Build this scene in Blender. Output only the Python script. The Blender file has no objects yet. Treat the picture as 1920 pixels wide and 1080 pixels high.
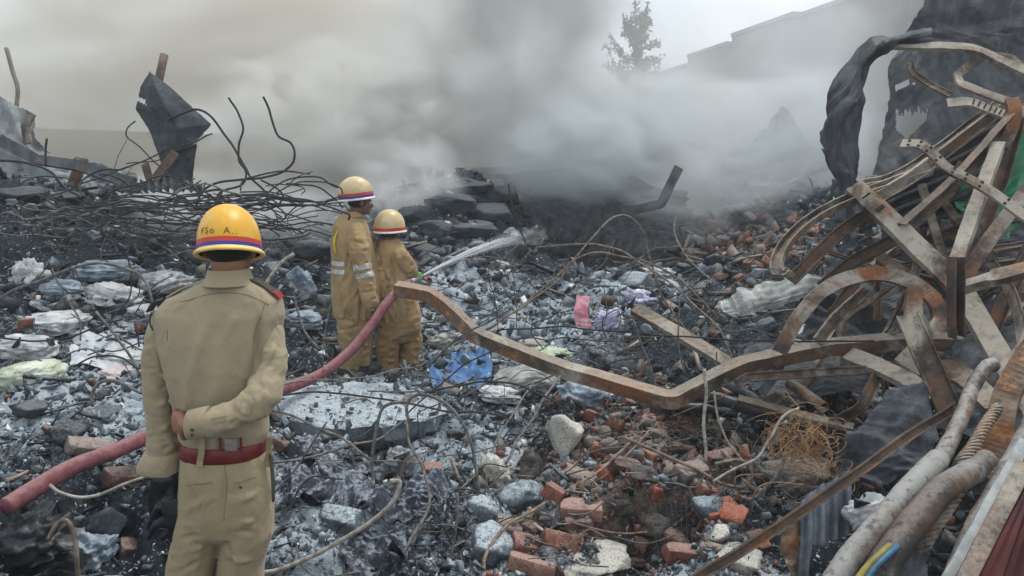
import bpy, bmesh, math, random
import numpy as np
from mathutils import Vector, Matrix

rng = np.random.default_rng(7)
random.seed(7)
SC = bpy.context.scene
COL = SC.collection

# ------------------------------------------------------------------ camera, sky, sun, exposure
F = 1387.0                       # focal length in photograph pixels (1920 wide)
PITCH = math.radians(9.3)
CAMZ = 1.82
cam_data = bpy.data.cameras.new("camera")
cam = bpy.data.objects.new("camera", cam_data)
COL.objects.link(cam)
cam.location = (0, 0, CAMZ)
cam.rotation_euler = (math.radians(90) - PITCH, 0, 0)
cam_data.sensor_width = 36.0
cam_data.lens = 36.0 * F / 1920.0
cam_data.clip_start = 0.05
cam_data.clip_end = 2000
SC.camera = cam

SUN_EL, SUN_AZ = math.radians(62), math.radians(50)   # azimuth measured from +Y towards +X
world = bpy.data.worlds.new("World")
SC.world = world
world.use_nodes = True
wt = world.node_tree
wt.nodes.clear()
sky = wt.nodes.new("ShaderNodeTexSky")
sky.sky_type = 'NISHITA'
sky.sun_disc = False
sky.sun_elevation = SUN_EL
sky.sun_rotation = SUN_AZ
sky.dust_density = 4.0
hs = wt.nodes.new("ShaderNodeHueSaturation")
hs.inputs['Saturation'].default_value = 0.45
hs.inputs['Value'].default_value = 1.0
wt.links.new(sky.outputs[0], hs.inputs['Color'])
# cloud cover: the same grey-white overcast all round
tc = wt.nodes.new("ShaderNodeTexCoord")
nz = wt.nodes.new("ShaderNodeTexNoise")
nz.inputs['Scale'].default_value = 2.2
nz.inputs['Detail'].default_value = 5
wt.links.new(tc.outputs['Generated'], nz.inputs['Vector'])
cr = wt.nodes.new("ShaderNodeValToRGB")
cr.color_ramp.elements[0].position = 0.3
cr.color_ramp.elements[0].color = (5.6, 6.4, 7.0, 1)
cr.color_ramp.elements[1].position = 0.7
cr.color_ramp.elements[1].color = (11.6, 12.0, 12.2, 1)
wt.links.new(nz.outputs['Fac'], cr.inputs['Fac'])
mx = wt.nodes.new("ShaderNodeMix")
mx.data_type = 'RGBA'
mx.inputs[0].default_value = 0.8
wt.links.new(hs.outputs['Color'], mx.inputs[6])
wt.links.new(cr.outputs['Color'], mx.inputs[7])
bg = wt.nodes.new("ShaderNodeBackground")
bg.inputs['Strength'].default_value = 0.09
wo = wt.nodes.new("ShaderNodeOutputWorld")
wt.links.new(mx.outputs[2], bg.inputs['Color'])
wt.links.new(bg.outputs[0], wo.inputs['Surface'])

sun_data = bpy.data.lights.new("sun", 'SUN')
sun_data.energy = 1.5
sun_data.angle = math.radians(14)
sun_data.color = (1.0, 0.96, 0.9)
sun = bpy.data.objects.new("sun", sun_data)
COL.objects.link(sun)
_sd = Vector((math.sin(SUN_AZ) * math.cos(SUN_EL), math.cos(SUN_AZ) * math.cos(SUN_EL), math.sin(SUN_EL)))
sun.rotation_euler = _sd.to_track_quat('Z', 'Y').to_euler()

SC.view_settings.view_transform = 'Standard'
SC.view_settings.look = 'None'
SC.view_settings.exposure = 0.62
SC.view_settings.gamma = 1.0
SC.view_settings.use_curve_mapping = False
SC.render.engine = 'CYCLES'
SC.cycles.use_denoising = True
SC.cycles.max_bounces = 6
SC.cycles.diffuse_bounces = 3
SC.cycles.glossy_bounces = 2
SC.cycles.transmission_bounces = 3
SC.cycles.transparent_max_bounces = 8
SC.cycles.volume_bounces = 3
SC.cycles.volume_max_steps = 96
SC.cycles.sample_clamp_indirect = 4

# ------------------------------------------------------------------ helpers
CP, SP = math.cos(PITCH), math.sin(PITCH)


def W(u, v, d):
    """Where the point seen at photograph pixel (u, v) stands when it is d metres deep."""
    xc, yc = (u - 960.0) / F * d, (540.0 - v) / F * d
    return np.array((xc, d * CP + yc * SP, CAMZ - d * SP + yc * CP))


def WP(pts):
    return np.array([W(*p) for p in pts])


def _hash(i, j, k, s):
    n = (i * 374761393 + j * 668265263 + k * 2147483647 + s * 974634777) & 0xFFFFFFFF
    n = ((n ^ (n >> 13)) * 1274126177) & 0xFFFFFFFF
    n = ((n ^ (n >> 16)) * 2246822519) & 0xFFFFFFFF
    n = n ^ (n >> 15)
    return (n & 0xFFFFFF) / float(0x1000000)


def vnoise(p, s=0):
    """Smooth lattice noise in -1..1 at points p (n, 3)."""
    p = np.asarray(p, dtype=np.float64)
    i = np.floor(p).astype(np.int64)
    f = p - i
    w = f * f * f * (f * (f * 6 - 15) + 10)
    r = 0
    for a in (0, 1):
        wa = w[:, 0] if a else 1 - w[:, 0]
        for b in (0, 1):
            wb = w[:, 1] if b else 1 - w[:, 1]
            for c in (0, 1):
                wc = w[:, 2] if c else 1 - w[:, 2]
                r = r + wa * wb * wc * _hash(i[:, 0] + a, i[:, 1] + b, i[:, 2] + c, s)
    return r * 2 - 1


def fbm(p, octaves=4, s=0, gain=0.5, ridged=False):
    p = np.asarray(p, dtype=np.float64)
    r, a, q, t = 0, 1.0, p, 0
    for o in range(octaves):
        n = vnoise(q, s + o * 17)
        r = r + a * ((1 - 2 * np.abs(n)) if ridged else n)
        t += a
        a *= gain
        q = q * 2.03 + 11.7
    return r / t


def folds(P, f, s=0, n=7, bias=None, warp=.35):
    """Sharp-creased relief: triangle waves crossing in several directions."""
    r = np.random.default_rng(1000 + s)
    P = np.asarray(P, dtype=np.float64)
    q = P * f
    q = q + warp * np.stack([vnoise(q * .8, s + 1), vnoise(q * .8, s + 2), vnoise(q * .8, s + 3)], 1)
    out, tot = 0, 0
    for k in range(n):
        d = r.normal(0, 1, 3)
        if bias is not None: d = d * np.asarray(bias)
        d = d / np.linalg.norm(d)
        fr = 1.0 * 1.45 ** k * r.uniform(.8, 1.2)
        a = 1 / fr ** .9
        t = (q @ d) * fr + r.uniform(0, 9)
        out = out + a * (4 * np.abs((t % 1) - .5) - 1)
        tot += a
    return out / tot


def cells(x, y, size, s, tilt=0.5, lift=0.5):
    """Chunky relief: every jittered cell is a tilted plane of its own. Returns height and the cell's random value."""
    gx, gy = x / size, y / size
    ix, iy = np.floor(gx).astype(np.int64), np.floor(gy).astype(np.int64)
    best = np.full(x.shape, 1e9)
    h, rv = np.zeros(x.shape), np.zeros(x.shape)
    for a in (-1, 0, 1):
        for b in (-1, 0, 1):
            cx, cy = ix + a, iy + b
            z0 = np.zeros_like(cx)
            px, py = cx + _hash(cx, cy, z0, s), cy + _hash(cx, cy, z0, s + 1)
            dx, dy = gx - px, gy - py
            dd = dx * dx * (0.6 + _hash(cx, cy, z0, s + 6)) + dy * dy
            hh = (_hash(cx, cy, z0, s + 2) - 0.5) * lift * 2 + dx * (_hash(cx, cy, z0, s + 3) - 0.5) * 2 * tilt + dy * (_hash(cx, cy, z0, s + 4) - 0.5) * 2 * tilt
            m = dd < best
            best = np.where(m, dd, best)
            h = np.where(m, hh, h)
            rv = np.where(m, _hash(cx, cy, z0, s + 5), rv)
    return h * size, rv


def sstep(a, b, x):
    t = np.clip((x - a) / (b - a), 0, 1)
    return t * t * (3 - 2 * t)


ORIG = {}


def tag(o, label=None, cat=None, group=None, kind=None):
    if label: o['label'] = label
    if cat: o['category'] = cat
    if group: o['group'] = group
    if kind: o['kind'] = kind
    return o


def mesh_of(name, V, Fc, smooth=False, tint=None):
    me = bpy.data.meshes.new(name)
    V = np.asarray(V, dtype=np.float32)
    if isinstance(Fc, np.ndarray):
        k = Fc.shape[1]
        nf = len(Fc)
        me.vertices.add(len(V))
        me.vertices.foreach_set('co', V.ravel())
        me.loops.add(nf * k)
        me.loops.foreach_set('vertex_index', Fc.astype(np.int32).ravel())
        me.polygons.add(nf)
        me.polygons.foreach_set('loop_start', np.arange(0, nf * k, k, dtype=np.int32))
        me.update(calc_edges=True)
        me.validate()
    else:
        me.from_pydata([tuple(float(c) for c in v) for v in V], [], [tuple(int(i) for i in f) for f in Fc])
        me.update()
    if smooth:
        me.polygons.foreach_set('use_smooth', np.ones(len(me.polygons), dtype=bool))
    if tint is not None:
        at = me.color_attributes.new('tint', 'FLOAT_COLOR', 'POINT')
        at.data.foreach_set('color', np.asarray(tint, dtype=np.float32).ravel())
    return me


def mk(name, V, Fc, mat, parent=None, smooth=False, tint=None, origin=None):
    """One mesh object from world-space vertices; its origin is the base of the thing, or its parent's."""
    V = np.asarray(V, dtype=np.float64)
    if parent is not None:
        org = ORIG[parent.name]
    elif origin is not None:
        org = np.asarray(origin, dtype=np.float64)
    else:
        org = np.array(((V[:, 0].min() + V[:, 0].max()) / 2, (V[:, 1].min() + V[:, 1].max()) / 2, V[:, 2].min()))
    me = mesh_of(name, V - org, Fc, smooth, tint)
    if mat is not None:
        me.materials.append(mat)
    o = bpy.data.objects.new(name, me)
    COL.objects.link(o)
    if parent is not None:
        o.parent = parent
    else:
        o.location = org
    ORIG[o.name] = org
    return o


def empty(name, org):
    o = bpy.data.objects.new(name, None)
    COL.objects.link(o)
    o.location = tuple(org)
    o.empty_display_size = 0.1
    ORIG[o.name] = np.asarray(org, dtype=np.float64)
    return o


def join(parts):
    Vs, Fs, n = [], [], 0
    for V, Fc in parts:
        Vs.append(np.asarray(V, dtype=np.float64))
        Fs.extend([tuple(int(i) + n for i in f) for f in Fc])
        n += len(V)
    return np.concatenate(Vs), Fs


def unit(v):
    v = np.asarray(v, dtype=np.float64)
    return v / max(np.linalg.norm(v), 1e-9)


def spline(pts, n=8, extra=None):
    """Catmull-Rom through pts (n, k)."""
    P = np.asarray(pts, dtype=np.float64)
    if len(P) < 3:
        t = np.linspace(0, 1, n + 1)[:, None]
        return P[0] * (1 - t) + P[-1] * t
    Q = np.vstack([2 * P[0] - P[1], P, 2 * P[-1] - P[-2]])
    out = []
    for i in range(1, len(Q) - 2):
        for t in np.linspace(0, 1, n, endpoint=False):
            a, b, c, d = Q[i - 1], Q[i], Q[i + 1], Q[i + 2]
            out.append(0.5 * (2 * b + (c - a) * t + (2 * a - 5 * b + 4 * c - d) * t * t + (-a + 3 * b - 3 * c + d) * t ** 3))
    out.append(Q[-2])
    return np.array(out)


def frames(P, hint=None):
    P = np.asarray(P, dtype=np.float64)
    T = np.gradient(P, axis=0)
    T /= np.maximum(np.linalg.norm(T, axis=1), 1e-9)[:, None]
    Ns, Bs = [], []
    if hint is None:
        n = np.cross(T[0], (0.3, 0.2, 1.0))
        n = unit(n)
        for t in T:
            n = unit(n - t * np.dot(n, t))
            Ns.append(n); Bs.append(np.cross(t, n))
    else:
        H = np.asarray(hint, dtype=np.float64)
        if H.ndim == 1: H = np.tile(H, (len(P), 1))
        for t, h in zip(T, H):
            n = unit(h - t * np.dot(h, t))
            Ns.append(n); Bs.append(np.cross(t, n))
    return T, np.array(Ns), np.array(Bs)


def tube(P, r, sides=8, cap=True):
    P = np.asarray(P, dtype=np.float64)
    r = np.broadcast_to(np.asarray(r, dtype=np.float64), (len(P),))
    T, N, B = frames(P)
    a = np.arange(sides) * 2 * math.pi / sides
    V = (P[:, None, :] + (np.cos(a)[None, :, None] * N[:, None, :] + np.sin(a)[None, :, None] * B[:, None, :]) * r[:, None, None]).reshape(-1, 3)
    Fc = []
    m = len(P)
    for i in range(m - 1):
        for j in range(sides):
            k = (j + 1) % sides
            Fc.append((i * sides + j, i * sides + k, (i + 1) * sides + k, (i + 1) * sides + j))
    if cap:
        Fc.append(tuple(range(sides))[::-1])
        Fc.append(tuple((m - 1) * sides + j for j in range(sides)))
    return V, Fc


def hollow_tube(P, r, thick, sides=16):
    Vo, Fo = tube(P, r, sides, cap=False)
    Vi, Fi = tube(P, r - thick, sides, cap=False)
    n = len(Vo)
    Fc = list(Fo) + [tuple(n + i for i in f[::-1]) for f in Fi]
    m = len(P)
    for j in range(sides):
        k = (j + 1) % sides
        Fc.append((k, j, n + j, n + k))
        q = (m - 1) * sides
        Fc.append((q + j, q + k, n + q + k, n + q + j))
    return np.vstack([Vo, Vi]), Fc


def sweep(P, prof, hint, twist=None, scale=None):
    """Sweep a closed 2-D profile (x along the binormal, y along the hinted normal) along P."""
    P = np.asarray(P, dtype=np.float64)
    prof = np.asarray(prof, dtype=np.float64)
    T, N, B = frames(P, hint)
    if twist is not None:
        tw = np.broadcast_to(np.asarray(twist, dtype=np.float64), (len(P),))
        c, s = np.cos(tw)[:, None], np.sin(tw)[:, None]
        N, B = N * c + B * s, B * c - N * s
    sc = np.ones(len(P)) if scale is None else np.broadcast_to(scale, (len(P),))
    V = (P[:, None, :] + sc[:, None, None] * (prof[None, :, 0, None] * B[:, None, :] + prof[None, :, 1, None] * N[:, None, :])).reshape(-1, 3)
    k, m = len(prof), len(P)
    Fc = []
    for i in range(m - 1):
        for j in range(k):
            l = (j + 1) % k
            Fc.append((i * k + j, i * k + l, (i + 1) * k + l, (i + 1) * k + j))
    Fc.append(tuple(range(k))[::-1])
    Fc.append(tuple((m - 1) * k + j for j in range(k)))
    return V, Fc


def chan(w, f, t=0.006):
    """C-channel: web of width w facing +normal, flanges f deep going back."""
    h = w / 2
    return [(-h, 0), (-h, -f), (-h + t, -f), (-h + t, -t), (h - t, -t), (h - t, -f), (h, -f), (h, 0)]


def flat(w, t):
    h = w / 2
    return [(-h, -t / 2), (-h, t / 2), (h, t / 2), (h, -t / 2)]


def loft(rings, n=28, e=2.0, cap=True):
    """rings: (centre, half-axis a, half-axis b); superellipse exponent e."""
    a = np.arange(n) * 2 * math.pi / n
    c, s = np.cos(a), np.sin(a)
    c = np.sign(c) * np.abs(c) ** (2 / e)
    s = np.sign(s) * np.abs(s) ** (2 / e)
    V = []
    for C, A, B in rings:
        V.append(np.asarray(C)[None] + c[:, None] * np.asarray(A)[None] + s[:, None] * np.asarray(B)[None])
    V = np.concatenate(V)
    Fc = []
    m = len(rings)
    for i in range(m - 1):
        for j in range(n):
            k = (j + 1) % n
            Fc.append((i * n + j, i * n + k, (i + 1) * n + k, (i + 1) * n + j))
    if cap:
        Fc.append(tuple(range(n))[::-1])
        Fc.append(tuple((m - 1) * n + j for j in range(n)))
    return V, Fc


def limb(P, R, n=16, sm=4):
    """Round tapered limb through P with radii R, rounded ends."""
    PR = spline(np.hstack([np.asarray(P, dtype=np.float64), np.asarray(R, dtype=np.float64)[:, None]]), sm)
    P, R = PR[:, :3], PR[:, 3]
    t0, t1 = unit(P[0] - P[1]), unit(P[-1] - P[-2])
    P = np.vstack([P[0] + t0 * R[0] * .75, P[0] + t0 * R[0] * .4, P, P[-1] + t1 * R[-1] * .4, P[-1] + t1 * R[-1] * .75])
    R = np.concatenate([[R[0] * .45, R[0] * .85], R, [R[-1] * .85, R[-1] * .45]])
    return tube(P, R, n)


_ico = {}


def ico(sub):
    if sub not in _ico:
        bm = bmesh.new()
        bmesh.ops.create_icosphere(bm, subdivisions=sub, radius=1)
        V = np.array([v.co[:] for v in bm.verts])
        Fc = np.array([[v.index for v in f.verts] for f in bm.faces])
        bm.free()
        _ico[sub] = (V, Fc)
    return _ico[sub]


def rot(ax, ay, az):
    return np.array((Matrix.Rotation(az, 3, 'Z') @ Matrix.Rotation(ay, 3, 'Y') @ Matrix.Rotation(ax, 3, 'X')))


def ellipsoid(c, r, R=None, sub=3):
    V, Fc = ico(sub)
    V = V * np.asarray(r)
    if R is not None: V = V @ R.T
    return V + np.asarray(c), [tuple(f) for f in Fc]


def box(c, s, R=None):
    V = np.array([(x, y, z) for x in (-.5, .5) for y in (-.5, .5) for z in (-.5, .5)]) * np.asarray(s)
    if R is not None: V = V @ R.T
    return V + np.asarray(c), [(0, 1, 3, 2), (4, 6, 7, 5), (0, 4, 5, 1), (2, 3, 7, 6), (0, 2, 6, 4), (1, 5, 7, 3)]


def remesh(V, Fc, voxel, smooth=4):
    """Fuse overlapping closed shapes into one continuous surface."""
    me = mesh_of('tmp', V, Fc)
    o = bpy.data.objects.new('tmp', me)
    COL.objects.link(o)
    m = o.modifiers.new('r', 'REMESH'); m.mode = 'VOXEL'; m.voxel_size = voxel; m.adaptivity = 0
    if smooth:
        s = o.modifiers.new('s', 'SMOOTH'); s.factor = 0.6; s.iterations = smooth
    dg = bpy.context.evaluated_depsgraph_get()
    m2 = bpy.data.meshes.new_from_object(o.evaluated_get(dg))
    n = len(m2.vertices)
    co = np.empty(n * 3, dtype=np.float32); m2.vertices.foreach_get('co', co)
    no = np.empty(n * 3, dtype=np.float32); m2.vertex_normals.foreach_get('vector', no)
    Fo = [tuple(p.vertices) for p in m2.polygons]
    bpy.data.objects.remove(o); bpy.data.meshes.remove(me); bpy.data.meshes.remove(m2)
    return co.reshape(-1, 3).astype(np.float64), Fo, no.reshape(-1, 3).astype(np.float64)


def vnormals(V, Fc):
    me = mesh_of('tmp', V, Fc)
    no = np.empty(len(V) * 3, dtype=np.float32); me.vertex_normals.foreach_get('vector', no)
    bpy.data.meshes.remove(me)
    return no.reshape(-1, 3).astype(np.float64)


def slice_band(V, Fc, cuts):
    """Keep what lies on the positive side of every (point, normal) plane, with clean cut edges."""
    bm = bmesh.new()
    vs = [bm.verts.new(v) for v in V]
    for f in Fc:
        try: bm.faces.new([vs[i] for i in f])
        except ValueError: pass
    for p, n in cuts:
        bmesh.ops.bisect_plane(bm, geom=bm.verts[:] + bm.edges[:] + bm.faces[:], plane_co=Vector(p), plane_no=Vector(n), clear_inner=True)
    bm.verts.index_update()
    V2 = np.array([v.co[:] for v in bm.verts]) if len(bm.verts) else np.zeros((0, 3))
    F2 = [tuple(v.index for v in f.verts) for f in bm.faces]
    bm.normal_update()
    N2 = np.array([v.normal[:] for v in bm.verts]) if len(bm.verts) else np.zeros((0, 3))
    bm.free()
    return V2, F2, N2


def seg_dist(V, p, q):
    p, q = np.asarray(p), np.asarray(q)
    d = q - p
    t = np.clip(((V - p) @ d) / max(d @ d, 1e-9), 0, 1)
    return np.linalg.norm(V - (p + t[:, None] * d), axis=1), t


# ------------------------------------------------------------------ materials
class NT:
    def __init__(s, name):
        s.m = bpy.data.materials.new(name)
        s.m.use_nodes = True
        s.t = s.m.node_tree
        s.t.nodes.clear()
        s.out = s.t.nodes.new('ShaderNodeOutputMaterial')

    def put(s, sock, val):
        if isinstance(val, bpy.types.NodeSocket):
            s.t.links.new(val, sock)
        elif val is not None:
            if hasattr(sock.default_value, '__len__') and not hasattr(val, '__len__'):
                val = (val,) * len(sock.default_value)
            if hasattr(sock.default_value, '__len__') and len(sock.default_value) == 4 and len(val) == 3:
                val = tuple(val) + (1,)
            sock.default_value = val

    def obj(s):
        n = s.t.nodes.new('ShaderNodeTexCoord'); return n.outputs['Object']

    def pos(s):
        n = s.t.nodes.new('ShaderNodeNewGeometry'); return n.outputs['Position']

    def nz(s):
        n = s.t.nodes.new('ShaderNodeNewGeometry')
        x = s.t.nodes.new('ShaderNodeSeparateXYZ'); s.t.links.new(n.outputs['Normal'], x.inputs[0])
        return x.outputs[2]

    def attr(s, name='tint'):
        n = s.t.nodes.new('ShaderNodeAttribute'); n.attribute_name = name
        x = s.t.nodes.new('ShaderNodeSeparateColor'); s.t.links.new(n.outputs['Color'], x.inputs[0])
        return x.outputs[0], x.outputs[1], x.outputs[2]

    def noise(s, scale, detail=4, rough=0.55, vec=None, dist=0, stretch=None):
        n = s.t.nodes.new('ShaderNodeTexNoise')
        v = vec if vec is not None else s.pos()
        if stretch is not None:
            mp = s.t.nodes.new('ShaderNodeMapping'); mp.inputs['Scale'].default_value = stretch
            s.t.links.new(v, mp.inputs[0]); v = mp.outputs[0]
        s.t.links.new(v, n.inputs['Vector'])
        n.inputs['Scale'].default_value = scale; n.inputs['Detail'].default_value = detail
        n.inputs['Roughness'].default_value = rough; n.inputs['Distortion'].default_value = dist
        return n.outputs['Fac']

    def vor(s, scale, vec=None, out='Distance', feature='F1'):
        n = s.t.nodes.new('ShaderNodeTexVoronoi'); n.feature = feature
        s.t.links.new(vec if vec is not None else s.pos(), n.inputs['Vector'])
        n.inputs['Scale'].default_value = scale
        return n.outputs[out]

    def math(s, op, a, b=0.0, c=0.0, clamp=False):
        n = s.t.nodes.new('ShaderNodeMath'); n.operation = op; n.use_clamp = clamp
        s.put(n.inputs[0], a); s.put(n.inputs[1], b); s.put(n.inputs[2], c)
        return n.outputs[0]

    def ramp(s, fac, lo, hi, a=0.0, b=1.0):
        n = s.t.nodes.new('ShaderNodeMapRange'); n.interpolation_type = 'SMOOTHSTEP'
        s.put(n.inputs[0], fac); n.inputs[1].default_value = lo; n.inputs[2].default_value = hi
        n.inputs[3].default_value = a; n.inputs[4].default_value = b
        return n.outputs[0]

    def mix(s, fac, a, b, mode='MIX'):
        n = s.t.nodes.new('ShaderNodeMix'); n.data_type = 'RGBA'; n.blend_type = mode
        s.put(n.inputs[0], fac); s.put(n.inputs[6], a); s.put(n.inputs[7], b)
        return n.outputs[2]

    def bump(s, h, strength=0.5, dist=0.01, normal=None):
        n = s.t.nodes.new('ShaderNodeBump'); n.inputs['Strength'].default_value = strength
        n.inputs['Distance'].default_value = dist; s.t.links.new(h, n.inputs['Height'])
        if normal is not None: s.t.links.new(normal, n.inputs['Normal'])
        return n.outputs[0]

    def bsdf(s, color, rough=0.8, metal=0.0, normal=None, spec=0.3, **kw):
        n = s.t.nodes.new('ShaderNodeBsdfPrincipled')
        s.put(n.inputs['Base Color'], color); s.put(n.inputs['Roughness'], rough); s.put(n.inputs['Metallic'], metal)
        s.put(n.inputs['Specular IOR Level'], spec)
        if normal is not None: s.t.links.new(normal, n.inputs['Normal'])
        for k, v in kw.items(): s.put(n.inputs[k.replace('_', ' ')], v)
        s.t.links.new(n.outputs[0], s.out.inputs['Surface'])
        return s.m


def m_plain(name, c, rough=0.7, metal=0.0, var=0.25, scale=12, bump=0.2, bd=0.003, spec=0.3):
    k = NT(name)
    n1 = k.noise(scale, 5)
    c2 = tuple(x * (1 - var) for x in c)
    c3 = tuple(min(1, x * (1 + var)) for x in c)
    col = k.mix(k.ramp(n1, 0.3, 0.7), c2, c3)
    return k.bsdf(col, rough, metal, k.bump(k.noise(scale * 6, 4), bump, bd), spec)


def m_rust(name, rust=0.5, pale=0.5, dark=0.4, s=1.0, palec=(0.33, 0.30, 0.255)):
    """Burnt structural steel: dark scale, orange rust and pale ash lying on what faces up."""
    k = NT(name)
    a = k.noise(5 * s, 6, 0.65)
    b = k.noise(2.3 * s, 5, 0.6, dist=0.8)
    f = k.noise(60, 4, 0.7)
    base = k.mix(k.ramp(a, 0.35, 0.65), (0.045, 0.038, 0.036), (0.15, 0.095, 0.065))
    base = k.mix(k.ramp(b, 0.62 - rust * 0.25, 0.76 - rust * 0.2), base, (0.22, 0.09, 0.035))
    base = k.mix(k.ramp(k.noise(9 * s, 5, 0.7), 0.68 - rust * 0.2, 0.82 - rust * .2), base, (0.33, 0.155, 0.06))
    greyn = k.noise(3.1 * s, 6, 0.7, dist=0.5)
    base = k.mix(k.ramp(greyn, 0.60 - pale * 0.28, 0.80 - pale * 0.28), base, palec)
    up = k.math('ADD', k.nz(), k.math('MULTIPLY', k.math('SUBTRACT', f, 0.5), 0.9))
    dust = k.math('MULTIPLY', k.ramp(up, 0.55, 1.05), 0.25 + pale * 0.55)
    base = k.mix(dust, base, tuple(x * 1.18 for x in palec))
    base = k.mix(k.math('MULTIPLY', k.ramp(k.noise(25, 5, 0.7), 0.52, 0.68), dark), base, (0.025, 0.022, 0.022))
    return k.bsdf(base, 0.75, 0.15, k.bump(k.noise(45, 6, 0.7), 0.5, 0.004), 0.3)


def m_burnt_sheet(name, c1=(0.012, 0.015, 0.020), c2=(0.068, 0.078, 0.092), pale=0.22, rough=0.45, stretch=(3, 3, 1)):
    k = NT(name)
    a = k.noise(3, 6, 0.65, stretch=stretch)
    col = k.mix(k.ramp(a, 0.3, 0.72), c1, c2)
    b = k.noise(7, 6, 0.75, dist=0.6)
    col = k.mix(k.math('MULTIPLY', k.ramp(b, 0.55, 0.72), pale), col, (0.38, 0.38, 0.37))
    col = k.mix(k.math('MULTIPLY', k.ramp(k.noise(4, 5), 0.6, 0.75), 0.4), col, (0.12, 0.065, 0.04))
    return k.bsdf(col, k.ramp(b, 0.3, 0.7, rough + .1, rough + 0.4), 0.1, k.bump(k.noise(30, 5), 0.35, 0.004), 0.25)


def m_stone(name, c1, c2, dust=0.5, dustc=(0.36, 0.42, 0.47), scale=6, bump=0.9, tinted=False, rough=0.95):
    k = NT(name)
    a = k.noise(scale, 6, 0.65)
    col = k.mix(k.ramp(a, 0.3, 0.7), c1, c2)
    if tinted:
        r, g, b = k.attr()
        col = k.mix(0.75, col, k.mix(r, (0.35, 0.35, 0.36), (1.5, 1.45, 1.4)), 'MULTIPLY')
    f = k.noise(55, 4, 0.75)
    up = k.math('ADD', k.nz(), k.math('MULTIPLY', k.math('SUBTRACT', f, 0.5), 2.2))
    dm = k.math('MULTIPLY', k.ramp(up, 0.45, 1.15), dust)
    if tinted: dm = k.math('MULTIPLY', dm, k.ramp(g, 0, 1, 0.25, 1.3), clamp=True)
    col = k.mix(dm, col, dustc)
    col = k.mix(k.math('MULTIPLY', k.ramp(k.noise(90, 3, 0.8), 0.53, 0.62), 0.65), col, (0.03, 0.032, 0.036))
    bp = k.bump(k.noise(28, 7, 0.75), bump, 0.012)
    return k.bsdf(col, rough, 0, bp, 0.2)


def m_cloth(name, c, var=0.12, weave=900, dirt=0.2, rough=0.9):
    k = NT(name)
    o = k.obj()
    a = k.noise(4, 5, 0.6, vec=o)
    col = k.mix(k.ramp(a, 0.3, 0.7), tuple(x * (1 - var) for x in c), tuple(x * (1 + var) for x in c))
    col = k.mix(k.math('MULTIPLY', k.ramp(k.noise(9, 6, 0.7, vec=o), 0.52, 0.75), dirt), col, tuple(x * 0.35 for x in c))
    h = k.noise(weave, 2, 0.5, vec=o)
    h2 = k.noise(55, 4, 0.6, vec=o)
    h3 = k.noise(8, 2, 0.5, vec=o, dist=1.4, stretch=(1, 1, .6))
    h4 = k.math('ABSOLUTE', k.math('SUBTRACT', k.noise(17, 3, 0.5, vec=o, dist=1.2, stretch=(1, 1, .7)), .5))
    bp = k.bump(h2, 0.35, 0.005, k.bump(h, 0.2, 0.001))
    bp = k.bump(h3, 0.5, 0.03, bp)
    bp = k.bump(h4, 0.22, 0.02, bp)
    return k.bsdf(col, rough, 0, bp, 0.15, Sheen_Weight=0.15)


def m_smoke(name, color, dens, nscale=1.0, lo=0.42, hi=0.62, edge=0.55, seed=0.0, aniso=0.15, stretch=(1, 1, 1), flow=0.8):
    """Smoke in a unit box (object space -1..1): rolling density that thins out towards the box's sides."""
    k = NT(name)
    o = k.obj()
    mp = k.t.nodes.new('ShaderNodeMapping'); mp.inputs['Location'].default_value = (seed, seed * 1.7, seed * .6)
    mp.inputs['Scale'].default_value = stretch
    k.t.links.new(o, mp.inputs[0])
    n = k.noise(nscale, 4, 0.55, vec=mp.outputs[0], dist=flow)
    d = k.ramp(n, lo, hi)
    ln = k.t.nodes.new('ShaderNodeVectorMath'); ln.operation = 'LENGTH'; k.t.links.new(o, ln.inputs[0])
    wob = k.math('ADD', ln.outputs['Value'], k.math('MULTIPLY', k.math('SUBTRACT', n, 0.5), -0.8))
    fall = k.ramp(wob, edge, 0.98, 1.0, 0.0)
    dd = k.math('MULTIPLY', k.math('MULTIPLY', d, fall), dens)
    pv = k.t.nodes.new('ShaderNodeVolumePrincipled')
    pv.inputs['Color'].default_value = tuple(color) + (1,)
    pv.inputs['Anisotropy'].default_value = aniso
    k.t.links.new(dd, pv.inputs['Density'])
    k.t.links.new(pv.outputs[0], k.out.inputs['Volume'])
    return k.m
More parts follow.
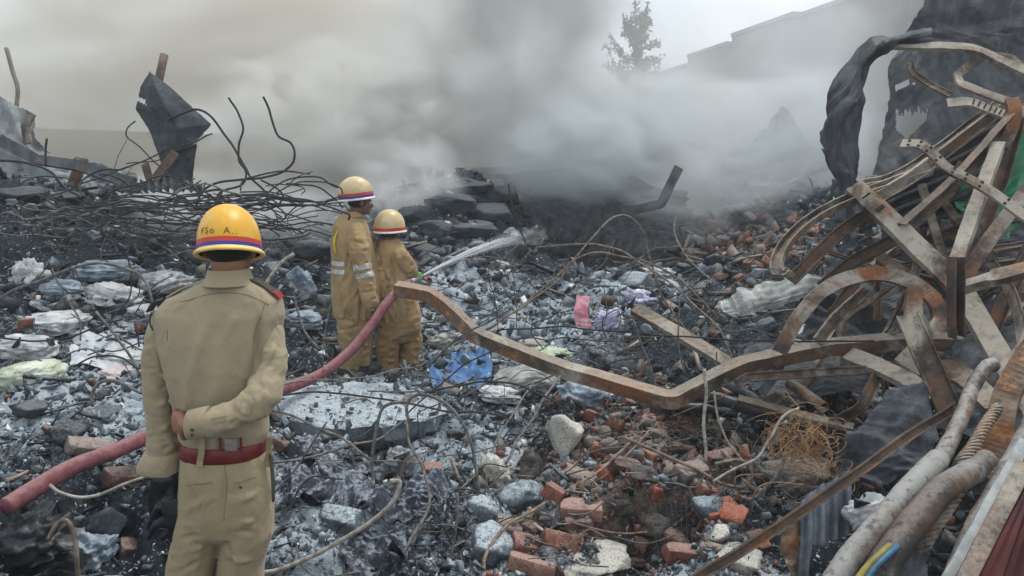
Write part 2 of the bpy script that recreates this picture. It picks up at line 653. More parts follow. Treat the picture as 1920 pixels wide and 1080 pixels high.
# ------------------------------------------------------------------ the rubble field
CTRL = [
 (-300,1080,2.4),(0,1080,2.6),(250,1080,3.0),(600,1080,3.15),(960,1080,3.2),(1300,1080,3.2),(1500,1080,3.05),(1900,1080,2.9),(2200,1080,2.8),
 (-300,900,3.2),(0,900,3.3),(200,900,3.4),(600,900,4.0),(960,900,4.15),(1300,900,4.2),(1600,900,4.2),(1900,900,4.0),(2200,900,3.9),
 (-300,760,4.2),(0,760,4.3),(250,760,4.5),(600,760,5.2),(960,760,5.5),(1300,760,5.6),(1600,760,5.4),(1900,760,5.1),(2200,760,5.0),
 (-300,680,4.8),(0,680,5.0),(250,680,5.3),(600,700,6.35),(780,710,6.4),(960,680,6.8),(1300,680,6.8),(1600,680,6.6),(1900,680,6.4),
 (-300,600,5.4),(0,600,5.6),(250,600,6.0),(600,600,7.8),(960,600,8.2),(1300,600,8.2),(1600,600,7.9),(1900,600,7.6),
 (-300,500,6.4),(0,500,6.5),(250,500,7.0),(600,480,9.0),(960,510,9.8),(1300,520,9.6),(1600,500,9.2),(1900,480,8.8),
 (-300,390,7.2),(0,385,7.3),(150,395,7.6),(300,450,8.4),(450,455,9.0),(560,440,10.0),(700,400,11),(800,360,11.3),(880,338,11.6),(940,350,12),(1000,430,12.2),(1120,450,12.5),(1250,455,12.2),(1330,450,11.6),(1450,420,11),(1600,400,10.4),(1900,380,10),
 (-300,322,8.4),(0,328,8.6),(120,340,8.8),(250,400,11),(450,420,12),(700,395,13.5),(880,345,13.4),(1100,420,15),(1300,410,14.5),(1500,370,13),(1800,350,13),
 (-600,330,25),(300,340,25),(900,340,25),(1500,340,25),(2400,340,25),(900,318,80),(-800,318,80),(2700,318,80),
]
_c = WP(CTRL)
_a, _l = _c[:, 0] / _c[:, 1], np.log(_c[:, 1])
_S = np.stack([_a * 2.2, _l * 1.6], 1)


def _phi(r2):
    return np.where(r2 > 1e-12, 0.5 * r2 * np.log(np.maximum(r2, 1e-12)), 0)


_n = len(_S)
_K = _phi(((_S[:, None] - _S[None]) ** 2).sum(-1)) + np.eye(_n) * 0.004
_Pm = np.hstack([np.ones((_n, 1)), _S])
_M = np.block([[_K, _Pm], [_Pm.T, np.zeros((3, 3))]])
_w = np.linalg.solve(_M, np.concatenate([_c[:, 2], np.zeros(3)]))

NA, NR = 620, 470
A0, A1 = -1.15, 1.15
_yy = np.concatenate([np.geomspace(1.15, 16, NR - 50), np.geomspace(16.6, 420, 50)])
_aa = np.linspace(A0, A1, NA)
GA, GY = np.meshgrid(_aa, _yy)
GX = GA * GY


def base_z(a, y):
    s = np.stack([np.clip(a, -.95, .95) * 2.2, np.log(np.clip(y, 2.3, 60)) * 1.6], -1)
    sh = s.shape[:-1]
    s = s.reshape(-1, 2)
    out = np.zeros(len(s))
    for i in range(_n):
        out += _w[i] * _phi(((s - _S[i]) ** 2).sum(-1))
    out += _w[_n] + s @ _w[_n + 1:]
    return np.clip(out.reshape(sh), -0.35, 2.1)


def pix_of(x, y, z):
    """Photograph pixel where a world point shows (used to lay out what kind of rubble lies where)."""
    dz = z - CAMZ
    d = y * CP - dz * SP
    return 960 + F * x / d, 540 - F * (y * SP + dz * CP) / d


BZ = base_z(GA, GY)
_p = np.stack([GX.ravel(), GY.ravel(), BZ.ravel()], 1)
U0, V0 = [q.reshape(BZ.shape) for q in pix_of(*_p.T)]


def blob(u, v, cu, cv, ru, rv):
    return np.exp(-(((u - cu) / ru) ** 2 + ((v - cv) / rv) ** 2))


def zones(u, v, x, y):
    n = fbm(np.stack([x * 1.3, y * 1.3, 0 * x], -1).reshape(-1, 3), 4, 3).reshape(x.shape)
    ash = np.maximum.reduce([blob(u, v, 130, 770, 260, 120), 1.1 * blob(u, v, 650, 760, 170, 55), blob(u, v, 870, 830, 150, 75),
                             blob(u, v, 860, 530, 120, 60) * .8, blob(u, v, 620, 1010, 200, 80) * .9, blob(u, v, 950, 600, 240, 90) * .8, blob(u, v, 1150, 540, 200, 50) * .6,
                             blob(u, v, 980, 980, 140, 90) * .8, blob(u, v, 1120, 1075, 260, 28), blob(u, v, 230, 650, 130, 60) * 1.1,
                             blob(u, v, 1400, 1060, 160, 28) * .9, blob(u, v, 560, 880, 200, 90) * .75, blob(u, v, 60, 1000, 120, 60) * .3])
    brick = np.maximum.reduce([blob(u, v, 1220, 880, 260, 170), blob(u, v, 1400, 460, 190, 70) * .7, blob(u, v, 1180, 980, 260, 120) * .8, blob(u, v, 1560, 860, 160, 160) * .6])
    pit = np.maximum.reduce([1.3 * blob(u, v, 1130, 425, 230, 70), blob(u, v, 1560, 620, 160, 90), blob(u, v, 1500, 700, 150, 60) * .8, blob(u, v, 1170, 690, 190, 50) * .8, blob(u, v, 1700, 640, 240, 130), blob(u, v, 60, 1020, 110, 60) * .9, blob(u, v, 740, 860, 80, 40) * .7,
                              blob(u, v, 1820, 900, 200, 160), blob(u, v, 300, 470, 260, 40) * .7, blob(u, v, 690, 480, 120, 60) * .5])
    return np.clip(ash + n * .25, 0, 1), np.clip(brick + n * .25, 0, 1), np.clip(pit + n * .15, 0, 1)


ASH, BRK, PIT = zones(U0, V0, GX, GY)
_sc = np.clip(GY / 6, .5, 2.2)
_d1, _r1 = cells(GX, GY, 0.42, 11, .75, .30)
_wx = GX + .05 * vnoise(_p * 6, 5).reshape(BZ.shape)
_wy = GY + .05 * vnoise(_p * 6, 9).reshape(BZ.shape)
_d2, _r2 = cells(_wx, _wy, 0.16, 31, .9, .35)
_d3, _r3 = cells(_wx, _wy, 0.06, 51, .9, .4)
_f1 = fbm(_p * 2.2, 5, 71).reshape(BZ.shape)
_f2 = fbm(_p * 9, 4, 91, .6, True).reshape(BZ.shape)
_f3 = fbm(_p * 38, 3, 93, .6).reshape(BZ.shape)
_rough = 1 - .62 * ASH
_far = sstep(26, 14, GY)
_low = sstep(1.5, 2.4, GY)
def blur(A, n=1):
    for _ in range(n):
        A = (np.roll(A, 1, 0) + A + np.roll(A, -1, 0)) / 3
        A = (np.roll(A, 1, 1) + A + np.roll(A, -1, 1)) / 3
    return A


_d1, _d2, _d3 = blur(_d1, 4), blur(_d2, 2), blur(_d3, 1)
DET = _far * (_rough * (_d1 * .75 + _d2 * .5 + _d3 * .2 + _f2 * .03) + _f1 * .09 + _f3 * .010 + ASH * (_d2 * .25 + _f2 * .02)) - PIT * .16 * _far
GZ = BZ + DET * (.4 + .6 * _low)
# the flat-topped ash slab in the middle keeps a smooth top
_slab = blob(U0, V0, 660, 752, 150, 32)
GZ = GZ * (1 - _slab * .7) + (BZ + _f1 * .03 + _f3 * .008) * _slab * .7


def ground(x, y):
    """Height of the built rubble surface under (x, y)."""
    x, y = np.asarray(x, dtype=np.float64), np.asarray(y, dtype=np.float64)
    fa = np.clip((x / y - A0) / (A1 - A0) * (NA - 1), 0, NA - 1.001)
    fr = np.clip(np.interp(y, _yy, np.arange(NR)), 0, NR - 1.001)
    ia, ir = fa.astype(int), fr.astype(int)
    ta, tr = fa - ia, fr - ir
    return (GZ[ir, ia] * (1 - ta) + GZ[ir, ia + 1] * ta) * (1 - tr) + (GZ[ir + 1, ia] * (1 - ta) + GZ[ir + 1, ia + 1] * ta) * tr


def terrain_mat():
    k = NT('rubble_ground')
    ash, brk, pit = k.attr()
    fine = k.noise(150, 3, 0.8)
    mid = k.noise(26, 5, 0.7)
    big = k.noise(3.5, 5, 0.6)
    char = k.mix(k.ramp(mid, .3, .7), (0.006, 0.009, 0.013), (0.032, 0.044, 0.056))
    ashc = k.mix(k.ramp(big, .35, .65), (0.23, 0.285, 0.34), (0.46, 0.52, 0.57))
    up = k.nz()
    af = k.math('ADD', k.math('MULTIPLY', ash, 1.15), k.math('MULTIPLY', up, 0.35))
    af = k.math('ADD', af, k.math('MULTIPLY', k.math('SUBTRACT', mid, .5), 1.3))
    af = k.math('ADD', af, k.math('MULTIPLY', k.math('SUBTRACT', fine, .5), 1.2))
    col = k.mix(k.ramp(af, .55, 1.15), char, ashc)
    # white plaster and paper flecks, blue-grey soot
    col = k.mix(k.math('MULTIPLY', k.ramp(k.noise(40, 3, .6), .62, .67), .6), col, (0.46, 0.51, 0.54))
    bf = k.math('ADD', brk, k.math('MULTIPLY', k.math('SUBTRACT', k.noise(8, 5, .7), .5), 1.6))
    brc = k.mix(k.ramp(mid, .35, .65), (0.09, 0.055, 0.045), (0.24, 0.16, 0.125))
    col = k.mix(k.math('MULTIPLY', k.ramp(bf, .5, .9), .7), col, brc)
    col = k.mix(k.ramp(k.math('ADD', pit, k.math('MULTIPLY', k.math('SUBTRACT', mid, .5), .8)), .45, .95), col, (0.014, 0.015, 0.018))  # charred pit, plus the shade of the tangle's voids painted into the ground colour
    spk = k.ramp(k.noise(170, 3, .8), .53, .62)
    col = k.mix(k.math('MULTIPLY', spk, .7), col, (0.03, 0.033, 0.038))
    b = k.bump(mid, .7, .02)
    b = k.bump(fine, .8, .008, b)
    return k.bsdf(col, 0.95, 0, b, 0.15)


_idx = np.arange(NA * NR).reshape(NR, NA)
_q = np.stack([_idx[:-1, :-1], _idx[:-1, 1:], _idx[1:, 1:], _idx[1:, :-1]], -1).reshape(-1, 4)
_V = np.stack([GX, GY, GZ], -1).reshape(-1, 3)
_t = np.stack([ASH.ravel(), BRK.ravel(), PIT.ravel(), np.ones(ASH.size)], 1)
M_TERR = terrain_mat()
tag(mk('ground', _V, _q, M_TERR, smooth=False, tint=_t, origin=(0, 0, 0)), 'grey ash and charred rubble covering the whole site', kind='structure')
_gv = np.array([(-500, -500, -.9), (500, -500, -.9), (500, 500, -.9), (-500, 500, -.9)], dtype=float)
tag(mk('terrain', _gv, [(0, 1, 2, 3)], m_plain('soil', (0.10, 0.095, 0.09)), origin=(0, 0, -.9)), 'bare grey soil round the site', kind='structure')

# ------------------------------------------------------------------ buildings and tree in the smoke
def render_wall(name, c):
    k = NT(name)
    a = k.noise(.5, 5, .6)
    col = k.mix(k.ramp(a, .3, .7), tuple(x * .75 for x in c), c)
    col = k.mix(k.math('MULTIPLY', k.ramp(k.noise(.35, 6, .7, stretch=(1, 1, .15)), .5, .72), .55), col, tuple(x * .3 for x in c))
    return k.bsdf(col, .9, 0, k.bump(k.noise(9, 5), .4, .02), .2)


M_WALLR = render_wall('sooty_render', (0.36, 0.34, 0.32))
M_WALLL = render_wall('tan_render', (0.42, 0.38, 0.31))
M_COPE = m_plain('coping', (0.28, 0.27, 0.26))
M_DARKGL = m_plain('dark_opening', (0.03, 0.03, 0.035), .4)
# right: long warehouse wall whose parapet steps up towards the camera
pA, pB = W(1225, 130, 31), W(1600, 0, 18.5)
dirw = unit((pB - pA) * (1, 1, 0)); nrm = np.array((dirw[1], -dirw[0], 0)); nrm = nrm if nrm[1] < 0 else -nrm
bld = empty('warehouse', (pA[0], pA[1], -.3))
tag(bld, 'long grey warehouse wall with a stepped parapet veiled by smoke', 'building')
LW = np.linalg.norm((pB - pA)[:2])
steps = [(-1.0, .26, 5.55), (.26, .50, 5.85), (.50, .52, 5.70), (.52, .80, 6.05), (.80, 1.12, 5.95), (1.12, 1.9, 6.25)]
for i, (a, b, h) in enumerate(steps):
    p, q = pA + dirw * LW * a, pA + dirw * LW * b
    c = (p + q) / 2; c[2] = (h - .9) / 2 - 0.0
    R = rot(0, 0, math.atan2(dirw[1], dirw[0]))
    V_, F_ = box(c - nrm * .2, (np.linalg.norm((q - p)[:2]) - .004, .4, h + .9), R)
    mk('wall', V_, F_, M_WALLR, bld)
    c2 = c.copy(); c2[2] = h + .06
    V_, F_ = box(c2 - nrm * .2, (np.linalg.norm((q - p)[:2]) - .03, .52, .12), R)
    mk('coping', V_, F_, M_COPE, bld)
# left: low tan wall far behind
lb = empty('boundary_wall', W(200, 300, 26) * (1, 1, 0))
tag(lb, 'low tan wall far behind the standing burnt sheet on the left', 'wall')
pL, pR = W(-250, 236, 25), W(560, 262, 27)
for i in range(5):
    a, b = pL + (pR - pL) * i / 5, pL + (pR - pL) * (i + 1) / 5
    c = (a + b) / 2; h = c[2] + .9; c[2] = h / 2 - .9
    R = rot(0, 0, math.atan2((b - a)[1], (b - a)[0]))
    V_, F_ = box(c, (np.linalg.norm((b - a)[:2]) - .01, .3, h), R)
    mk('panel', V_, F_, M_WALLL, lb)
V_, F_ = sweep(np.array([pL, pR]) + (0, 0, .05), flat(.42, .1), (0, 0, 1))
mk('coping', V_, F_, M_COPE, lb)


# tree half hidden in the smoke
def tree(u0, v0, u1, v1, d, seed):
    r = np.random.default_rng(seed)
    top, base = W((u0 + u1) / 2, v0, d), W((u0 + u1) / 2 + 6, v1, d)
    base_g = base.copy(); base_g[2] = 0
    t = empty('leafy_tree', base_g)
    tag(t, 'leafy tree showing its pale grey crown above the smoke beside the warehouse', 'tree')
    Wd = np.linalg.norm(W(u1, v0, d) - W(u0, v0, d))
    H = top[2] - base[2]
    k = NT('bark'); bark = k.bsdf((0.05, 0.045, 0.04), .9)
    k = NT('leaf'); leafm = k.bsdf(k.mix(k.noise(6, 3), (0.05, 0.065, 0.04), (0.10, 0.12, 0.08)), .7)
    V_, F_ = tube(spline([base_g - (0, 0, .5), base_g + (.1, 0, 2), base + (0, 0, .2 * H), top - (0.1, 0, .25 * H)], 5), np.linspace(.2, .04, 16), 9)
    mk('trunk', V_, F_, bark, t)
    LV, LF, BV = [], [], []
    nleaf = 0
    for i in range(42):
        z0 = base[2] + H * r.uniform(-.4, .8)
        s = base + (r.normal(0, .04), r.normal(0, .1), z0 - base[2])
        an = r.uniform(0, 2 * math.pi)
        L = Wd * r.uniform(.18, .85) * (1.1 - .5 * max(0, (z0 - base[2]) / H))
        e = s + np.array((math.cos(an), math.sin(an), r.uniform(.3, 1.7))) * L * .75
        path = spline([s, (s + e) / 2 + r.normal(0, .06, 3), e], 6)
        BV.append(tube(path, np.linspace(.022, .006, len(path)), 5))
        for q in range(70):
            tt = r.uniform(.3, 1.0)
            c = path[int(tt * (len(path) - 1))] + r.normal(0, .055, 3)
            l = r.uniform(.05, .10); ax = unit(r.normal(0, 1, 3)); bx = unit(np.cross(ax, r.normal(0, 1, 3)))
            n = len(LV)
            LV += [c - ax * l, c + bx * l * .35, c + ax * l, c - bx * l * .35]
            LF.append((n, n + 1, n + 2, n + 3))
    Vb, Fb = join(BV)
    mk('branches', Vb, Fb, bark, t)
    o = mk('foliage', np.array(LV), LF, leafm, t)
    o['kind'] = 'stuff'


tree(1138, 30, 1240, 150, 21, 4)

# ------------------------------------------------------------------ smoke and haze
def smoke(name, c, half, mat, label, R=(0, 0, 0)):
    V_, F_ = box((0, 0, 0), (2, 2, 2))
    me = mesh_of(name, V_, F_)
    me.materials.append(mat)
    o = bpy.data.objects.new(name, me)
    COL.objects.link(o)
    o.location = tuple(c); o.scale = tuple(half); o.rotation_euler = R
    tag(o, label, 'smoke', kind='stuff')
    return o


HZ = NT('thin_haze')
pv = HZ.t.nodes.new('ShaderNodeVolumePrincipled')
pv.inputs['Color'].default_value = (0.80, 0.84, 0.88, 1)
pv.inputs['Density'].default_value = 0.004
pv.inputs['Anisotropy'].default_value = 0.2
HZ.t.links.new(pv.outputs[0], HZ.out.inputs['Volume'])
V_, F_ = box((0, 24, 4.4), (110, 80, 12.8))
hz = mk('haze', V_, F_, HZ.m, origin=(0, 24, -2))
tag(hz, 'thin blue-grey haze hanging over the whole site', 'haze', kind='stuff')

SM = [
 # name, pixel/depth centre, half sizes, colour, density, noise scale, lo, hi, edge, seed, label
 ('smoke', (380, 130, 19), (10, 4.5, 5.4), (0.80, 0.77, 0.70), .58, 2.3, .38, .60, .45, 3.1, 'thick tan smoke filling the sky over the left half'),
 ('smoke', (970, 120, 16), (3.3, 2.6, 5.2), (0.62, 0.63, 0.62), 1.1, 1.8, .38, .60, .45, 8.4, 'dark grey smoke column rising in the middle'),
 ('smoke', (660, 250, 14.2), (3.2, 2.2, 2.0), (0.84, 0.835, 0.81), 2.1, 2.7, .45, .56, .4, 5.2, 'pale grey smoke rolling up behind the two firefighters'),
 ('smoke', (1290, 285, 15), (3.6, 2.4, 1.9), (0.82, 0.835, 0.83), 1.7, 2.6, .44, .56, .4, 1.9, 'pale blue-grey smoke over the dark pit'),
 ('smoke', (1480, 130, 17), (5.5, 4.0, 4.0), (0.90, 0.93, 0.95), .36, 1.6, .34, .68, .4, 6.6, 'thin white smoke in front of the warehouse wall'),
 ('smoke', (380, 400, 11.5), (3.6, 1.8, .8), (0.84, 0.85, 0.84), .6, 1.3, .36, .62, .4, 2.7, 'low grey smoke behind the tangled wires on the left'),
 ('smoke', (770, 345, 10.8), (1.0, .7, .85), (0.90, 0.91, 0.92), 2.2, 1.7, .40, .60, .35, 9.9, 'small puff of pale smoke beside the broken concrete'),
 ('smoke', (1170, 225, 13.5), (2.1, 1.4, 1.4), (0.78, 0.825, 0.84), 2.0, 1.4, .36, .60, .4, 7.7, 'grey smoke hiding the foot of the tree'),
 ('smoke', (1090, 285, 11.6), (1.6, .8, .95), (0.76, 0.82, 0.84), 3.0, 1.8, .38, .60, .35, 3.3, 'blue-grey smoke curling off the added black slab'),
 ('smoke', (1450, 255, 11.6), (2.2, .9, 1.3), (0.84, 0.88, 0.90), 2.6, 1.3, .34, .62, .4, 2.2, 'pale smoke veiling the collapsed gable'),
 ('smoke', (470, 405, 7.9), (1.7, .45, .34), (0.86, 0.88, 0.89), 1.7, 1.2, .34, .60, .4, 6.1, 'low grey smoke lying behind the officer\'s helmet'),
 ('smoke', (1030, 200, 12.5), (1.7, 1.3, 2.0), (0.76, 0.78, 0.78), .9, 1.5, .38, .62, .4, 5.8, 'blue-grey smoke billowing up from the pit'),
 ('smoke', (1340, 370, 10.8), (1.5, .9, .7), (0.84, 0.88, 0.9), .9, 1.5, .40, .62, .35, 4.4, 'low wisp of smoke above the brick rubble'),
]
for i, (nm, c, half, colr, dn, ns, lo, hi, ed, sd, lab) in enumerate(SM):
    smoke(nm, W(*c), half, m_smoke(nm + str(i), colr, dn, ns, lo, hi, ed, sd), lab)
# ------------------------------------------------------------------ people
def WY(u, v, Y):
    """Point on the upright plane Y metres ahead that shows at photograph pixel (u, v)."""
    xc, yc = (u - 960.0) / F, (540.0 - v) / F
    dy, dz = CP + yc * SP, -SP + yc * CP
    t = Y / dy
    return np.array((xc * t, Y, CAMZ + dz * t))


def tf(parts, R, c, s=1.0):
    return [(np.asarray(V) * s @ R.T + np.asarray(c), Fc) for V, Fc in parts]


def head_parts(R, c, s=1.0, neck_to=None):
    ps = [ellipsoid((0, -.012, .03), (.074, .094, .088)), ellipsoid((0, .028, -.045), (.055, .058, .066)),
          ellipsoid((0, .066, -.088), (.024, .018, .017)), ellipsoid((0, .078, .018), (.050, .014, .011)),
          ellipsoid((0, .083, -.055), (.023, .011, .006)), ellipsoid((0, .082, -.066), (.020, .011, .006)),
          limb([(0, .082, .004), (0, .098, -.018), (0, .106, -.032)], [.008, .010, .0125], 10),
          ellipsoid((.011, .094, -.034), (.008, .009, .007)), ellipsoid((-.011, .094, -.034), (.008, .009, .007)),
          ellipsoid((.038, .060, -.022), (.020, .020, .018)), ellipsoid((-.038, .060, -.022), (.020, .020, .018)),
          ellipsoid((.077, -.006, -.012), (.011, .019, .031), rot(0, .15, .35)), ellipsoid((-.077, -.006, -.012), (.011, .019, .031), rot(0, -.15, -.35))]
    ps = tf(ps, R, c, s)
    n0 = np.asarray(c) + R @ np.array((0, -.025, -.05)) * s
    n1 = neck_to if neck_to is not None else np.asarray(c) + R @ np.array((0, -.045, -.17)) * s
    ps.append(limb([n0, (n0 + n1) / 2, n1], [.056 * s, .053 * s, .064 * s], 18))
    return ps


def hand_parts(wrist, d, n, thumb, curl=.5, s=1.0, spread=.06, grow=1.0):
    """Hand leaving WRIST along d; n is the back-of-hand normal; thumb=+1/-1 picks its side; curl bends the fingers towards the palm."""
    d = unit(d); n = unit(np.asarray(n) - d * np.dot(n, d)); x = np.cross(d, n) * thumb
    w = np.asarray(wrist, dtype=float)
    g = grow
    ps = [limb([w - d * .02 * s, w + d * .01 * s], [.027 * s * g, .026 * s * g], 12)]
    ps.append(loft([(w + d * t * s, x * hw * s * g, n * hh * s * g) for t, hw, hh in ((-.005, .024, .018), (.02, .032, .019), (.05, .041, .017), (.085, .041, .014), (.097, .036, .011))], 20, 2.6))
    for i, (off, L, r) in enumerate(((.031, .070, .0092), (.0105, .079, .0096), (-.0105, .073, .0092), (-.031, .057, .0082))):
        p = w + d * .088 * s + x * off * s * g
        dirf = unit(d + x * (off * spread * 30)); pts = [p - dirf * .02 * s, p]; a = 0
        for seg, k in ((.45, .55), (.31, 1.0), (.24, .8)):
            a += curl * k * (1 + .08 * i)
            dd = dirf * math.cos(a) - n * math.sin(a)
            p = p + dd * L * seg * s
            pts.append(p)
        ps.append(limb(pts, [r * s * g * q for q in (1.1, 1.08, 1.0, .93, .8)], 10, 3))
    p = w + d * .025 * s + x * .030 * s * g
    t1 = unit(x * .75 + d * .75 - n * .35); t2 = unit(x * .25 + d * 1.0 - n * (.35 + curl * .5))
    ps.append(limb([p - t1 * .015 * s, p + t1 * .030 * s, p + t1 * .034 * s + t2 * .028 * s, p + t1 * .036 * s + t2 * .052 * s], [.0135 * s * g, .0125 * s * g, .011 * s * g, .009 * s * g], 10, 3))
    return ps


def creases(V, N, lst):
    D = np.zeros(len(V))
    for p, q, w, amp in lst:
        d, t = seg_dist(V, p, q)
        D += amp * np.cos(np.clip(d / w, 0, 3) * 1.7) * np.exp(-(d / w) ** 2) * (np.sin(np.clip(t, .03, .97) * math.pi) ** .5)
    return V + N * (D * 1.5)[:, None]


def wrinkle(V, N, amp, f=(8, 8, 3), s=0):
    q = V * np.array(f)
    q = q + .6 * np.stack([vnoise(q * .7, s + 5), vnoise(q * .7, s + 6), vnoise(q * .7, s + 7)], 1)
    r = fbm(q, 3, s, .5, True)
    return V + N * (amp * (r - .1))[:, None]


def helmet(parent, c, R, rx, ry, h, shell, rimm, red, blue, band=.030, brim=.010):
    a = np.linspace(0, 1, 22)

    def lathe(prof, mat, name, par):
        n = 56
        th = np.arange(n) * 2 * math.pi / n
        V = []
        for r, z in prof:
            V.append(np.stack([np.cos(th) * rx * r, np.sin(th) * ry * r, np.full(n, z)], 1))
        V = np.concatenate(V) @ R.T + np.asarray(c)
        Fc = []
        for i in range(len(prof) - 1):
            for j in range(n):
                k = (j + 1) % n
                Fc.append((i * n + j, i * n + k, (i + 1) * n + k, (i + 1) * n + j))
        return mk(name, V, Fc, mat, par, smooth=True)
    R_ = lambda z: (1 - max(0, (z - .02) / (h - .02)) ** 2.35) ** (1 / 2.05) if z < h else 0.0
    zs = [h * math.sin(t * math.pi / 2) for t in a]
    prof = [(R_(z), z) for z in zs] + [(0.001, h)]
    prof_in = [(max(R_(z) - .05, 0.0), z - .004) for z in zs][::-1]
    hm = lathe([(1, -.004)] + prof, shell, 'helmet', parent)
    lathe([(.95, -.004)] + prof_in[::-1], M_BLACK, 'helmet_liner', hm)
    b = band
    lathe([(1.008, .004), (R_(b * .55) + .012, b * .55)], blue, 'blue_stripe', hm)
    lathe([(R_(b * .55) + .0125, b * .55), (R_(b) + .012, b)], red, 'red_stripe', hm)
    w = brim / rx
    lathe([(1.0, .008), (1.02, .005), (1.0 + w, .0), (1.02 + w, -.006), (1.0 + w, -.011), (1.0, -.010), (.95, -.006)], rimm, 'helmet_rim', hm)
    return hm


def paint_mat(name, c, fade, dirt=.4):
    k = NT(name)
    o = k.obj()
    z = k.t.nodes.new('ShaderNodeSeparateXYZ'); k.t.links.new(o, z.inputs[0])
    n = k.noise(14, 5, .6, vec=o)
    col = k.mix(k.ramp(k.noise(9, 4, .6, vec=o, dist=.7), .48, .72), c, fade)
    col = k.mix(k.math('MULTIPLY', k.ramp(k.noise(38, 5, .7, vec=o), .56, .72), dirt), col, tuple(x * .3 for x in c))
    return k.bsdf(col, k.ramp(n, .3, .7, .32, .5), 0, k.bump(k.noise(120, 3, vec=o), .08, .001), .5)


M_BLACK = m_plain('black_lining', (0.012, 0.012, 0.014), .8)
M_SKIN1 = NT('skin_brown'); M_SKIN1 = M_SKIN1.bsdf(M_SKIN1.mix(M_SKIN1.noise(30, 4), (0.20, 0.095, 0.055), (0.29, 0.145, 0.09)), .55, 0, None, .35)
M_SKIN2 = NT('skin_dark'); M_SKIN2 = M_SKIN2.bsdf(M_SKIN2.mix(M_SKIN2.noise(30, 4), (0.11, 0.052, 0.033), (0.17, 0.085, 0.055)), .5, 0, None, .35)
M_HAIR = m_plain('black_hair', (0.012, 0.010, 0.010), .6, scale=60, bump=.6)
M_KHAKI = m_cloth('khaki_shirt_cloth', (0.315, 0.262, 0.178), .08, 700, .12)
M_KHAKI2 = m_cloth('khaki_trouser_cloth', (0.305, 0.245, 0.155), .08, 600, .2)
M_TAN = m_cloth('tan_overall_cloth', (0.34, 0.235, 0.12), .18, 300, .4)
M_TAN2 = m_cloth('muddy_tan_cloth', (0.27, 0.17, 0.08), .22, 300, .6)
M_BELT = m_plain('maroon_leather', (0.13, 0.012, 0.014), .38, spec=.5, scale=30)
M_STEEL = m_plain('worn_steel', (0.42, 0.38, 0.36), .35, .8, scale=40)
M_GLOVE = m_plain('black_leather_glove', (0.012, 0.013, 0.018), .38, scale=30, bump=.4)
M_YEL = paint_mat('yellow_helmet_paint', (0.66, 0.35, 0.014), (0.66, 0.47, 0.17), .25)
M_CREAMH = paint_mat('cream_helmet_paint', (0.50, 0.39, 0.20), (0.60, 0.50, 0.32), .3)
M_YRIM = m_plain('yellow_rim', (0.74, 0.52, 0.16), .4)
M_WRIM = m_plain('white_rim', (0.62, 0.60, 0.58), .4)
M_RED = m_plain('red_stripe_paint', (0.50, 0.05, 0.035), .4, var=.15)
M_BLUE = m_plain('blue_stripe_paint', (0.045, 0.055, 0.30), .4, var=.15)
M_REFL = m_plain('silver_reflective_tape', (0.52, 0.52, 0.50), .35, .2, scale=40)
M_GREEN = m_plain('bright_green_cloth', (0.08, 0.50, 0.10), .7)
M_YCORD = m_plain('yellow_cord', (0.70, 0.52, 0.03), .7)
M_INK = m_plain('faded_ink', (0.16, 0.075, 0.02), .8, var=.5, scale=90)
M_EYE = m_plain('eye_white', (0.55, 0.52, 0.48), .3)
M_IRIS = m_plain('dark_iris', (0.02, 0.012, 0.01), .2)
M_BOOT = m_plain('black_boot', (0.02, 0.018, 0.017), .5)
M_SOLE = m_plain('pale_boot_dust', (0.34, 0.30, 0.24), .8)
M_EPAU = m_plain('dark_olive_braid', (0.05, 0.05, 0.035), .8)


def eyes(parent, R, c, s=1.0):
    for sx in (-1, 1):
        p = np.asarray(c) + R @ np.array((sx * .029, .074, -.002)) * s
        V_, F_ = ellipsoid(p, (.0125 * s,) * 3, sub=2)
        e = mk('eye', V_, F_, M_EYE, parent, smooth=True)
        p2 = np.asarray(c) + R @ np.array((sx * .029, .0825, -.002)) * s
        V_, F_ = ellipsoid(p2, (.0055 * s, .0045 * s, .0055 * s), R, sub=2)
        mk('iris', V_, F_, M_IRIS, e, smooth=True)


def garment(name, parts, voxel, mat, parent, crs, wr=.003, f=(8, 8, 3), s=0, smooth=4):
    V, Fc = join(parts)
    V, Fc, N = remesh(V, Fc, voxel, smooth)
    V = wrinkle(V, N, wr, f, s)
    V = V + N * (wr * .9 * folds(V * np.array(f), .42, s, 5, warp=.8))[:, None]
    V = creases(V, N, crs)
    return mk(name, V, Fc, mat, parent, smooth=True), V, Fc


def rings(lst, X=(1, 0, 0), Yv=(0, 1, 0)):
    X, Yv = np.asarray(X, float), np.asarray(Yv, float)
    return [(c, X * a, Yv * b) for c, a, b in lst]


# ---------- the officer seen from behind
YO = 2.40
PX = 1.0 / (F / YO) * 1.0            # metres per photograph pixel at his distance


def O(u, v, dy=0.0):
    return WY(u, v, YO + dy) if abs(dy) < 1e-9 else WY(u, v, YO + dy)


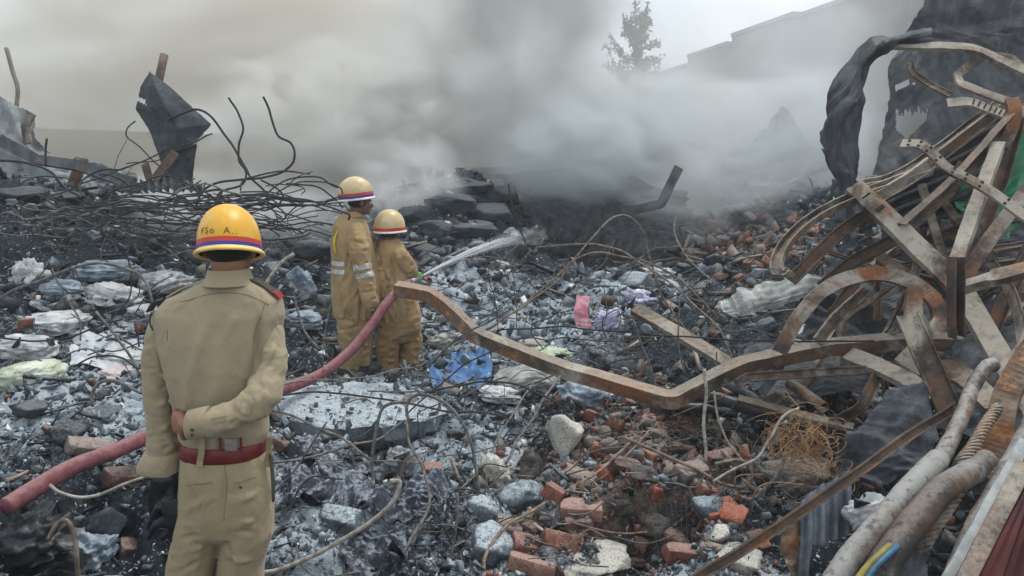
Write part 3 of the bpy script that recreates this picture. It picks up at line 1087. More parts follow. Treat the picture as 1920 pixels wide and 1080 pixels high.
off = empty('person', (float(O(415, 800)[0]), YO, 0))
tag(off, 'officer in khaki uniform and yellow helmet seen from behind, hand behind his back', 'person')
HC = O(432, 462, .02)                   # head centre
RH = rot(-.10, 0, .04)
wristL, wristR = O(308, 880, -.01), O(350, 797, -.175)
bp = head_parts(RH, HC, 1.0, O(430, 545, 0))
bp += [loft(rings([(O(430, 540), .06, .05), (O(420, 580), .16, .08), (O(412, 640), .155, .09), (O(412, 740), .13, .085), (O(420, 830), .125, .09), (O(424, 930), .145, .10), (O(424, 985), .14, .10)]), 24),
       limb([O(322, 625), O(299, 700), O(300, 800), wristL], [.045, .04, .034, .026]),
       limb([O(486, 625), O(502, 685, -.03), O(495, 740, -.11), O(430, 778, -.17), wristR], [.045, .042, .038, .034, .026]),
       limb([O(375, 970), O(362, 1120), O(360, 1180), O(365, 1320), (O(368, 1340)[0], YO, .08)], [.075, .06, .055, .045, .045]),
       limb([O(462, 970), O(450, 1120), O(450, 1180), O(455, 1320), (O(464, 1340)[0], YO, .08)], [.068, .055, .05, .042, .042])]
bp += hand_parts(wristR, (-.85, .75, -.10), (-.5, -1, .1), -1, .7, .92)
bp += hand_parts(wristL, (.06, .05, -1), (-.3, -1, 0), 1, .35, .88)
Vb, Fb = join(bp)
Vb, Fb, Nb = remesh(Vb, Fb, .0055, 3)
mk('body', Vb, Fb, M_SKIN1, off, smooth=True)
eyes(off, RH, HC)
V_, F_ = ellipsoid(HC + RH @ np.array((0, -.022, .022)), (.079, .092, .090), RH, 4)
V_, F_, _n1 = slice_band(V_, F_, [(HC + RH @ np.array((0, .05, -.035)), RH @ np.array((0, -.8, .55)))])
mk('hair', V_, F_, M_HAIR, off, smooth=True)
# shirt
T = [(512, 430, 35, .055), (526, 430, 44, .062), (541, 428, 76, .072), (560, 421, 108, .085), (590, 413, 122, .104), (630, 410, 116, .118), (680, 410, 103, .122),
     (730, 412, 93, .115), (780, 417, 87, .108), (808, 421, 85, .108), (822, 421, 80, .104), (834, 421, 76, .100)]
sh = [loft(rings([(O(c, v), hw * PX, hd) for v, c, hw, hd in T]), 40, 2.25),
      limb([O(345, 592), O(317, 612), O(302, 655), O(297, 710), O(300, 770), O(304, 820), O(305, 858)], [.056, .061, .055, .047, .046, .048, .051], 24),
      limb([O(468, 588), O(494, 608), O(506, 655, -.02), O(505, 700, -.06), O(492, 742, -.12), O(450, 772, -.16), O(404, 790, -.185), O(376, 795, -.19)], [.053, .060, .053, .051, .052, .047, .043, .040], 24)]
b = -.115
CR = 1.7
cr_ = [(O(452, 560, b), O(420, 640, b), .022, .006), (O(395, 575, b), O(352, 740, b), .03, .007), (O(425, 640, b - .01), O(400, 770, b), .035, .005),
       (O(325, 640, -.06), O(333, 790, -.08), .018, -.010), (O(345, 650, -.09), O(350, 780, -.1), .02, .006), (O(487, 600, -.08), O(478, 720, -.09), .018, -.011), (O(470, 620, -.1), O(455, 730, -.11), .02, .006),
       (O(350, 800, b), O(400, 815, b), .012, .005), (O(470, 800, b), O(500, 812, -.06), .012, .006), (O(345, 770, -.09), O(380, 815, b), .012, -.005),
       (O(272, 690, -.03), O(322, 712, -.04), .013, .007), (O(270, 735, -.03), O(325, 722, -.04), .012, -.006), (O(272, 765, -.03), O(328, 750, -.04), .014, .007), (O(275, 815, -.03), O(335, 795, -.04), .013, .006), (O(275, 842, -.03), O(335, 835, -.04), .011, -.005),
       (O(285, 620, -.05), O(300, 700, -.05), .013, .005), (O(310, 620, -.05), O(318, 700, -.05), .012, -.006), (O(283, 650, -.03), O(290, 850, -.04), .010, .004),
       (O(520, 640, -.06), O(495, 690, -.1), .013, .007), (O(530, 690, -.05), O(488, 712, -.12), .012, -.007), (O(522, 712, -.10), O(478, 735, -.16), .012, .007),
       (O(500, 720, -.16), O(490, 780, -.17), .012, .006), (O(478, 735, -.2), O(470, 800, -.19), .012, -.006), (O(455, 748, -.2), O(452, 806, -.2), .012, .006), (O(430, 755, -.21), O(400, 775, -.22), .012, .005), (O(420, 800, -.21), O(470, 780, -.21), .010, -.005),
       (O(360, 545, -.09), O(330, 580, -.08), .014, .005), (O(478, 545, -.09), O(505, 590, -.08), .014, .004)]
shirt, Vs, Fs = garment('shirt', sh[:1], .0062, M_KHAKI, off, cr_, .0050, (7, 7, 2.6), 3, 4)
for q_, part in enumerate(sh[1:]):
    _o, _V, _F = garment('sleeve', [part], .0058, M_KHAKI, shirt, cr_, .0075, (9, 9, 9) if q_ else (8, 8, 11), 30 + q_, 3)
    Vs = np.vstack([Vs, _V])
# seams: yoke, centre of the sleeve head
def seam(pts, mat, parent, r=.0014, name='seam', surf=Vs):
    P = spline(np.array(pts), 10)
    out = []
    for p in P:                       # drop each point on to the nearest cloth vertex
        i = np.argmin(((surf - p) ** 2).sum(1))
        out.append(surf[i] + (0, -.0006, 0))
    out = np.array(out)
    k = np.ones(5) / 5
    for ax in range(3):
        pad = np.concatenate([[out[0, ax]] * 2, out[:, ax], [out[-1, ax]] * 2])
        out[:, ax] = np.convolve(pad, k, 'valid')
    V_, F_ = tube(out, r, 5)
    return mk(name, V_, F_, mat, parent, smooth=True)


M_SEAM = m_cloth('seam_thread', (0.21, 0.165, 0.10), .1, 300, .1)
seam([O(330, 562, -.08), O(380, 548, -.1), O(430, 545, -.1), O(480, 552, -.09), O(512, 572, -.07)], M_SEAM, shirt)
seam([O(300, 575, -.03), O(318, 600, -.07), O(324, 640, -.08)], M_SEAM, shirt)
seam([O(500, 560, -.05), O(487, 600, -.08), O(482, 650, -.09)], M_SEAM, shirt)
# collar
V_, F_ = loft(rings([(O(429, 503, -.0), 36 * PX, .066), (O(429, 508, -.0), 38.5 * PX, .071), (O(430, 520, -.004), 42 * PX, .080), (O(430, 531, -.006), 49 * PX, .090)]), 48, 2, cap=False)
V2, F2 = loft(rings([(O(429, 505, -.0), 34 * PX, .062), (O(430, 531, -.0), 44 * PX, .075)]), 48, 2, cap=False)
V_, F_ = join([(V_, F_), (V2, [f[::-1] for f in F2])])
mk('collar', V_, F_, M_KHAKI, shirt, smooth=True)
# epaulettes
def strap(u0, v0, u1, v1, dy, w, mat, name, par, lift=.006, y1=0):
    p, q = O(u0, v0, dy), O(u1, v1, dy + y1)
    m = (p + q) / 2 + (0, 0, .008)
    P = spline([p + (0, 0, lift), m + (0, 0, lift), q + (0, 0, lift)], 4)
    V_, F_ = sweep(P, flat(w, .006), (0, 0, 1))
    return mk(name, V_, F_, mat, par, smooth=False)


e1 = strap(466, 527, 522, 560, .0, .05, M_EPAU, 'epaulette', shirt, .012)
strap(511, 556, 528, 568, .0, .051, m_plain('dark_red_tab', (0.22, 0.025, 0.02), .7), 'red_tab', e1, .0165)
e2 = strap(392, 530, 318, 561, .0, .05, M_KHAKI, 'epaulette', shirt, .010)
e3 = strap(300, 568, 281, 590, -.01, .045, M_EPAU, 'shoulder_badge', shirt, .012)
V_, F_ = tube(spline([O(284, 585, -.05), O(281, 605, -.05), O(287, 620, -.055)], 5), .003, 6)
mk('lanyard', V_, F_, M_EPAU, shirt, smooth=True)
# right cuff with two buttons
d_ = unit(O(350, 797, -.19) - O(395, 791, -.185))
P0 = O(392, 791, -.186)
P1 = O(353, 797, -.19)
upv = np.array((0, 0, 1.)); fv = np.cross(d_, upv)
V_, F_ = loft([(P0 + (P1 - P0) * t, upv * r, fv * r * .93) for t, r in ((0, .049), (.02, .0505), (.5, .0495), (.98, .0465), (1, .045))], 32, 2)
V_ = V_ + .0012 * np.stack([vnoise(V_ * 40, 1)] * 3, 1)
cf = mk('cuff', V_, F_, M_KHAKI, shirt, smooth=True)
for vv in (806, 816):
    V_, F_ = ellipsoid(O(360, vv, -.238), (.0058, .003, .0058), sub=2)
    mk('button', V_, F_, M_EPAU, cf, smooth=True)
V_, F_ = sweep(np.array([O(395, 790, -.236), O(425, 783, -.222)]), flat(.018, .003), (0, -1, 0))
mk('placket', V_, F_, M_KHAKI, shirt)
# rolled left cuff
V_, F_ = loft(rings([(O(305, 845, -.0), .054, .054), (O(304, 856, -.0), .062, .062), (O(302, 868, -.0), .069, .066), (O(301, 880, -.0), .070, .066), (O(303, 884, 0), .064, .06), (O(305, 876, 0), .050, .050), (O(305, 860, 0), .048, .048)]), 40, 2.1)
n_ = fbm(V_ * 14, 3, 4)
V_ = V_ + np.stack([n_ * .010, n_ * .006, n_ * .006 - .10 * (V_[:, 0] - O(303, 860)[0])], 1)
mk('rolled_cuff', V_, F_, M_KHAKI, shirt, smooth=True)
# trousers
TR = [(836, 420, 79, .103), (850, 421, 82, .107), (880, 424, 87, .116), (920, 425, 90, .124), (955, 424, 91, .124), (985, 423, 92, .112), (1000, 423, 88, .08)]
tr = [loft(rings([(O(c, v), hw * PX, hd) for v, c, hw, hd in TR]), 40, 2.3),
      loft(rings([(O(c, v), hw * PX, hd) for v, c, hw, hd in ((955, 380, 44, .105), (1000, 374, 49, .105), (1050, 362, 47, .098), (1120, 353, 45, .09), (1200, 350, 42, .085), (1330, 352, 40, .08), (1350, 352, 40, .08))]), 30, 2.1),
      loft(rings([(O(c, v), hw * PX, hd) for v, c, hw, hd in ((955, 466, 44, .105), (1000, 464, 49, .105), (1050, 455, 46, .098), (1120, 450, 45, .09), (1200, 450, 42, .085), (1330, 455, 40, .08), (1350, 455, 40, .08))]), 30, 2.1)]
cr_ = [(O(421, 880, -.12), O(418, 985, -.12), .012, -.006), (O(418, 985, -.1), O(345, 1010, -.1), .015, -.007), (O(418, 975, -.1), O(350, 985, -.1), .015, .006), (O(423, 985, -.1), O(500, 1010, -.1), .015, -.007),
       (O(425, 970, -.1), O(495, 985, -.1), .015, .006), (O(345, 960, -.1), O(400, 930, -.12), .02, .004), (O(440, 940, -.12), O(505, 925, -.08), .02, .005), (O(320, 1040, -.08), O(390, 1022, -.1), .015, .006),
       (O(318, 1075, -.08), O(385, 1050, -.1), .015, -.006), (O(420, 1040, -.1), O(490, 1060, -.08), .016, .006), (O(385, 1000, -.1), O(360, 1120, -.1), .02, .006), (O(440, 1000, -.1), O(450, 1120, -.1), .02, .005),
       (O(350, 870, -.1), O(365, 930, -.12), .02, .004), (O(420, 1000, -.1), O(440, 1080, -.1), .014, -.005)]
trs, Vt, Ft = garment('trousers', tr, .0065, M_KHAKI2, off, cr_, .0052, (6, 6, 3), 13, 4)
M_SEAM2 = m_cloth('trouser_seam_thread', (0.20, 0.155, 0.09), .1, 300, .1)
seam([O(421, 852, -.1), O(420, 900, -.13), O(421, 980, -.12)], M_SEAM2, trs, surf=Vt)
seam([O(438, 908, -.12), O(462, 904, -.12), O(492, 897, -.1)], M_SEAM2, trs, .0018, surf=Vt)
seam([O(345, 912, -.1), O(368, 908, -.12), O(398, 906, -.12)], M_SEAM2, trs, .0018, surf=Vt)
V_, F_ = ellipsoid(O(451, 914, -.127), (.0055, .003, .0055), sub=2)
mk('button', V_, F_, M_EPAU, trs, smooth=True)
V_, F_ = sweep(spline([O(507, 850, -.03), O(511, 890, -.035), O(513, 940, -.03)], 5), flat(.012, .005), (1, -.4, 0))
mk('side_tape', V_, F_, M_EPAU, trs)
# belt, plate and loops
BL = [(821, 420, 80, .109), (823, 420, 81.5, .111), (845, 420.5, 82.5, .113), (848, 420.5, 81.5, .111)]
V_, F_ = loft(rings([(O(c, v), hw * PX, hd) for v, c, hw, hd in BL]), 56, 2.3)
belt = mk('belt', V_, F_, M_BELT, off, smooth=True)
V_, F_ = box(O(433, 834, -.115), (.040, .004, .040)); mk('belt_plate', V_, F_, M_STEEL, belt)
for u0 in (413, 452):
    V_, F_ = box(O(u0, 834, -.1145), (.007, .006, .047)); mk('keeper', V_, F_, M_BELT, belt)
for u0, dy in ((379, -.106), (505, -.02)):
    P = np.array([O(u0, 816, dy - .004), O(u0, 820, dy - .012), O(u0 - 1, 850, dy - .014), O(u0 - 4, 864, dy - .008), O(u0 - 5, 876, dy - .012)])
    V_, F_ = sweep(P, flat(.02, .003), (0, -1, 0)); mk('belt_loop', V_, F_, M_KHAKI2, trs)
# gloved left hand
gl = hand_parts(O(308, 905, -.02), (-.04, .0, -1), (-.25, -1, 0), 1, .42, 1.06, .03, 1.5)
gl += [loft(rings([(O(316, 884, -.008), .044, .042), (O(317, 892, -.008), .048, .045), (O(316, 912, -.01), .044, .040), (O(315, 925, -.01), .040, .034)]), 24, 2.1)]
# the pair's empty glove, held in the fingers
gl += [loft([(O(325, 935, -.055), (.040, 0, .006), (0, .010, 0)), (O(328, 960, -.06), (.043, 0, .006), (0, .014, 0)), (O(325, 985, -.062), (.038, 0, .008), (0, .012, 0))], 20, 2.4),
       limb([O(345, 975, -.06), O(338, 996, -.06), O(322, 1012, -.06)], [.013, .012, .010], 10), limb([O(330, 980, -.06), O(318, 1000, -.06), O(305, 1008, -.055)], [.013, .012, .010], 10),
       limb([O(305, 975, -.06), O(290, 990, -.06), O(280, 1008, -.05)], [.013, .012, .010], 10), limb([O(300, 950, -.05), O(288, 970, -.05), O(278, 990, -.05)], [.014, .012, .010], 10)]
Vg, Fg = join(gl)
Vg, Fg, Ng = remesh(Vg, Fg, .0045, 3)
Vg = wrinkle(Vg, Ng, .004, (18, 18, 12), 40)
g_ = mk('glove', Vg, Fg, M_GLOVE, off, smooth=True)
V_, F_ = tube(spline([O(345, 945, -.075), O(350, 962, -.07), O(346, 985, -.07)], 5), .0022, 6)
mk('green_trim', V_, F_, M_GREEN, g_, smooth=True)
# boots
for u0 in (353, 455):
    p = O(u0, 1340); p[2] = 0
    V1 = limb([p + (0, -.06, .045), p + (0, .05, .05), p + (0, .17, .035)], [.045, .047, .036], 16)
    V2 = limb([p + (0, -.03, .05), p + (0, -.02, .2)], [.05, .05], 16)
    V_, F_ = join([V1, V2]); mk('boot', V_, F_, M_BOOT, off, smooth=True)
# helmet, tilted back
HR = rot(-.27, -.06, .05)
hc = O(431, 474, .0)
hm = helmet(off, hc, HR, .097, .120, .160, M_YEL, M_YRIM, M_RED, M_BLUE, .034, .0085)
V_, F_ = ellipsoid(hc + HR @ np.array((0, -.01, .160)), (.004, .004, .002), sub=2); mk('crown_rivet', V_, F_, M_INK, hm)


def dome_text(txt, hc, HR, rx, ry, h, parent, ang0, z0, size):
    cu = bpy.data.curves.new('txt', 'FONT'); cu.body = txt; cu.size = size; cu.offset = .0001; cu.space_character = 1.25; cu.resolution_u = 3
    o = bpy.data.objects.new('txt', cu); COL.objects.link(o)
    me = bpy.data.meshes.new_from_object(o.evaluated_get(bpy.context.evaluated_depsgraph_get()))
    bm = bmesh.new(); bm.from_mesh(me); bmesh.ops.triangulate(bm, faces=bm.faces); bmesh.ops.subdivide_edges(bm, edges=bm.edges, cuts=1)
    V, Fc = [], [tuple(v.index for v in f.verts) for f in bm.faces]
    for v in bm.verts:
        x, y = v.co.x, v.co.y
        a = ang0 + x / rx
        z = z0 + y - x * .06
        r = (1 - max(0, (z - .02) / (h - .02)) ** 2.35) ** (1 / 2.05) + .012
        V.append(hc + HR @ np.array((math.cos(a) * rx * r, math.sin(a) * ry * r, z)))
    bm.free(); bpy.data.objects.remove(o)
    return mk('lettering', np.array(V), Fc, M_INK, parent)


dome_text('FSo  A..', hc, HR, .097, .120, .160, hm, -math.pi / 2 - .60, .047, .030)


# ---------- the two firefighters
def figure(label, Y, head, yaw, pitch, torso, arms, legs, hands, hips, helm, cloth, cloth2, s=1.0, seed=0, boots=((0, 0),)):
    px = Y / F
    Q = lambda u, v, dy=0.0: WY(u, v, Y + dy)
    base = Q(head[0], 700); g = float(ground(base[0], Y))
    p = empty('person', (base[0], Y, g))
    tag(p, label, 'person')
    R = rot(pitch, 0, yaw)
    hc_ = Q(head[0], head[1], head[2])
    bp = head_parts(R, hc_, s, Q(*hips['neck']))
    bp += [loft(rings([(Q(c, v, dy), hw * .75 * px, hd * .75) for v, c, hw, hd, dy in torso]), 20)]
    for a in arms: bp.append(limb([Q(*q[:3]) for q in a], [q[3] * .7 for q in a], 12))
    for a in legs: bp.append(limb([Q(*q[:3]) for q in a], [q[3] * .7 for q in a], 12))
    for hnd in hands: bp += hand_parts(Q(*hnd[0]), hnd[1], hnd[2], hnd[3], hnd[4], s)
    Vb, Fb = join(bp); Vb, Fb, _ = remesh(Vb, Fb, .008, 1)
    mk('body', Vb, Fb, M_SKIN2, p, smooth=True)
    eyes(p, R, hc_, s)
    V_, F_ = ellipsoid(hc_ + R @ np.array((0, -.024, .020)) * s, (.079 * s, .090 * s, .088 * s), R, 3)
    V_, F_, _n = slice_band(V_, F_, [(hc_ + R @ np.array((0, .05, -.03)) * s, R @ np.array((0, -.85, .5)))])
    mk('hair', V_, F_, M_HAIR, p, smooth=True)
    jk = [loft(rings([(Q(c, v, dy), hw * px, hd) for v, c, hw, hd, dy in torso]), 30, 2.2)]
    crs = []
    r = np.random.default_rng(seed)
    for v, c, hw, hd, dy in torso[3:]:
        for q in range(5):
            x0 = c + r.uniform(-.8, .6) * hw
            crs.append((Q(x0, v - 12, dy - hd), Q(x0 + r.uniform(-14, 18), v + r.uniform(8, 34), dy - hd), .022, r.choice((-1, 1)) * .012))
    for a in arms:
        for q in a[1:-1]:
            for e in (-8, 6):
                crs.append((Q(q[0] - 20, q[1] + e + r.uniform(-6, 6), q[2] - q[3] * .8), Q(q[0] + 20, q[1] + e + r.uniform(-8, 8), q[2] - q[3] * .8), .018, r.choice((-1, 1)) * .011))
    jacket, Vj, Fj = garment('jacket', jk, .011, cloth, p, crs, .013, (6, 6, 3.5), seed, 2)
    SL = []
    for q_, a in enumerate(arms):
        SL.append(garment('sleeve', [limb([Q(*q[:3]) for q in a[:-1]], [q[3] for q in a[:-1]], 18)], .0095, cloth, jacket, crs, .012, (8, 8, 9), seed + 50 + q_, 2))
    lg = [loft(rings([(Q(c, v, dy), hw * px, hd) for v, c, hw, hd, dy in hips['rings']]), 26, 2.2)]
    for a in legs: lg.append(limb([Q(*q[:3]) for q in a[:-1]], [q[3] for q in a[:-1]], 18))
    crs = []
    for a in legs:
        for q in a[1:-1]:
            for e in range(3):
                crs.append((Q(q[0] - 24, q[1] + r.uniform(-22, 22), q[2] - q[3] * .8), Q(q[0] + 24, q[1] + r.uniform(-22, 22), q[2] - q[3] * .8), .022, r.choice((-1, 1)) * .013))
    garment('trousers', lg, .011, cloth2, p, crs, .017, (6, 6, 5), seed + 7, 2)
    HRr = rot(helm['tilt'], helm.get('roll', 0), yaw)
    helmet(p, Q(*helm['c']), HRr, *helm['r'], M_CREAMH, M_WRIM, M_RED, M_BLUE if helm['blue'] else M_RED, helm['band'], .011)
    for u0, v0, dy in boots:
        b0 = Q(u0, v0, dy)
        fx = np.array((math.sin(-yaw), math.cos(yaw), 0))
        V1 = limb([b0 - fx * .06 + (0, 0, .045), b0 + fx * .06 + (0, 0, .05), b0 + fx * .18 + (0, 0, .035)], [.05, .052, .04], 14)
        V2 = limb([b0 + (0, 0, .06), b0 + (0, 0, .2)], [.06, .06], 14)
        V_, F_ = join([V1, V2]); bo = mk('boot', V_, F_, M_BOOT, p, smooth=True)
        V_, F_ = limb([b0 - fx * .07 + (0, 0, .012), b0 + fx * .19 + (0, 0, .012)], [.05, .045], 14)
        V_[:, 2] = np.clip(V_[:, 2], b0[2] - .005, b0[2] + .03)
        mk('sole', V_, F_, M_SOLE, bo)
    # belt line of the jacket hem and the collar
    V_, F_ = loft(rings([(Q(hips['neck'][0], hips['neck'][1] - 6, hips['neck'][2]), .062, .066), (Q(hips['neck'][0], hips['neck'][1] + 4, hips['neck'][2]), .082, .085)]), 24, 2, cap=False)
    mk('collar', V_, F_, cloth, jacket, smooth=True)
    return p, jacket, Vj, Fj, Q, SL


def band_on(jacket, Vj, Fj, cuts, mat, name='reflective_strip', off_=.004):
    V, Fc, N = slice_band(Vj, Fj, cuts)
    if len(V) and len(Fc):
        return mk(name, V + N * off_, Fc, mat, jacket, smooth=True)


Y1 = 6.30
torso1 = [(396, 660, 15, .07, .0), (408, 657, 22, .10, .0), (425, 657, 33, .14, 0), (450, 658, 38, .16, 0), (485, 663, 41, .165, 0), (520, 666, 45, .17, 0), (555, 669, 46, .165, 0), (578, 669, 45, .165, 0), (590, 669, 46, .17, 0), (594, 669, 42, .15, 0)]
arm1 = [(668, 432, -.12, .072), (673, 460, -.17, .082), (680, 500, -.17, .078), (688, 540, -.17, .072), (698, 572, -.16, .062), (704, 588, -.15, .034)]
arm1b = [(668, 428, .14, .075), (700, 470, .18, .075), (712, 520, .16, .065), (718, 560, .08, .055), (720, 575, .03, .032)]
leg1a = [(654, 600, -.07, .090), (653, 630, -.07, .088), (660, 660, -.06, .082), (656, 690, -.05, .082), (660, 702, -.05, .05)]
leg1b = [(678, 600, .07, .095), (681, 630, .07, .092), (680, 660, .07, .085), (677, 686, .07, .08), (674, 697, .07, .05)]
P1, J1, Vj1, Fj1, Q1, SL1 = figure('taller firefighter in tan overalls with silver bands, gripping the pink hose', Y1, (676, 379, 0), -1.15, -.06, torso1, [arm1, arm1b], [leg1a, leg1b],
    [((704, 590, -.15), (.15, 0, -1), (-.2, -1, 0), 1, .9), ((720, 577, .03), (-.2, -.2, -1), (1, .2, 0), -1, .9)],
    {'neck': (664, 402, 0), 'rings': [(560, 668, 36, .13, 0), (590, 667, 35, .135, 0), (612, 667, 34, .14, 0), (626, 667, 28, .12, 0)]},
    {'c': (668, 372, 0), 'r': (.125, .148, .185), 'tilt': .10, 'blue': True, 'band': .05}, M_TAN, M_TAN, 1.0, 21, ((655, 707, -.05), (676, 700, .07)))
# reflective bands: torso and sleeve
for v0 in (491, 506):
    band_on(J1, Vj1, Fj1, [(Q1(660, v0 - 4.5), (0, 0, -1)), (Q1(660, v0 + 4.0), (0, 0, 1)), (Q1(658, v0), (-1, .12, 0))], M_REFL)
ax_ = unit(Q1(688, 540, -.17) - Q1(673, 470, -.15))
for t in (500, 516):
    band_on(SL1[0][0], SL1[0][1], SL1[0][2], [(Q1(680, t - 4.5, -.17), ax_), (Q1(681, t + 4.5, -.17), -ax_)], M_REFL)
V_, F_ = tube(spline([Q1(637, 425, -.12), Q1(627, 450, -.14), Q1(629, 475, -.15)], 6), .008, 6)
mk('yellow_cord', V_, F_, M_YCORD, J1, smooth=True)

Y2 = 6.45
torso2 = [(448, 731, 16, .07, .0), (458, 733, 22, .10, .0), (470, 734, 27, .13, 0), (490, 737, 30, .14, 0), (520, 740, 32, .15, 0), (550, 746, 38, .165, 0), (580, 747, 39, .16, 0), (600, 748, 38, .15, 0)]
arm2 = [(748, 478, -.08, .074), (765, 502, -.06, .070), (772, 518, .02, .062), (781, 522, .14, .046), (785, 522, .20, .032)]
arm2b = [(716, 476, -.02, .075), (712, 515, -.10, .078), (725, 548, -.10, .068), (745, 545, .0, .055), (752, 542, .05, .032)]
leg2a = [(730, 600, -.06, .100), (728, 635, -.07, .098), (727, 668, -.07, .09), (726, 698, -.07, .088), (727, 712, -.05, .05)]
leg2b = [(766, 600, .05, .100), (770, 635, .05, .098), (767, 668, .05, .095), (764, 692, .04, .088), (762, 704, .04, .05)]
P2, J2, Vj2, Fj2, Q2, SL2 = figure('shorter firefighter in muddy tan overalls aiming the water nozzle', Y2, (733, 437, 0), -.55, -.25, torso2, [arm2, arm2b], [leg2a, leg2b],
    [((785, 522, .20), (.8, .6, .05), (0, -.1, 1), 1, .9), ((752, 542, .05), (1, .4, .3), (0, .3, 1), -1, .9)],
    {'neck': (732, 456, 0), 'rings': [(570, 747, 38, .15, 0), (595, 748, 40, .16, 0), (620, 748, 40, .16, 0), (636, 748, 34, .13, 0)]},
    {'c': (731, 433, 0), 'r': (.128, .145, .190), 'tilt': .02, 'blue': False, 'band': .034}, M_TAN, M_TAN2, .97, 33, ((730, 712, -.05), (764, 706, .05)))
ax2 = unit(Q2(781, 520, .16) - Q2(765, 495, 0))
band_on(SL2[0][0], SL2[0][1], SL2[0][2], [(Q2(772, 510, .09), ax2), (Q2(783, 521, .18), -ax2)], M_GREEN, 'green_cuff', .006)
# ------------------------------------------------------------------ bent steel, burnt sheets, pipes
R_OR = m_rust('orange_rusted_steel', .58, .45, .45)
R_MX = m_rust('mottled_rusted_steel', .38, .55, .5)
R_PL = m_rust('ash_pale_steel', .32, .9, .4)
R_DK = m_rust('dark_burnt_steel', .30, .12, .6)
R_GR = m_rust('grey_burnt_steel', .18, .55, .5)
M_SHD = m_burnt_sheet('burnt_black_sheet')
M_SHG = m_burnt_sheet('burnt_grey_sheet', (0.03, 0.034, 0.04), (0.10, 0.108, 0.12), .35)
M_SHB = m_burnt_sheet('blue_grey_sheet', (0.05, 0.065, 0.085), (0.16, 0.19, 0.23), .45)
M_ALU = m_burnt_sheet('pale_aluminium_sheet', (0.22, 0.23, 0.23), (0.50, 0.51, 0.50), .7, .4)


def sharp(pts, n=5, r=.22):
    """Straight runs with tight bends."""
    P = np.asarray(pts, dtype=np.float64)
    out = [P[0]]
    for i in range(1, len(P) - 1):
        a, b, c = P[i - 1], P[i], P[i + 1]
        p, q = b + (a - b) * r * .5, b + (c - b) * r * .5
        for t in np.linspace(0, 1, n):
            out.append((1 - t) ** 2 * p + 2 * t * (1 - t) * b + t * t * q)
    out.append(P[-1])
    res = [out[0]]
    for a, b in zip(out[:-1], out[1:]):
        L = np.linalg.norm(b - a); m = max(1, int(L / .08))
        for j in range(1, m + 1): res.append(a + (b - a) * j / m)
    return np.array(res)


def dent(V, amp=.005, s=0, f=7):
    V = np.asarray(V)
    return V + amp * np.stack([fbm(V * f, 3, s), fbm(V * f + 40, 3, s + 3), fbm(V * f + 80, 3, s + 6)], 1)


def beam(name, label, pts, w, f, mat, hint=(0, -1, .55), tw=None, mode='c', group='bent steel sections of the collapsed roof', cat='steel beam', t=.005, prof=None, amp=.006, holes=None):
    w = w * .79
    P = WP(pts)
    P = spline(P, 8) if mode == 'c' else sharp(P, 5, .10 if mode == 'S' else .22)
    n = len(P)
    twv = None if tw is None else np.interp(np.linspace(0, 1, n), np.linspace(0, 1, len(tw)), tw)
    H = np.asarray(hint, dtype=float)
    if H.ndim == 2:
        H = np.stack([np.interp(np.linspace(0, 1, n), np.linspace(0, 1, len(H)), H[:, i]) for i in range(3)], 1)
    pr = prof or chan(w, f, t)
    if prof is None and mat in (R_DK, R_GR): pr = [(x, -y) for x, y in chan(w, f * .8, t * 1.5)][::-1]
    V, Fc = sweep(P, pr, H, twv)
    o = mk(name, dent(V, amp, len(label)), Fc, mat)
    tag(o, label, cat, group)
    return o, P


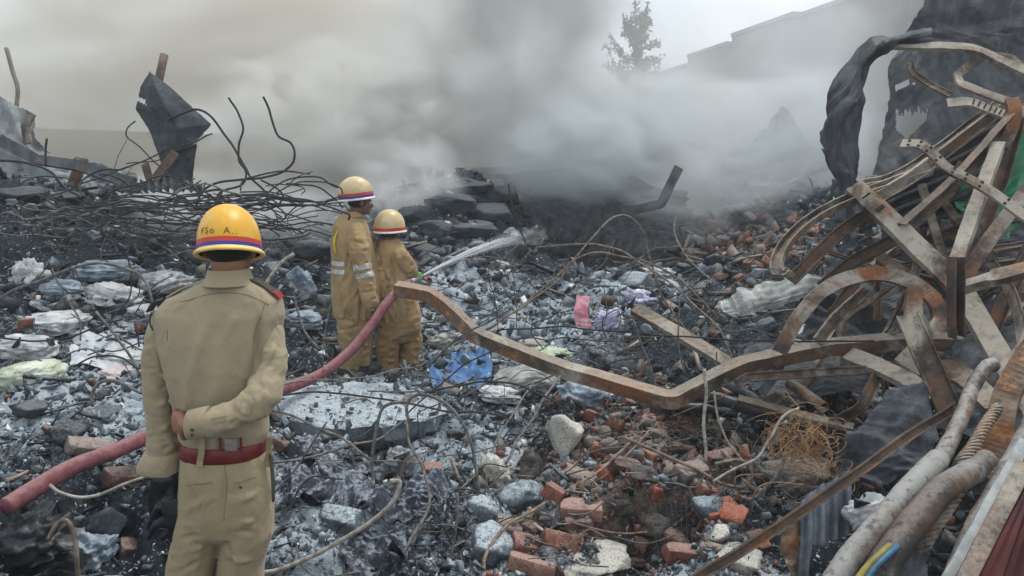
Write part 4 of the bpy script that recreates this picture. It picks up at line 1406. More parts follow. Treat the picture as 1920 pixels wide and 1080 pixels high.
# the long bent section crossing the middle
main, PM = beam('bent_channel', 'long zigzag rusty channel running from the firefighters across the centre to the right',
     [(738, 545, 5.5), (800, 556, 5.45), (830, 577, 5.4), (888, 634, 5.2), (1040, 695, 4.95), (1262, 760, 4.6), (1395, 692, 4.75), (1560, 657, 4.9), (1690, 646, 4.95), (1810, 648, 4.95)],
     .112, .10, R_OR, (0, -1, -.22), mode='s', t=.006)
T_ = [
 ('bent_channel', 'broad pale steel section with a slotted end running down to the right edge', [(1600, 345, 4.7), (1655, 395, 4.6), (1700, 440, 4.5), (1800, 535, 4.3), (1850, 620, 4.1), (1885, 680, 3.95), (1960, 800, 3.7)], .15, .05, R_PL, (-.35, -1, .8), None, 's'),
 ('perforated_strap', 'pale perforated steel strap curving over the dark beams below the green plastic', [(1690, 268, 4.7), (1730, 272, 4.62), (1780, 315, 4.55), (1850, 352, 4.5), (1960, 430, 4.35)], .085, .02, R_PL, (-.3, -1, .9), None, 'c'),
 ('roof_purlin', 'dark purlin with a bright edge rising from the slotted beam to the torn sheet', [(1685, 430, 4.55), (1780, 345, 4.7), (1905, 205, 5.0)], .13, .06, R_DK, (.5, -1, -.3), None, 's'),
 ('roof_purlin', 'dark grey purlin just left of the bright-edged one, ending above the slotted beam', [(1640, 372, 4.75), (1720, 322, 4.9), (1860, 215, 5.15)], .10, .05, R_GR, (.3, -1, .2), None, 's'),
 ('roof_purlin', 'upper thin purlin sloping from the burnt arch to the orange bracket', [(1610, 352, 4.95), (1700, 322, 5.0), (1880, 190, 5.3)], .07, .05, R_GR, (.2, -.6, 1), None, 'c'),
 ('bent_channel', 'long hooked grey channel whose rusty end curls down beside the brick rubble', [(1478, 520, 4.5), (1457, 505, 4.45), (1480, 455, 4.55), (1540, 405, 4.65), (1620, 368, 4.75), (1740, 325, 4.95)], .09, .055, R_GR, (-.6, -.6, 1), None, 'c'),
 ('bent_channel', 'dark brown channel lying just inside the hooked grey one', [(1482, 528, 4.65), (1540, 470, 4.75), (1590, 425, 4.8), (1660, 388, 4.9)], .095, .06, R_DK, (-.2, -1, .5), None, 'c'),
 ('bent_channel', 'dark channel sloping under the hooked pair above the pale crumpled sheet', [(1540, 540, 4.8), (1600, 490, 4.85), (1700, 440, 4.9)], .10, .06, R_DK, (-.1, -1, .6), None, 's'),
 ('curled_channel', 'arched rusty channel whose right end curls into a loop beside the upright post', [(1462, 662, 4.35), (1500, 592, 4.35), (1560, 534, 4.4), (1640, 512, 4.4), (1708, 528, 4.35), (1752, 560, 4.25), (1764, 600, 4.2), (1742, 618, 4.15), (1716, 590, 4.15), (1716, 540, 4.2)], .105, .05, R_MX, (-.2, -1, .35), None, 'c'),
 ('short_post', 'short upright dark rusty post with an open top in the middle of the tangle', [(1786, 482, 4.0), (1784, 555, 4.0), (1786, 630, 4.05)], .085, .07, R_DK, (.25, -1, .1), None, 's'),
 ('bent_channel', 'pale rusty channel reaching from the short post to the right edge', [(1796, 535, 4.15), (1860, 516, 4.0), (1960, 490, 3.9)], .10, .05, R_MX, (0, -.7, 1), None, 's'),
 ('bent_channel', 'pale tapered strut leaning up from the short post towards the green plastic', [(1788, 500, 4.3), (1822, 400, 4.5), (1872, 265, 4.8)], .095, .06, R_PL, (-.9, -1, .1), None, 's'),
 ('bent_channel', 'brown strut running from the short post to the upper right edge', [(1806, 520, 4.4), (1850, 455, 4.45), (1960, 310, 4.6)], .105, .06, R_MX, (-.5, -1, .5), None, 's'),
 ('steel_plate', 'broad grey flat plate standing in front of the long zigzag channel', [(1700, 590, 4.1), (1728, 655, 4.0), (1780, 770, 3.9)], .15, .03, R_GR, (-.25, -1, .3), None, 's'),
 ('twisted_strip', 'orange rusty strip twisting down at the right edge above the grey pipes', [(1960, 625, 3.3), (1912, 690, 3.25), (1880, 760, 3.2), (1870, 830, 3.15), (1846, 895, 3.1)], .13, .03, m_rust('deep_orange_steel', .9, .2, .45), (-.9, -1, .1), [0, .3, -.2, .3], 'c'),
 ('slotted_ribbon', 'ash-covered ribbon of steel draped from the torn sheet to the orange bracket', [(1776, 192, 5.2), (1820, 190, 5.15), (1862, 205, 5.1), (1896, 215, 5.05), (1925, 205, 5.0)], .11, .02, R_PL, (0, -1, .9), None, 'c'),
 ('zigzag_ribbon', 'zigzag ribbon of steel folded back on itself near the top right corner', [(1960, 175, 5.2), (1900, 108, 5.3), (1850, 100, 5.35), (1796, 138, 5.3), (1802, 155, 5.2), (1850, 175, 5.15), (1905, 195, 5.1)], .075, .02, R_MX, (0, -1, .5), None, 's'),
 ('curved_ribbon', 'thin curved ribbon hanging against the dark torn sheet', [(1706, 118, 5.5), (1712, 138, 5.45), (1740, 158, 5.4), (1782, 180, 5.3)], .065, .02, R_GR, (-.1, -1, .6), None, 'c'),
 ('curved_ribbon', 'ash-pale top band curving from the arch to the right edge', [(1640, 80, 5.45), (1720, 84, 5.4), (1820, 88, 5.3), (1880, 112, 5.2), (1960, 150, 5.1)], .085, .03, R_PL, (0, -1, .8), None, 'c'),
 ('orange_bracket', 'bright orange rusty bracket where the ribbons meet the dark post', [(1898, 182, 4.95), (1904, 210, 4.9), (1896, 245, 4.9), (1880, 275, 4.9)], .10, .05, R_OR, (-.3, -1, 0), None, 'c'),
 ('dark_post', 'wide dark post leaning below the orange bracket', [(1900, 215, 5.0), (1868, 330, 4.9), (1822, 450, 4.7), (1800, 520, 4.55)], .16, .06, R_DK, (0, -1, 0), None, 's'),
 ('pipe_stub', 'narrow reddish strip standing left of the short post', [(1728, 345, 5.0), (1748, 410, 4.9), (1772, 490, 4.8)], .065, .03, R_MX, (-.3, -1, 0), None, 's'),
 ('curved_strip', 'curved rusty strip between the reddish one and the pale strut', [(1762, 362, 5.0), (1790, 405, 4.95), (1832, 440, 4.9), (1880, 520, 4.8)], .07, .03, R_OR, (-.3, -1, .4), None, 'c'),
 ('curved_strip', 'grey curved strip dropping through the dark gap at the right edge', [(1855, 490, 4.6), (1895, 550, 4.5), (1915, 620, 4.4), (1918, 700, 4.3)], .08, .03, R_GR, (-.5, -1, .1), None, 'c'),
 ('steel_beam', 'straight grey-tan beam lying from the purple-white cloth down towards the zigzag channel', [(1190, 575, 6.0), (1285, 628, 5.7), (1385, 690, 5.4)], .13, .05, R_MX, (.1, -1, .9), None, 's'),
 ('angle_bar', 'short dark grey bar resting under the long zigzag channel', [(1378, 722, 4.5), (1400, 708, 4.55), (1500, 702, 4.6), (1622, 694, 4.6)], .07, .04, R_GR, (0, -1, .5), None, 's'),
 ('steel_plate', 'ash-pale slab of folded steel under the right end of the zigzag channel', [(1590, 660, 4.9), (1640, 680, 4.75), (1700, 708, 4.5), (1750, 745, 4.3)], .15, .04, R_PL, (-.2, -.8, 1), None, 's'),
 ('long_angle_bar', 'long dark angle bar slanting from the bottom edge up across the grey pipes', [(1290, 1095, 2.75), (1440, 1000, 2.85), (1570, 912, 2.95), (1700, 820, 3.1), (1790, 765, 3.2)], .050, .03, R_DK, (-.3, -1, .5), None, 'c'),
 ('steel_beam', 'brown bar running below the arched channel into the dark gap', [(1650, 480, 4.75), (1720, 530, 4.6), (1760, 560, 4.5)], .09, .05, R_MX, (-.4, -1, .6), None, 's'),
 ('steel_beam', 'grey diagonal bar seen through the arch', [(1620, 545, 5.0), (1560, 600, 4.95), (1530, 640, 4.9)], .09, .04, R_GR, (.3, -1, .3), None, 's'),
 ('steel_beam', 'blue-grey bar leaning below the zigzag channel beside the rusty pipe', [(1480, 650, 5.0), (1455, 700, 4.9), (1430, 735, 4.85)], .09, .04, M_SHB, (.3, -1, .3), None, 's'),
 ('steel_beam', 'brown flat bar lying left of the small rusty pipe', [(1385, 745, 4.9), (1480, 770, 4.8), (1600, 800, 4.6)], .07, .03, R_MX, (.1, -.6, 1), None, 's'),
 ('steel_beam', 'pale bar crossing low at the right edge over the orange strip', [(1960, 560, 3.9), (1925, 650, 3.8), (1880, 700, 3.75)], .10, .05, R_PL, (-.6, -1, .4), None, 's'),
 ('steel_beam', 'dark beam crossing behind the pale tapered strut', [(1730, 455, 5.0), (1830, 420, 4.95), (1960, 400, 4.9)], .08, .05, R_DK, (0, -1, .4), None, 's'),
 ('steel_beam', 'dark leaning girder behind the short post at the right edge', [(1960, 410, 5.1), (1880, 560, 4.9), (1840, 660, 4.8)], .12, .06, R_DK, (-.3, -1, .1), None, 's'),
 ('rusty_strip', 'rusty strip sagging below the broad pale section', [(1690, 660, 4.6), (1740, 690, 4.5), (1800, 700, 4.4), (1870, 760, 4.1)], .17, .03, R_OR, (-.2, -1, .7), None, 'c'),
]
BE = {}
for nm, lab, pts, w, f, mat, hint, tw, mode in T_:
    BE[lab] = beam(nm, lab, pts, w, f, mat, hint, tw, mode)
r_ = np.random.default_rng(61)
WHERE = ['behind the arched channel', 'behind the broad pale section', 'in the dark gap at the right edge', 'below the fallen dark sheet', 'under the long zigzag channel at the right', 'behind the pale tapered strut']
for i in range(34):
    reg = i % 6
    cu, cv = [(1600, 590), (1700, 490), (1870, 600), (1660, 430), (1560, 720), (1860, 440)][reg]
    a = r_.uniform(-1.5, .5); L = r_.uniform(60, 150)
    u, v = cu + r_.normal(0, 55), cv + r_.normal(0, 32)
    if v < 380 + (1700 - u) * .2: v = 420
    d = 5.15 + r_.uniform(0, .7) - max(0, v - 560) * .0022
    bw = r_.normal(0, 22)
    pts = [(u - math.cos(a) * L, v - math.sin(a) * L, d), (u + bw * math.sin(a), v - bw * math.cos(a), d + r_.normal(0, .15)), (u + math.cos(a) * L, v + math.sin(a) * L, d + r_.normal(0, .2))]
    if min(p[0] for p in pts) < 1490: continue
    beam('steel_bar', ('slim burnt bar ' if i % 3 else 'flat rusty bar ') + WHERE[reg], pts, r_.uniform(.035, .085), .03, (R_DK, R_GR, R_MX, R_DK)[i % 4], (r_.normal(0, .5), -1, r_.normal(.2, .5)), None, 'c' if i % 2 else 's', group='bars buried in the steel tangle', amp=.012)
# black discs and bars laid on as the dark of bolt holes and slots
def dots_on(parent, P, hint, w, ts, offs, shape, mat, name):
    T, N, B = frames(P, hint)
    for t in ts:
        i = int(t * (len(P) - 1))
        for o_ in offs:
            c = P[i] + B[i] * w * o_ + N[i] * .003
            R = np.stack([T[i], B[i], N[i]], 1)
            if shape == 'hole':
                V_, F_ = loft([(c - N[i] * .002, T[i] * .009, B[i] * .009), (c + N[i] * .0005, T[i] * .009, B[i] * .009)], 10)
            else:
                V_, F_ = box(c, (.010, w * .6, .002), R)
            mk(name, V_, F_, mat, parent)


M_HOLE = m_plain('dark_hole', (0.01, 0.01, 0.01), .9)
for key, ts, offs, shp in (('pale perforated steel strap curving over the dark beams below the green plastic', np.linspace(.12, .95, 9), (-.22, .22), 'hole'),
                           ('ash-covered ribbon of steel draped from the torn sheet to the orange bracket', np.linspace(.3, .8, 9), (0,), 'slot'),
                           ('broad pale steel section with a slotted end running down to the right edge', np.linspace(.01, .09, 5), (0,), 'slot')):
    ob, P = BE[key]
    hint = [r for r in T_ if r[1] == key][0][6]
    dots_on(ob, P, hint, .085 if shp == 'hole' else .1, ts, offs, shp, M_HOLE, 'bolt_hole' if shp == 'hole' else 'slot')


# ------------------------------------------------------------------ sheets
def _lin(pts, n=8):
    P = np.asarray(pts, dtype=np.float64)
    return np.vstack([P[i] + (P[i + 1] - P[i]) * t for i in range(len(P) - 1) for t in np.linspace(0, 1, n, endpoint=False)] + [P[-1:]])


def sheet(name, label, net, mat, res=(40, 40), cor=None, crumple=.02, f=5, ragged=.0, hole=None, th=.003, cat='metal sheet', group=None, smooth=False, parent=None, ridge=0.0, s=0, fbias=(1, .8, 1), lin=False):
    spline = _lin if lin else globals()['spline']
    net = np.array([[W(*p) for p in row] for row in net])
    rows = [spline(r, max(1, res[1] // (len(r) - 1))) for r in net]
    rows = np.array(rows)
    cols = np.array([spline(rows[:, j], max(1, res[0] // (len(net) - 1))) for j in range(rows.shape[1])])   # (nc, nr, 3)
    G = cols.transpose(1, 0, 2)
    nr, nc = G.shape[:2]
    du = np.gradient(G, axis=1); dv = np.gradient(G, axis=0)
    Nn = np.cross(du, dv); Nn /= np.maximum(np.linalg.norm(Nn, axis=2, keepdims=True), 1e-9)
    P = G.reshape(-1, 3)
    ss, tt = np.meshgrid(np.linspace(0, 1, nc), np.linspace(0, 1, nr))
    wd = np.linalg.norm(G[:, -1] - G[:, 0], axis=1).mean(); ht = np.linalg.norm(G[-1] - G[0], axis=1).mean()
    ps = np.stack([ss.ravel() * wd, tt.ravel() * max(ht, wd), 0 * ss.ravel()], 1)
    D = crumple * .6 * fbm(P * f * .6, 2, s) + (crumple * 1.0 + ridge * 1.2) * folds(ps, f * .32, s, 8, fbias)
    D = D.reshape(nr, nc)
    if cor is not None:
        cn, ca, ax = cor
        t = np.linspace(0, cn * 2 * math.pi, nc if ax else nr)
        wv = np.clip(np.sin(t) * 1.6, -1, 1) * ca
        D = D + (wv[None, :] if ax else wv[:, None])
    G = G + Nn * D[..., None]
    if ragged:
        e = ragged * fbm(P * 22, 3, s + 31).reshape(nr, nc, 1)
        edge = np.zeros((nr, nc, 1)); edge[0] = edge[-1] = 1; edge[:, 0] = edge[:, -1] = 1; edge[1] = np.maximum(edge[1], .5); edge[-2] = np.maximum(edge[-2], .5); edge[:, 1] = np.maximum(edge[:, 1], .5); edge[:, -2] = np.maximum(edge[:, -2], .5)
        uu = du / np.maximum(np.linalg.norm(du, axis=2, keepdims=True), 1e-9); vv = dv / np.maximum(np.linalg.norm(dv, axis=2, keepdims=True), 1e-9)
        G = G + edge * e * (uu + vv)
    idx = np.arange(nr * nc).reshape(nr, nc)
    q = np.stack([idx[:-1, :-1], idx[:-1, 1:], idx[1:, 1:], idx[1:, :-1]], -1).reshape(-1, 4)
    Vt_ = G.reshape(-1, 3)
    if hole is not None:
        c = Vt_[q].mean(1)
        U_, V__ = pix_of(c[:, 0], c[:, 1], c[:, 2])
        q = q[~hole(U_, V__)]
    V2 = Vt_ - Nn.reshape(-1, 3) * th
    n = len(Vt_)
    Fc = [tuple(f_) for f_ in q] + [tuple(n + f_[::-1]) for f_ in q]
    # close the rim
    cnt = {}
    for f_ in q:
        for a, b in zip(f_, np.roll(f_, -1)):
            if (b, a) in cnt: cnt[(b, a)] = None
            else: cnt[(a, b)] = 1
    for (a, b), v in list(cnt.items()):
        if v and cnt.get((b, a), 0) is not None: Fc.append((b, a, n + a, n + b))
    o = mk(name, np.vstack([Vt_, V2]), Fc, mat, parent, smooth=False)
    o.data.polygons.foreach_set('use_smooth', np.array([smooth] * len(o.data.polygons)))
    if parent is None: tag(o, label, cat, group)
    return o


sheet('burnt_arch_sheet', 'tall black sheet bent over into an arch against the smoke', [
 [(1745, 56, 5.5), (1745, 70, 5.4), (1740, 90, 5.45)], [(1672, 60, 5.5), (1680, 74, 5.35), (1690, 92, 5.5)], [(1612, 92, 5.5), (1636, 98, 5.3), (1655, 96, 5.5)],
 [(1573, 138, 5.45), (1606, 140, 5.25), (1632, 124, 5.5)], [(1552, 185, 5.4), (1588, 190, 5.2), (1621, 170, 5.45)], [(1546, 240, 5.35), (1580, 240, 5.15), (1609, 226, 5.4)],
 [(1552, 295, 5.3), (1580, 290, 5.15), (1604, 282, 5.35)], [(1573, 345, 5.25), (1590, 340, 5.15), (1601, 335, 5.3)], [(1570, 410, 5.2), (1588, 412, 5.1), (1606, 410, 5.2)]],
 M_SHD, (120, 40), None, .02, 7, .012, ridge=.035, s=2, fbias=(1, .16, 0))
sheet('torn_flap', 'ragged black flap hanging on the outer side of the arch', [[(1548, 235, 5.38), (1562, 230, 5.3)], [(1540, 260, 5.38), (1556, 262, 5.3)], [(1548, 285, 5.36), (1562, 290, 5.28)], [(1566, 322, 5.33), (1574, 318, 5.27)]], M_SHD, (30, 10), None, .02, 8, .04, s=5)


def _hole(u, v):
    jag = 10 * np.sin(u * .55) * np.sin(u * .23 + 1)
    a = (u > 1680) & (u < 1738) & (v > 214 + jag + (u - 1680) * -.15) & (v < 262 - np.abs(u - 1700) * 1.0) & (v < 262)
    b = (np.abs((v - 161) + (u - 1690) * .45) < 6) & (np.abs(u - 1691) < 13)
    c = ((u - 1713) ** 2 + (v - 157) ** 2) < 9
    return a | b | c


sheet('torn_wall_sheet', 'big dark torn sheet with a jagged hole behind the ribbons at the top right', [
 [(1700, 80, 6.0), (1790, 74, 5.9), (1960, 60, 5.8)], [(1668, 120, 5.95), (1790, 120, 5.9), (1960, 110, 5.8)], [(1668, 180, 5.9), (1790, 190, 5.8), (1960, 190, 5.7)],
 [(1652, 262, 5.8), (1780, 262, 5.7), (1960, 290, 5.5)], [(1636, 330, 5.7), (1760, 352, 5.5), (1960, 420, 5.4)]], M_SHG, (120, 90), None, .05, 3, .015, hole=_hole, ridge=.01, s=8, fbias=(1, .4, 0))
sheet('fallen_sheet', 'dark folded sheet spreading under the purlins', [
 [(1880, 215, 5.35), (1905, 260, 5.3), (1915, 330, 5.2)], [(1760, 275, 5.3), (1790, 330, 5.2), (1800, 400, 5.1)], [(1640, 340, 5.2), (1665, 385, 5.1), (1690, 440, 5.05)]], M_SHD, (40, 60), (6, .025, 1), .02, 4, .02, s=11)
sheet('burnt_roof', 'haze-greyed sooty burnt roof looming in the smoke above the tangle', [
 [(1790, -120, 8.5), (2150, -160, 8.2)], [(1722, 20, 8.6), (2150, 20, 8.2)], [(1702, 60, 8.6), (2150, 85, 8.2)], [(1712, 92, 8.6), (2150, 130, 8.2)]], m_burnt_sheet('hazed_sooty_sheet', (0.05, 0.055, 0.065), (0.13, 0.14, 0.155), .2), (60, 60), None, .25, 1.0, .04, ridge=.06, s=14, cat='roof')  # sooty grey lifted, the smoke veil mixed into the colour
sheet('void_shade_sheet', 'large added black sheet standing for the shade deep inside the steel tangle', [[(1560, 470, 6.1), (1700, 430, 6.1), (1980, 400, 6.0)], [(1530, 560, 5.9), (1720, 540, 5.9), (1980, 520, 5.8)], [(1490, 640, 5.8), (1700, 640, 5.6), (1980, 660, 5.3)]],
      M_SHD, (50, 70), None, .12, 2, .04, ridge=.08, s=61)  # this and the next two: black sheets added as shade of the voids
sheet('void_shade_sheet', 'added black sheet standing for the shade in the hollow beneath the broad grey plate', [[(1790, 640, 4.9), (1980, 600, 4.9)], [(1760, 730, 4.6), (1980, 720, 4.5)], [(1740, 800, 4.4), (1960, 830, 4.2)]], M_SHD, (40, 50), None, .08, 3, .03, ridge=.05, s=62)
sheet('void_shade_sheet', 'added black folded sheet standing for the shade under the long zigzag channel near the arch', [[(1400, 655, 5.9), (1600, 640, 5.7)], [(1395, 700, 5.6), (1620, 690, 5.3)], [(1420, 740, 5.3), (1640, 735, 5.0)]], M_SHD, (30, 50), None, .08, 3, .03, ridge=.05, s=63)
M_GPL = NT('green_plastic')
M_GPL = M_GPL.bsdf(M_GPL.mix(M_GPL.noise(9, 5), (0.008, 0.09, 0.045), (0.03, 0.26, 0.13)), .3, 0, M_GPL.bump(M_GPL.noise(30, 4), .4, .006), .5)
sheet('green_plastic_sheet', 'crumpled green plastic sheet caught behind the struts at the right edge', [
 [(1880, 235, 5.25), (1960, 215, 5.2)], [(1838, 300, 5.15), (1960, 300, 5.1)], [(1800, 365, 5.1), (1960, 370, 5.0)], [(1785, 408, 5.05), (1900, 440, 5.0)]], M_GPL, (60, 60), None, .09, 5, .04, ridge=.05, cat='plastic sheet', s=17)
sheet('pale_crumpled_sheet', 'pale crumpled aluminium sheet pointing left below the hooked channels', [
 [(1345, 572, 5.0), (1350, 585, 4.95), (1372, 596, 4.9)], [(1380, 548, 5.0), (1400, 568, 4.92), (1420, 588, 4.9)], [(1450, 530, 5.0), (1475, 555, 4.92), (1480, 565, 4.9)], [(1560, 520, 5.05), (1565, 530, 5.0), (1570, 540, 4.98)]],
 M_ALU, (60, 30), None, .03, 9, .04, ridge=.03, s=20)
sheet('crumpled_black_sheet', 'crumpled black sheet lying between the wire nest and the grey pipes', [
 [(1690, 718, 4.0), (1735, 722, 3.9), (1765, 770, 3.8)], [(1640, 770, 3.9), (1700, 800, 3.75), (1755, 840, 3.65)], [(1595, 820, 3.8), (1650, 850, 3.65), (1700, 885, 3.6)], [(1560, 885, 3.75), (1590, 895, 3.6), (1640, 905, 3.55)]],
 M_SHD, (54, 54), None, .05, 6, .03, ridge=.05, s=23)
sheet('corrugated_sheet', 'blue-grey corrugated sheet standing on end at the bottom right', [
 [(1500, 935, 3.1), (1595, 880, 3.15)], [(1500, 1010, 3.0), (1597, 970, 3.05)], [(1492, 1110, 2.9), (1592, 1110, 2.95)]], M_SHB, (24, 48), (4, .014, 1), .012, 5, .012, s=26)
sheet('torn_brown_sheet', 'small torn brown sheet beside the corrugated one', [[(1462, 985, 3.05), (1500, 965, 3.08)], [(1470, 1040, 3.0), (1500, 1040, 3.0)], [(1490, 1095, 2.95), (1502, 1100, 2.95)]], R_MX, (24, 14), None, .02, 8, .03, s=29)
sheet('torn_grey_sheet', 'torn grey sheet at the bottom edge between the pipes', [[(1700, 1010, 2.7), (1738, 985, 2.75)], [(1660, 1060, 2.6), (1742, 1050, 2.6)], [(1640, 1110, 2.5), (1745, 1110, 2.5)]], M_SHG, (24, 24), None, .03, 7, .03, s=32)
# the maroon panel filling the bottom right corner
mp_ = sheet('maroon_panel', 'maroon ribbed door panel with a grey edge strip in the bottom right corner', [
 [(1925, 905, 2.2), (2100, 800, 2.2)], [(1875, 1000, 2.1), (2100, 950, 2.1)], [(1825, 1100, 2.0), (2100, 1150, 2.0)]], m_plain('maroon_paint', (0.055, 0.010, 0.010), .7, scale=7, var=.4), (24, 60), (6, .008, 1), .004, 4, .0, cat='panel', s=35)
for a_, b_, nm in (((1925, 868, 2.25), (1800, 1110, 2.0), .05), ((1925, 825, 2.3), (1765, 1110, 2.05), .035)):
    P = spline(WP([a_, tuple((np.array(a_) + np.array(b_)) / 2), b_]), 8)
    V_, F_ = sweep(P, chan(nm, .03, .004), (-.6, -1, .5))
    mk('edge_strip', dent(V_, .004), F_, R_GR if nm > .04 else m_plain('galvanised_edge', (0.30, 0.32, 0.32), .4, .4, scale=20), mp_)

# pieces standing in the smoke on the left
st = empty('standing_burnt_sheet', W(340, 330, 7.6))
tag(st, 'tall burnt sheet standing twisted on end with a pole behind it', 'metal sheet')
M_SHS = m_burnt_sheet('smoky_sheet', (0.015, 0.02, 0.027), (0.055, 0.068, 0.082), .2)


def _notch(u, v):
    return (np.abs((v - 187) - (u - 262) * .42) < 4.5) & (u < 274)


sheet('sheet_upper', '', [[(279, 131, 7.6), (283, 134, 7.6), (290, 140, 7.6)], [(262, 162, 7.6), (290, 160, 7.5), (322, 168, 7.6)], [(254, 205, 7.6), (310, 200, 7.45), (360, 203, 7.6)],
 [(278, 240, 7.6), (335, 240, 7.45), (396, 234, 7.6)], [(296, 285, 7.6), (330, 282, 7.5), (362, 272, 7.55)], [(304, 305, 7.6), (316, 300, 7.55), (330, 292, 7.55)]], M_SHS, (70, 50), None, .035, 2.0, .01, hole=_notch, parent=st, ridge=.01, s=41, lin=True)
sheet('sheet_lower', '', [[(330, 285, 7.65), (368, 268, 7.65)], [(318, 305, 7.6), (366, 290, 7.6)], [(306, 340, 7.55), (360, 340, 7.6)]], M_SHS, (24, 20), None, .03, 4, .01, parent=st, s=42, lin=True)
V_, F_ = tube(WP([(308, 103, 7.75), (298, 150, 7.7), (292, 200, 7.72)]), .042, 12); mk('pole', V_, F_, R_DK, st, smooth=True)
V_, F_ = sweep(WP([(330, 285, 7.45), (290, 338, 7.4)]), flat(.09, .03), (0, -1, .2)); mk('brace', V_, F_, R_DK, st)
V_, F_ = sweep(WP([(272, 308, 7.5), (280, 335, 7.45)]), flat(.07, .03), (0, -1, .2)); mk('foot', V_, F_, R_DK, st)
sheet('corrugated_roof_piece', 'curled dark corrugated piece under the standing burnt sheet', [[(192, 350, 7.6), (260, 342, 7.5), (320, 333, 7.4), (372, 345, 7.4)], [(192, 360, 7.4), (260, 360, 7.3), (320, 358, 7.2), (385, 360, 7.2)]], M_SHD, (16, 90), (13, .018, 1), .03, 3, .04, s=44)
sheet('burnt_tarpaulin', 'smoky grey sheet slumped at the left edge below the bent pipe', [[(-60, 150, 8.6), (10, 185, 8.5), (60, 212, 8.4)], [(-60, 250, 8.5), (20, 255, 8.3), (70, 265, 8.4)], [(-60, 310, 8.4), (60, 320, 8.3), (150, 310, 8.6)], [(-60, 350, 8.3), (100, 355, 8.3), (250, 350, 8.8)]], m_burnt_sheet('hazy_sheet', (0.12, 0.14, 0.155), (0.28, 0.30, 0.31), .3), (50, 60), None, .15, 1.5, .03, ridge=.05, s=46, cat='tarpaulin')
sheet('burnt_tarpaulin', 'low crumpled grey sheet between the slumped sheet and the standing one', [[(95, 310, 8.9), (150, 292, 8.8), (200, 312, 8.7), (255, 335, 8.6)], [(90, 350, 8.6), (150, 352, 8.5), (200, 356, 8.4), (262, 350, 8.4)]], m_burnt_sheet('hazy_sheet2', (0.10, 0.12, 0.135), (0.24, 0.26, 0.27), .3), (24, 60), None, .12, 3, .03, ridge=.05, s=47, cat='tarpaulin')
def pole(name, label, pts, r, mat, cat='pole', group=None, sides=10, amp=.0):
    P = spline(WP(pts), 7)
    V_, F_ = tube(P, r, sides)
    if amp: V_ = dent(V_, amp, 3, 14)
    return tag(mk(name, V_, F_, mat, smooth=True), label, cat, group)


pole('bent_pipe', 'thin bent pipe standing at the far left edge', [(12, 90, 8.6), (24, 135, 8.6), (33, 165, 8.6), (31, 200, 8.6)], .024, m_plain('pale_pipe', (0.2, 0.18, 0.15), .7))
pole('burnt_post', 'stub of a brown post in the haze at the left', [(155, 295, 8.2), (145, 325, 8.2), (136, 350, 8.2)], .06, R_MX, amp=.01)
V_, F_ = sweep(WP([(60, 212, 8.2), (48, 235, 8.2), (52, 270, 8.2)]), flat(.09, .03), (0, -1, .2)); tag(mk('burnt_post', V_, F_, R_GR), 'torn grey strip standing on the slumped sheet', 'post')
V_, F_ = sweep(WP([(0, 262, 8.0), (70, 300, 8.0), (150, 310, 7.9), (250, 345, 7.8)]), flat(.12, .05), (0, -1, .5)); tag(mk('fallen_rafter', dent(V_, .02), F_, M_SHG), 'dark fallen rafter crossing the slumped sheets at the left', 'rafter')
# leaning bar and ruins in the smoke on the right
V_, F_ = sweep(sharp(WP([(1272, 315, 10.6), (1240, 382, 10.5), (1200, 392, 10.4), (1130, 400, 10.3)])), flat(.13, .05), (0, -1, .2)); tag(mk('burnt_rafter', dent(V_, .012), F_, M_SHD), 'black elbow-shaped rafter sticking up out of the smoking pit', 'rafter')
sheet('collapsed_gable', 'collapsed gable in haze-paled grey dissolving in the smoke right of centre', [
 [(1455, 205, 13.5), (1462, 202, 13.5), (1470, 205, 13.5)], [(1400, 260, 13.3), (1465, 255, 13), (1520, 255, 13.3)], [(1355, 310, 13), (1450, 310, 12.6), (1600, 300, 13)], [(1350, 380, 12.8), (1450, 380, 12.3), (1640, 380, 12.6)]], m_burnt_sheet('haze_grey_sheet', (0.12, 0.13, 0.145), (0.26, 0.28, 0.29), .3), (60, 60), None, .4, .9, .1, ridge=.15, s=50, cat='roof')  # sheet grey lightened so haze is part of its colour
sheet('white_panel', 'white broken panel leaning in the smoke above the brick rubble', [[(1400, 340, 12.3), (1425, 322, 12.3)], [(1405, 350, 12.2), (1480, 346, 12.2)]], m_plain('white_board', (0.45, 0.45, 0.45), .8), (10, 10), None, .03, 3, .04, cat='panel')
sheet('pit_shade_slab', 'black slab added as cavern shade behind the water jet above the pit', [
 [(930, 345, 14), (1060, 312, 14), (1170, 335, 14), (1270, 385, 13.6)], [(980, 380, 13.4), (1060, 380, 13.2), (1170, 385, 13.2), (1300, 400, 13)], [(930, 470, 12.3), (1060, 480, 12), (1170, 480, 12), (1320, 470, 11.8)]], M_SHD, (50, 80), None, .25, 1.3, .1, ridge=.1, s=53, cat='roof')  # dark slab added to stand for the shadowed hollow behind the pit

# pipes, rope and cables on the lower right
M_PIPE = m_rust('ash_grey_pipe', .05, .75, .7, 1.2, (0.27, 0.27, 0.26))


def pipe(label, pts, r, mat=M_PIPE, name='burnt_pipe', cat='pipe', amp=.006):
    P = spline(WP([p[:3] for p in pts]), 8)
    rr = np.interp(np.linspace(0, 1, len(P)), np.linspace(0, 1, len(r)), r) if hasattr(r, '__len__') else r
    V_, F_ = tube(P, rr, 20)
    N_ = vnormals(V_, F_)
    V_ = V_ + N_ * (amp * fbm(V_ * 14, 4, len(label)))[:, None]
    return tag(mk(name, V_, F_, mat, smooth=True), label, cat, 'ash-grey burnt pipes on the lower right')


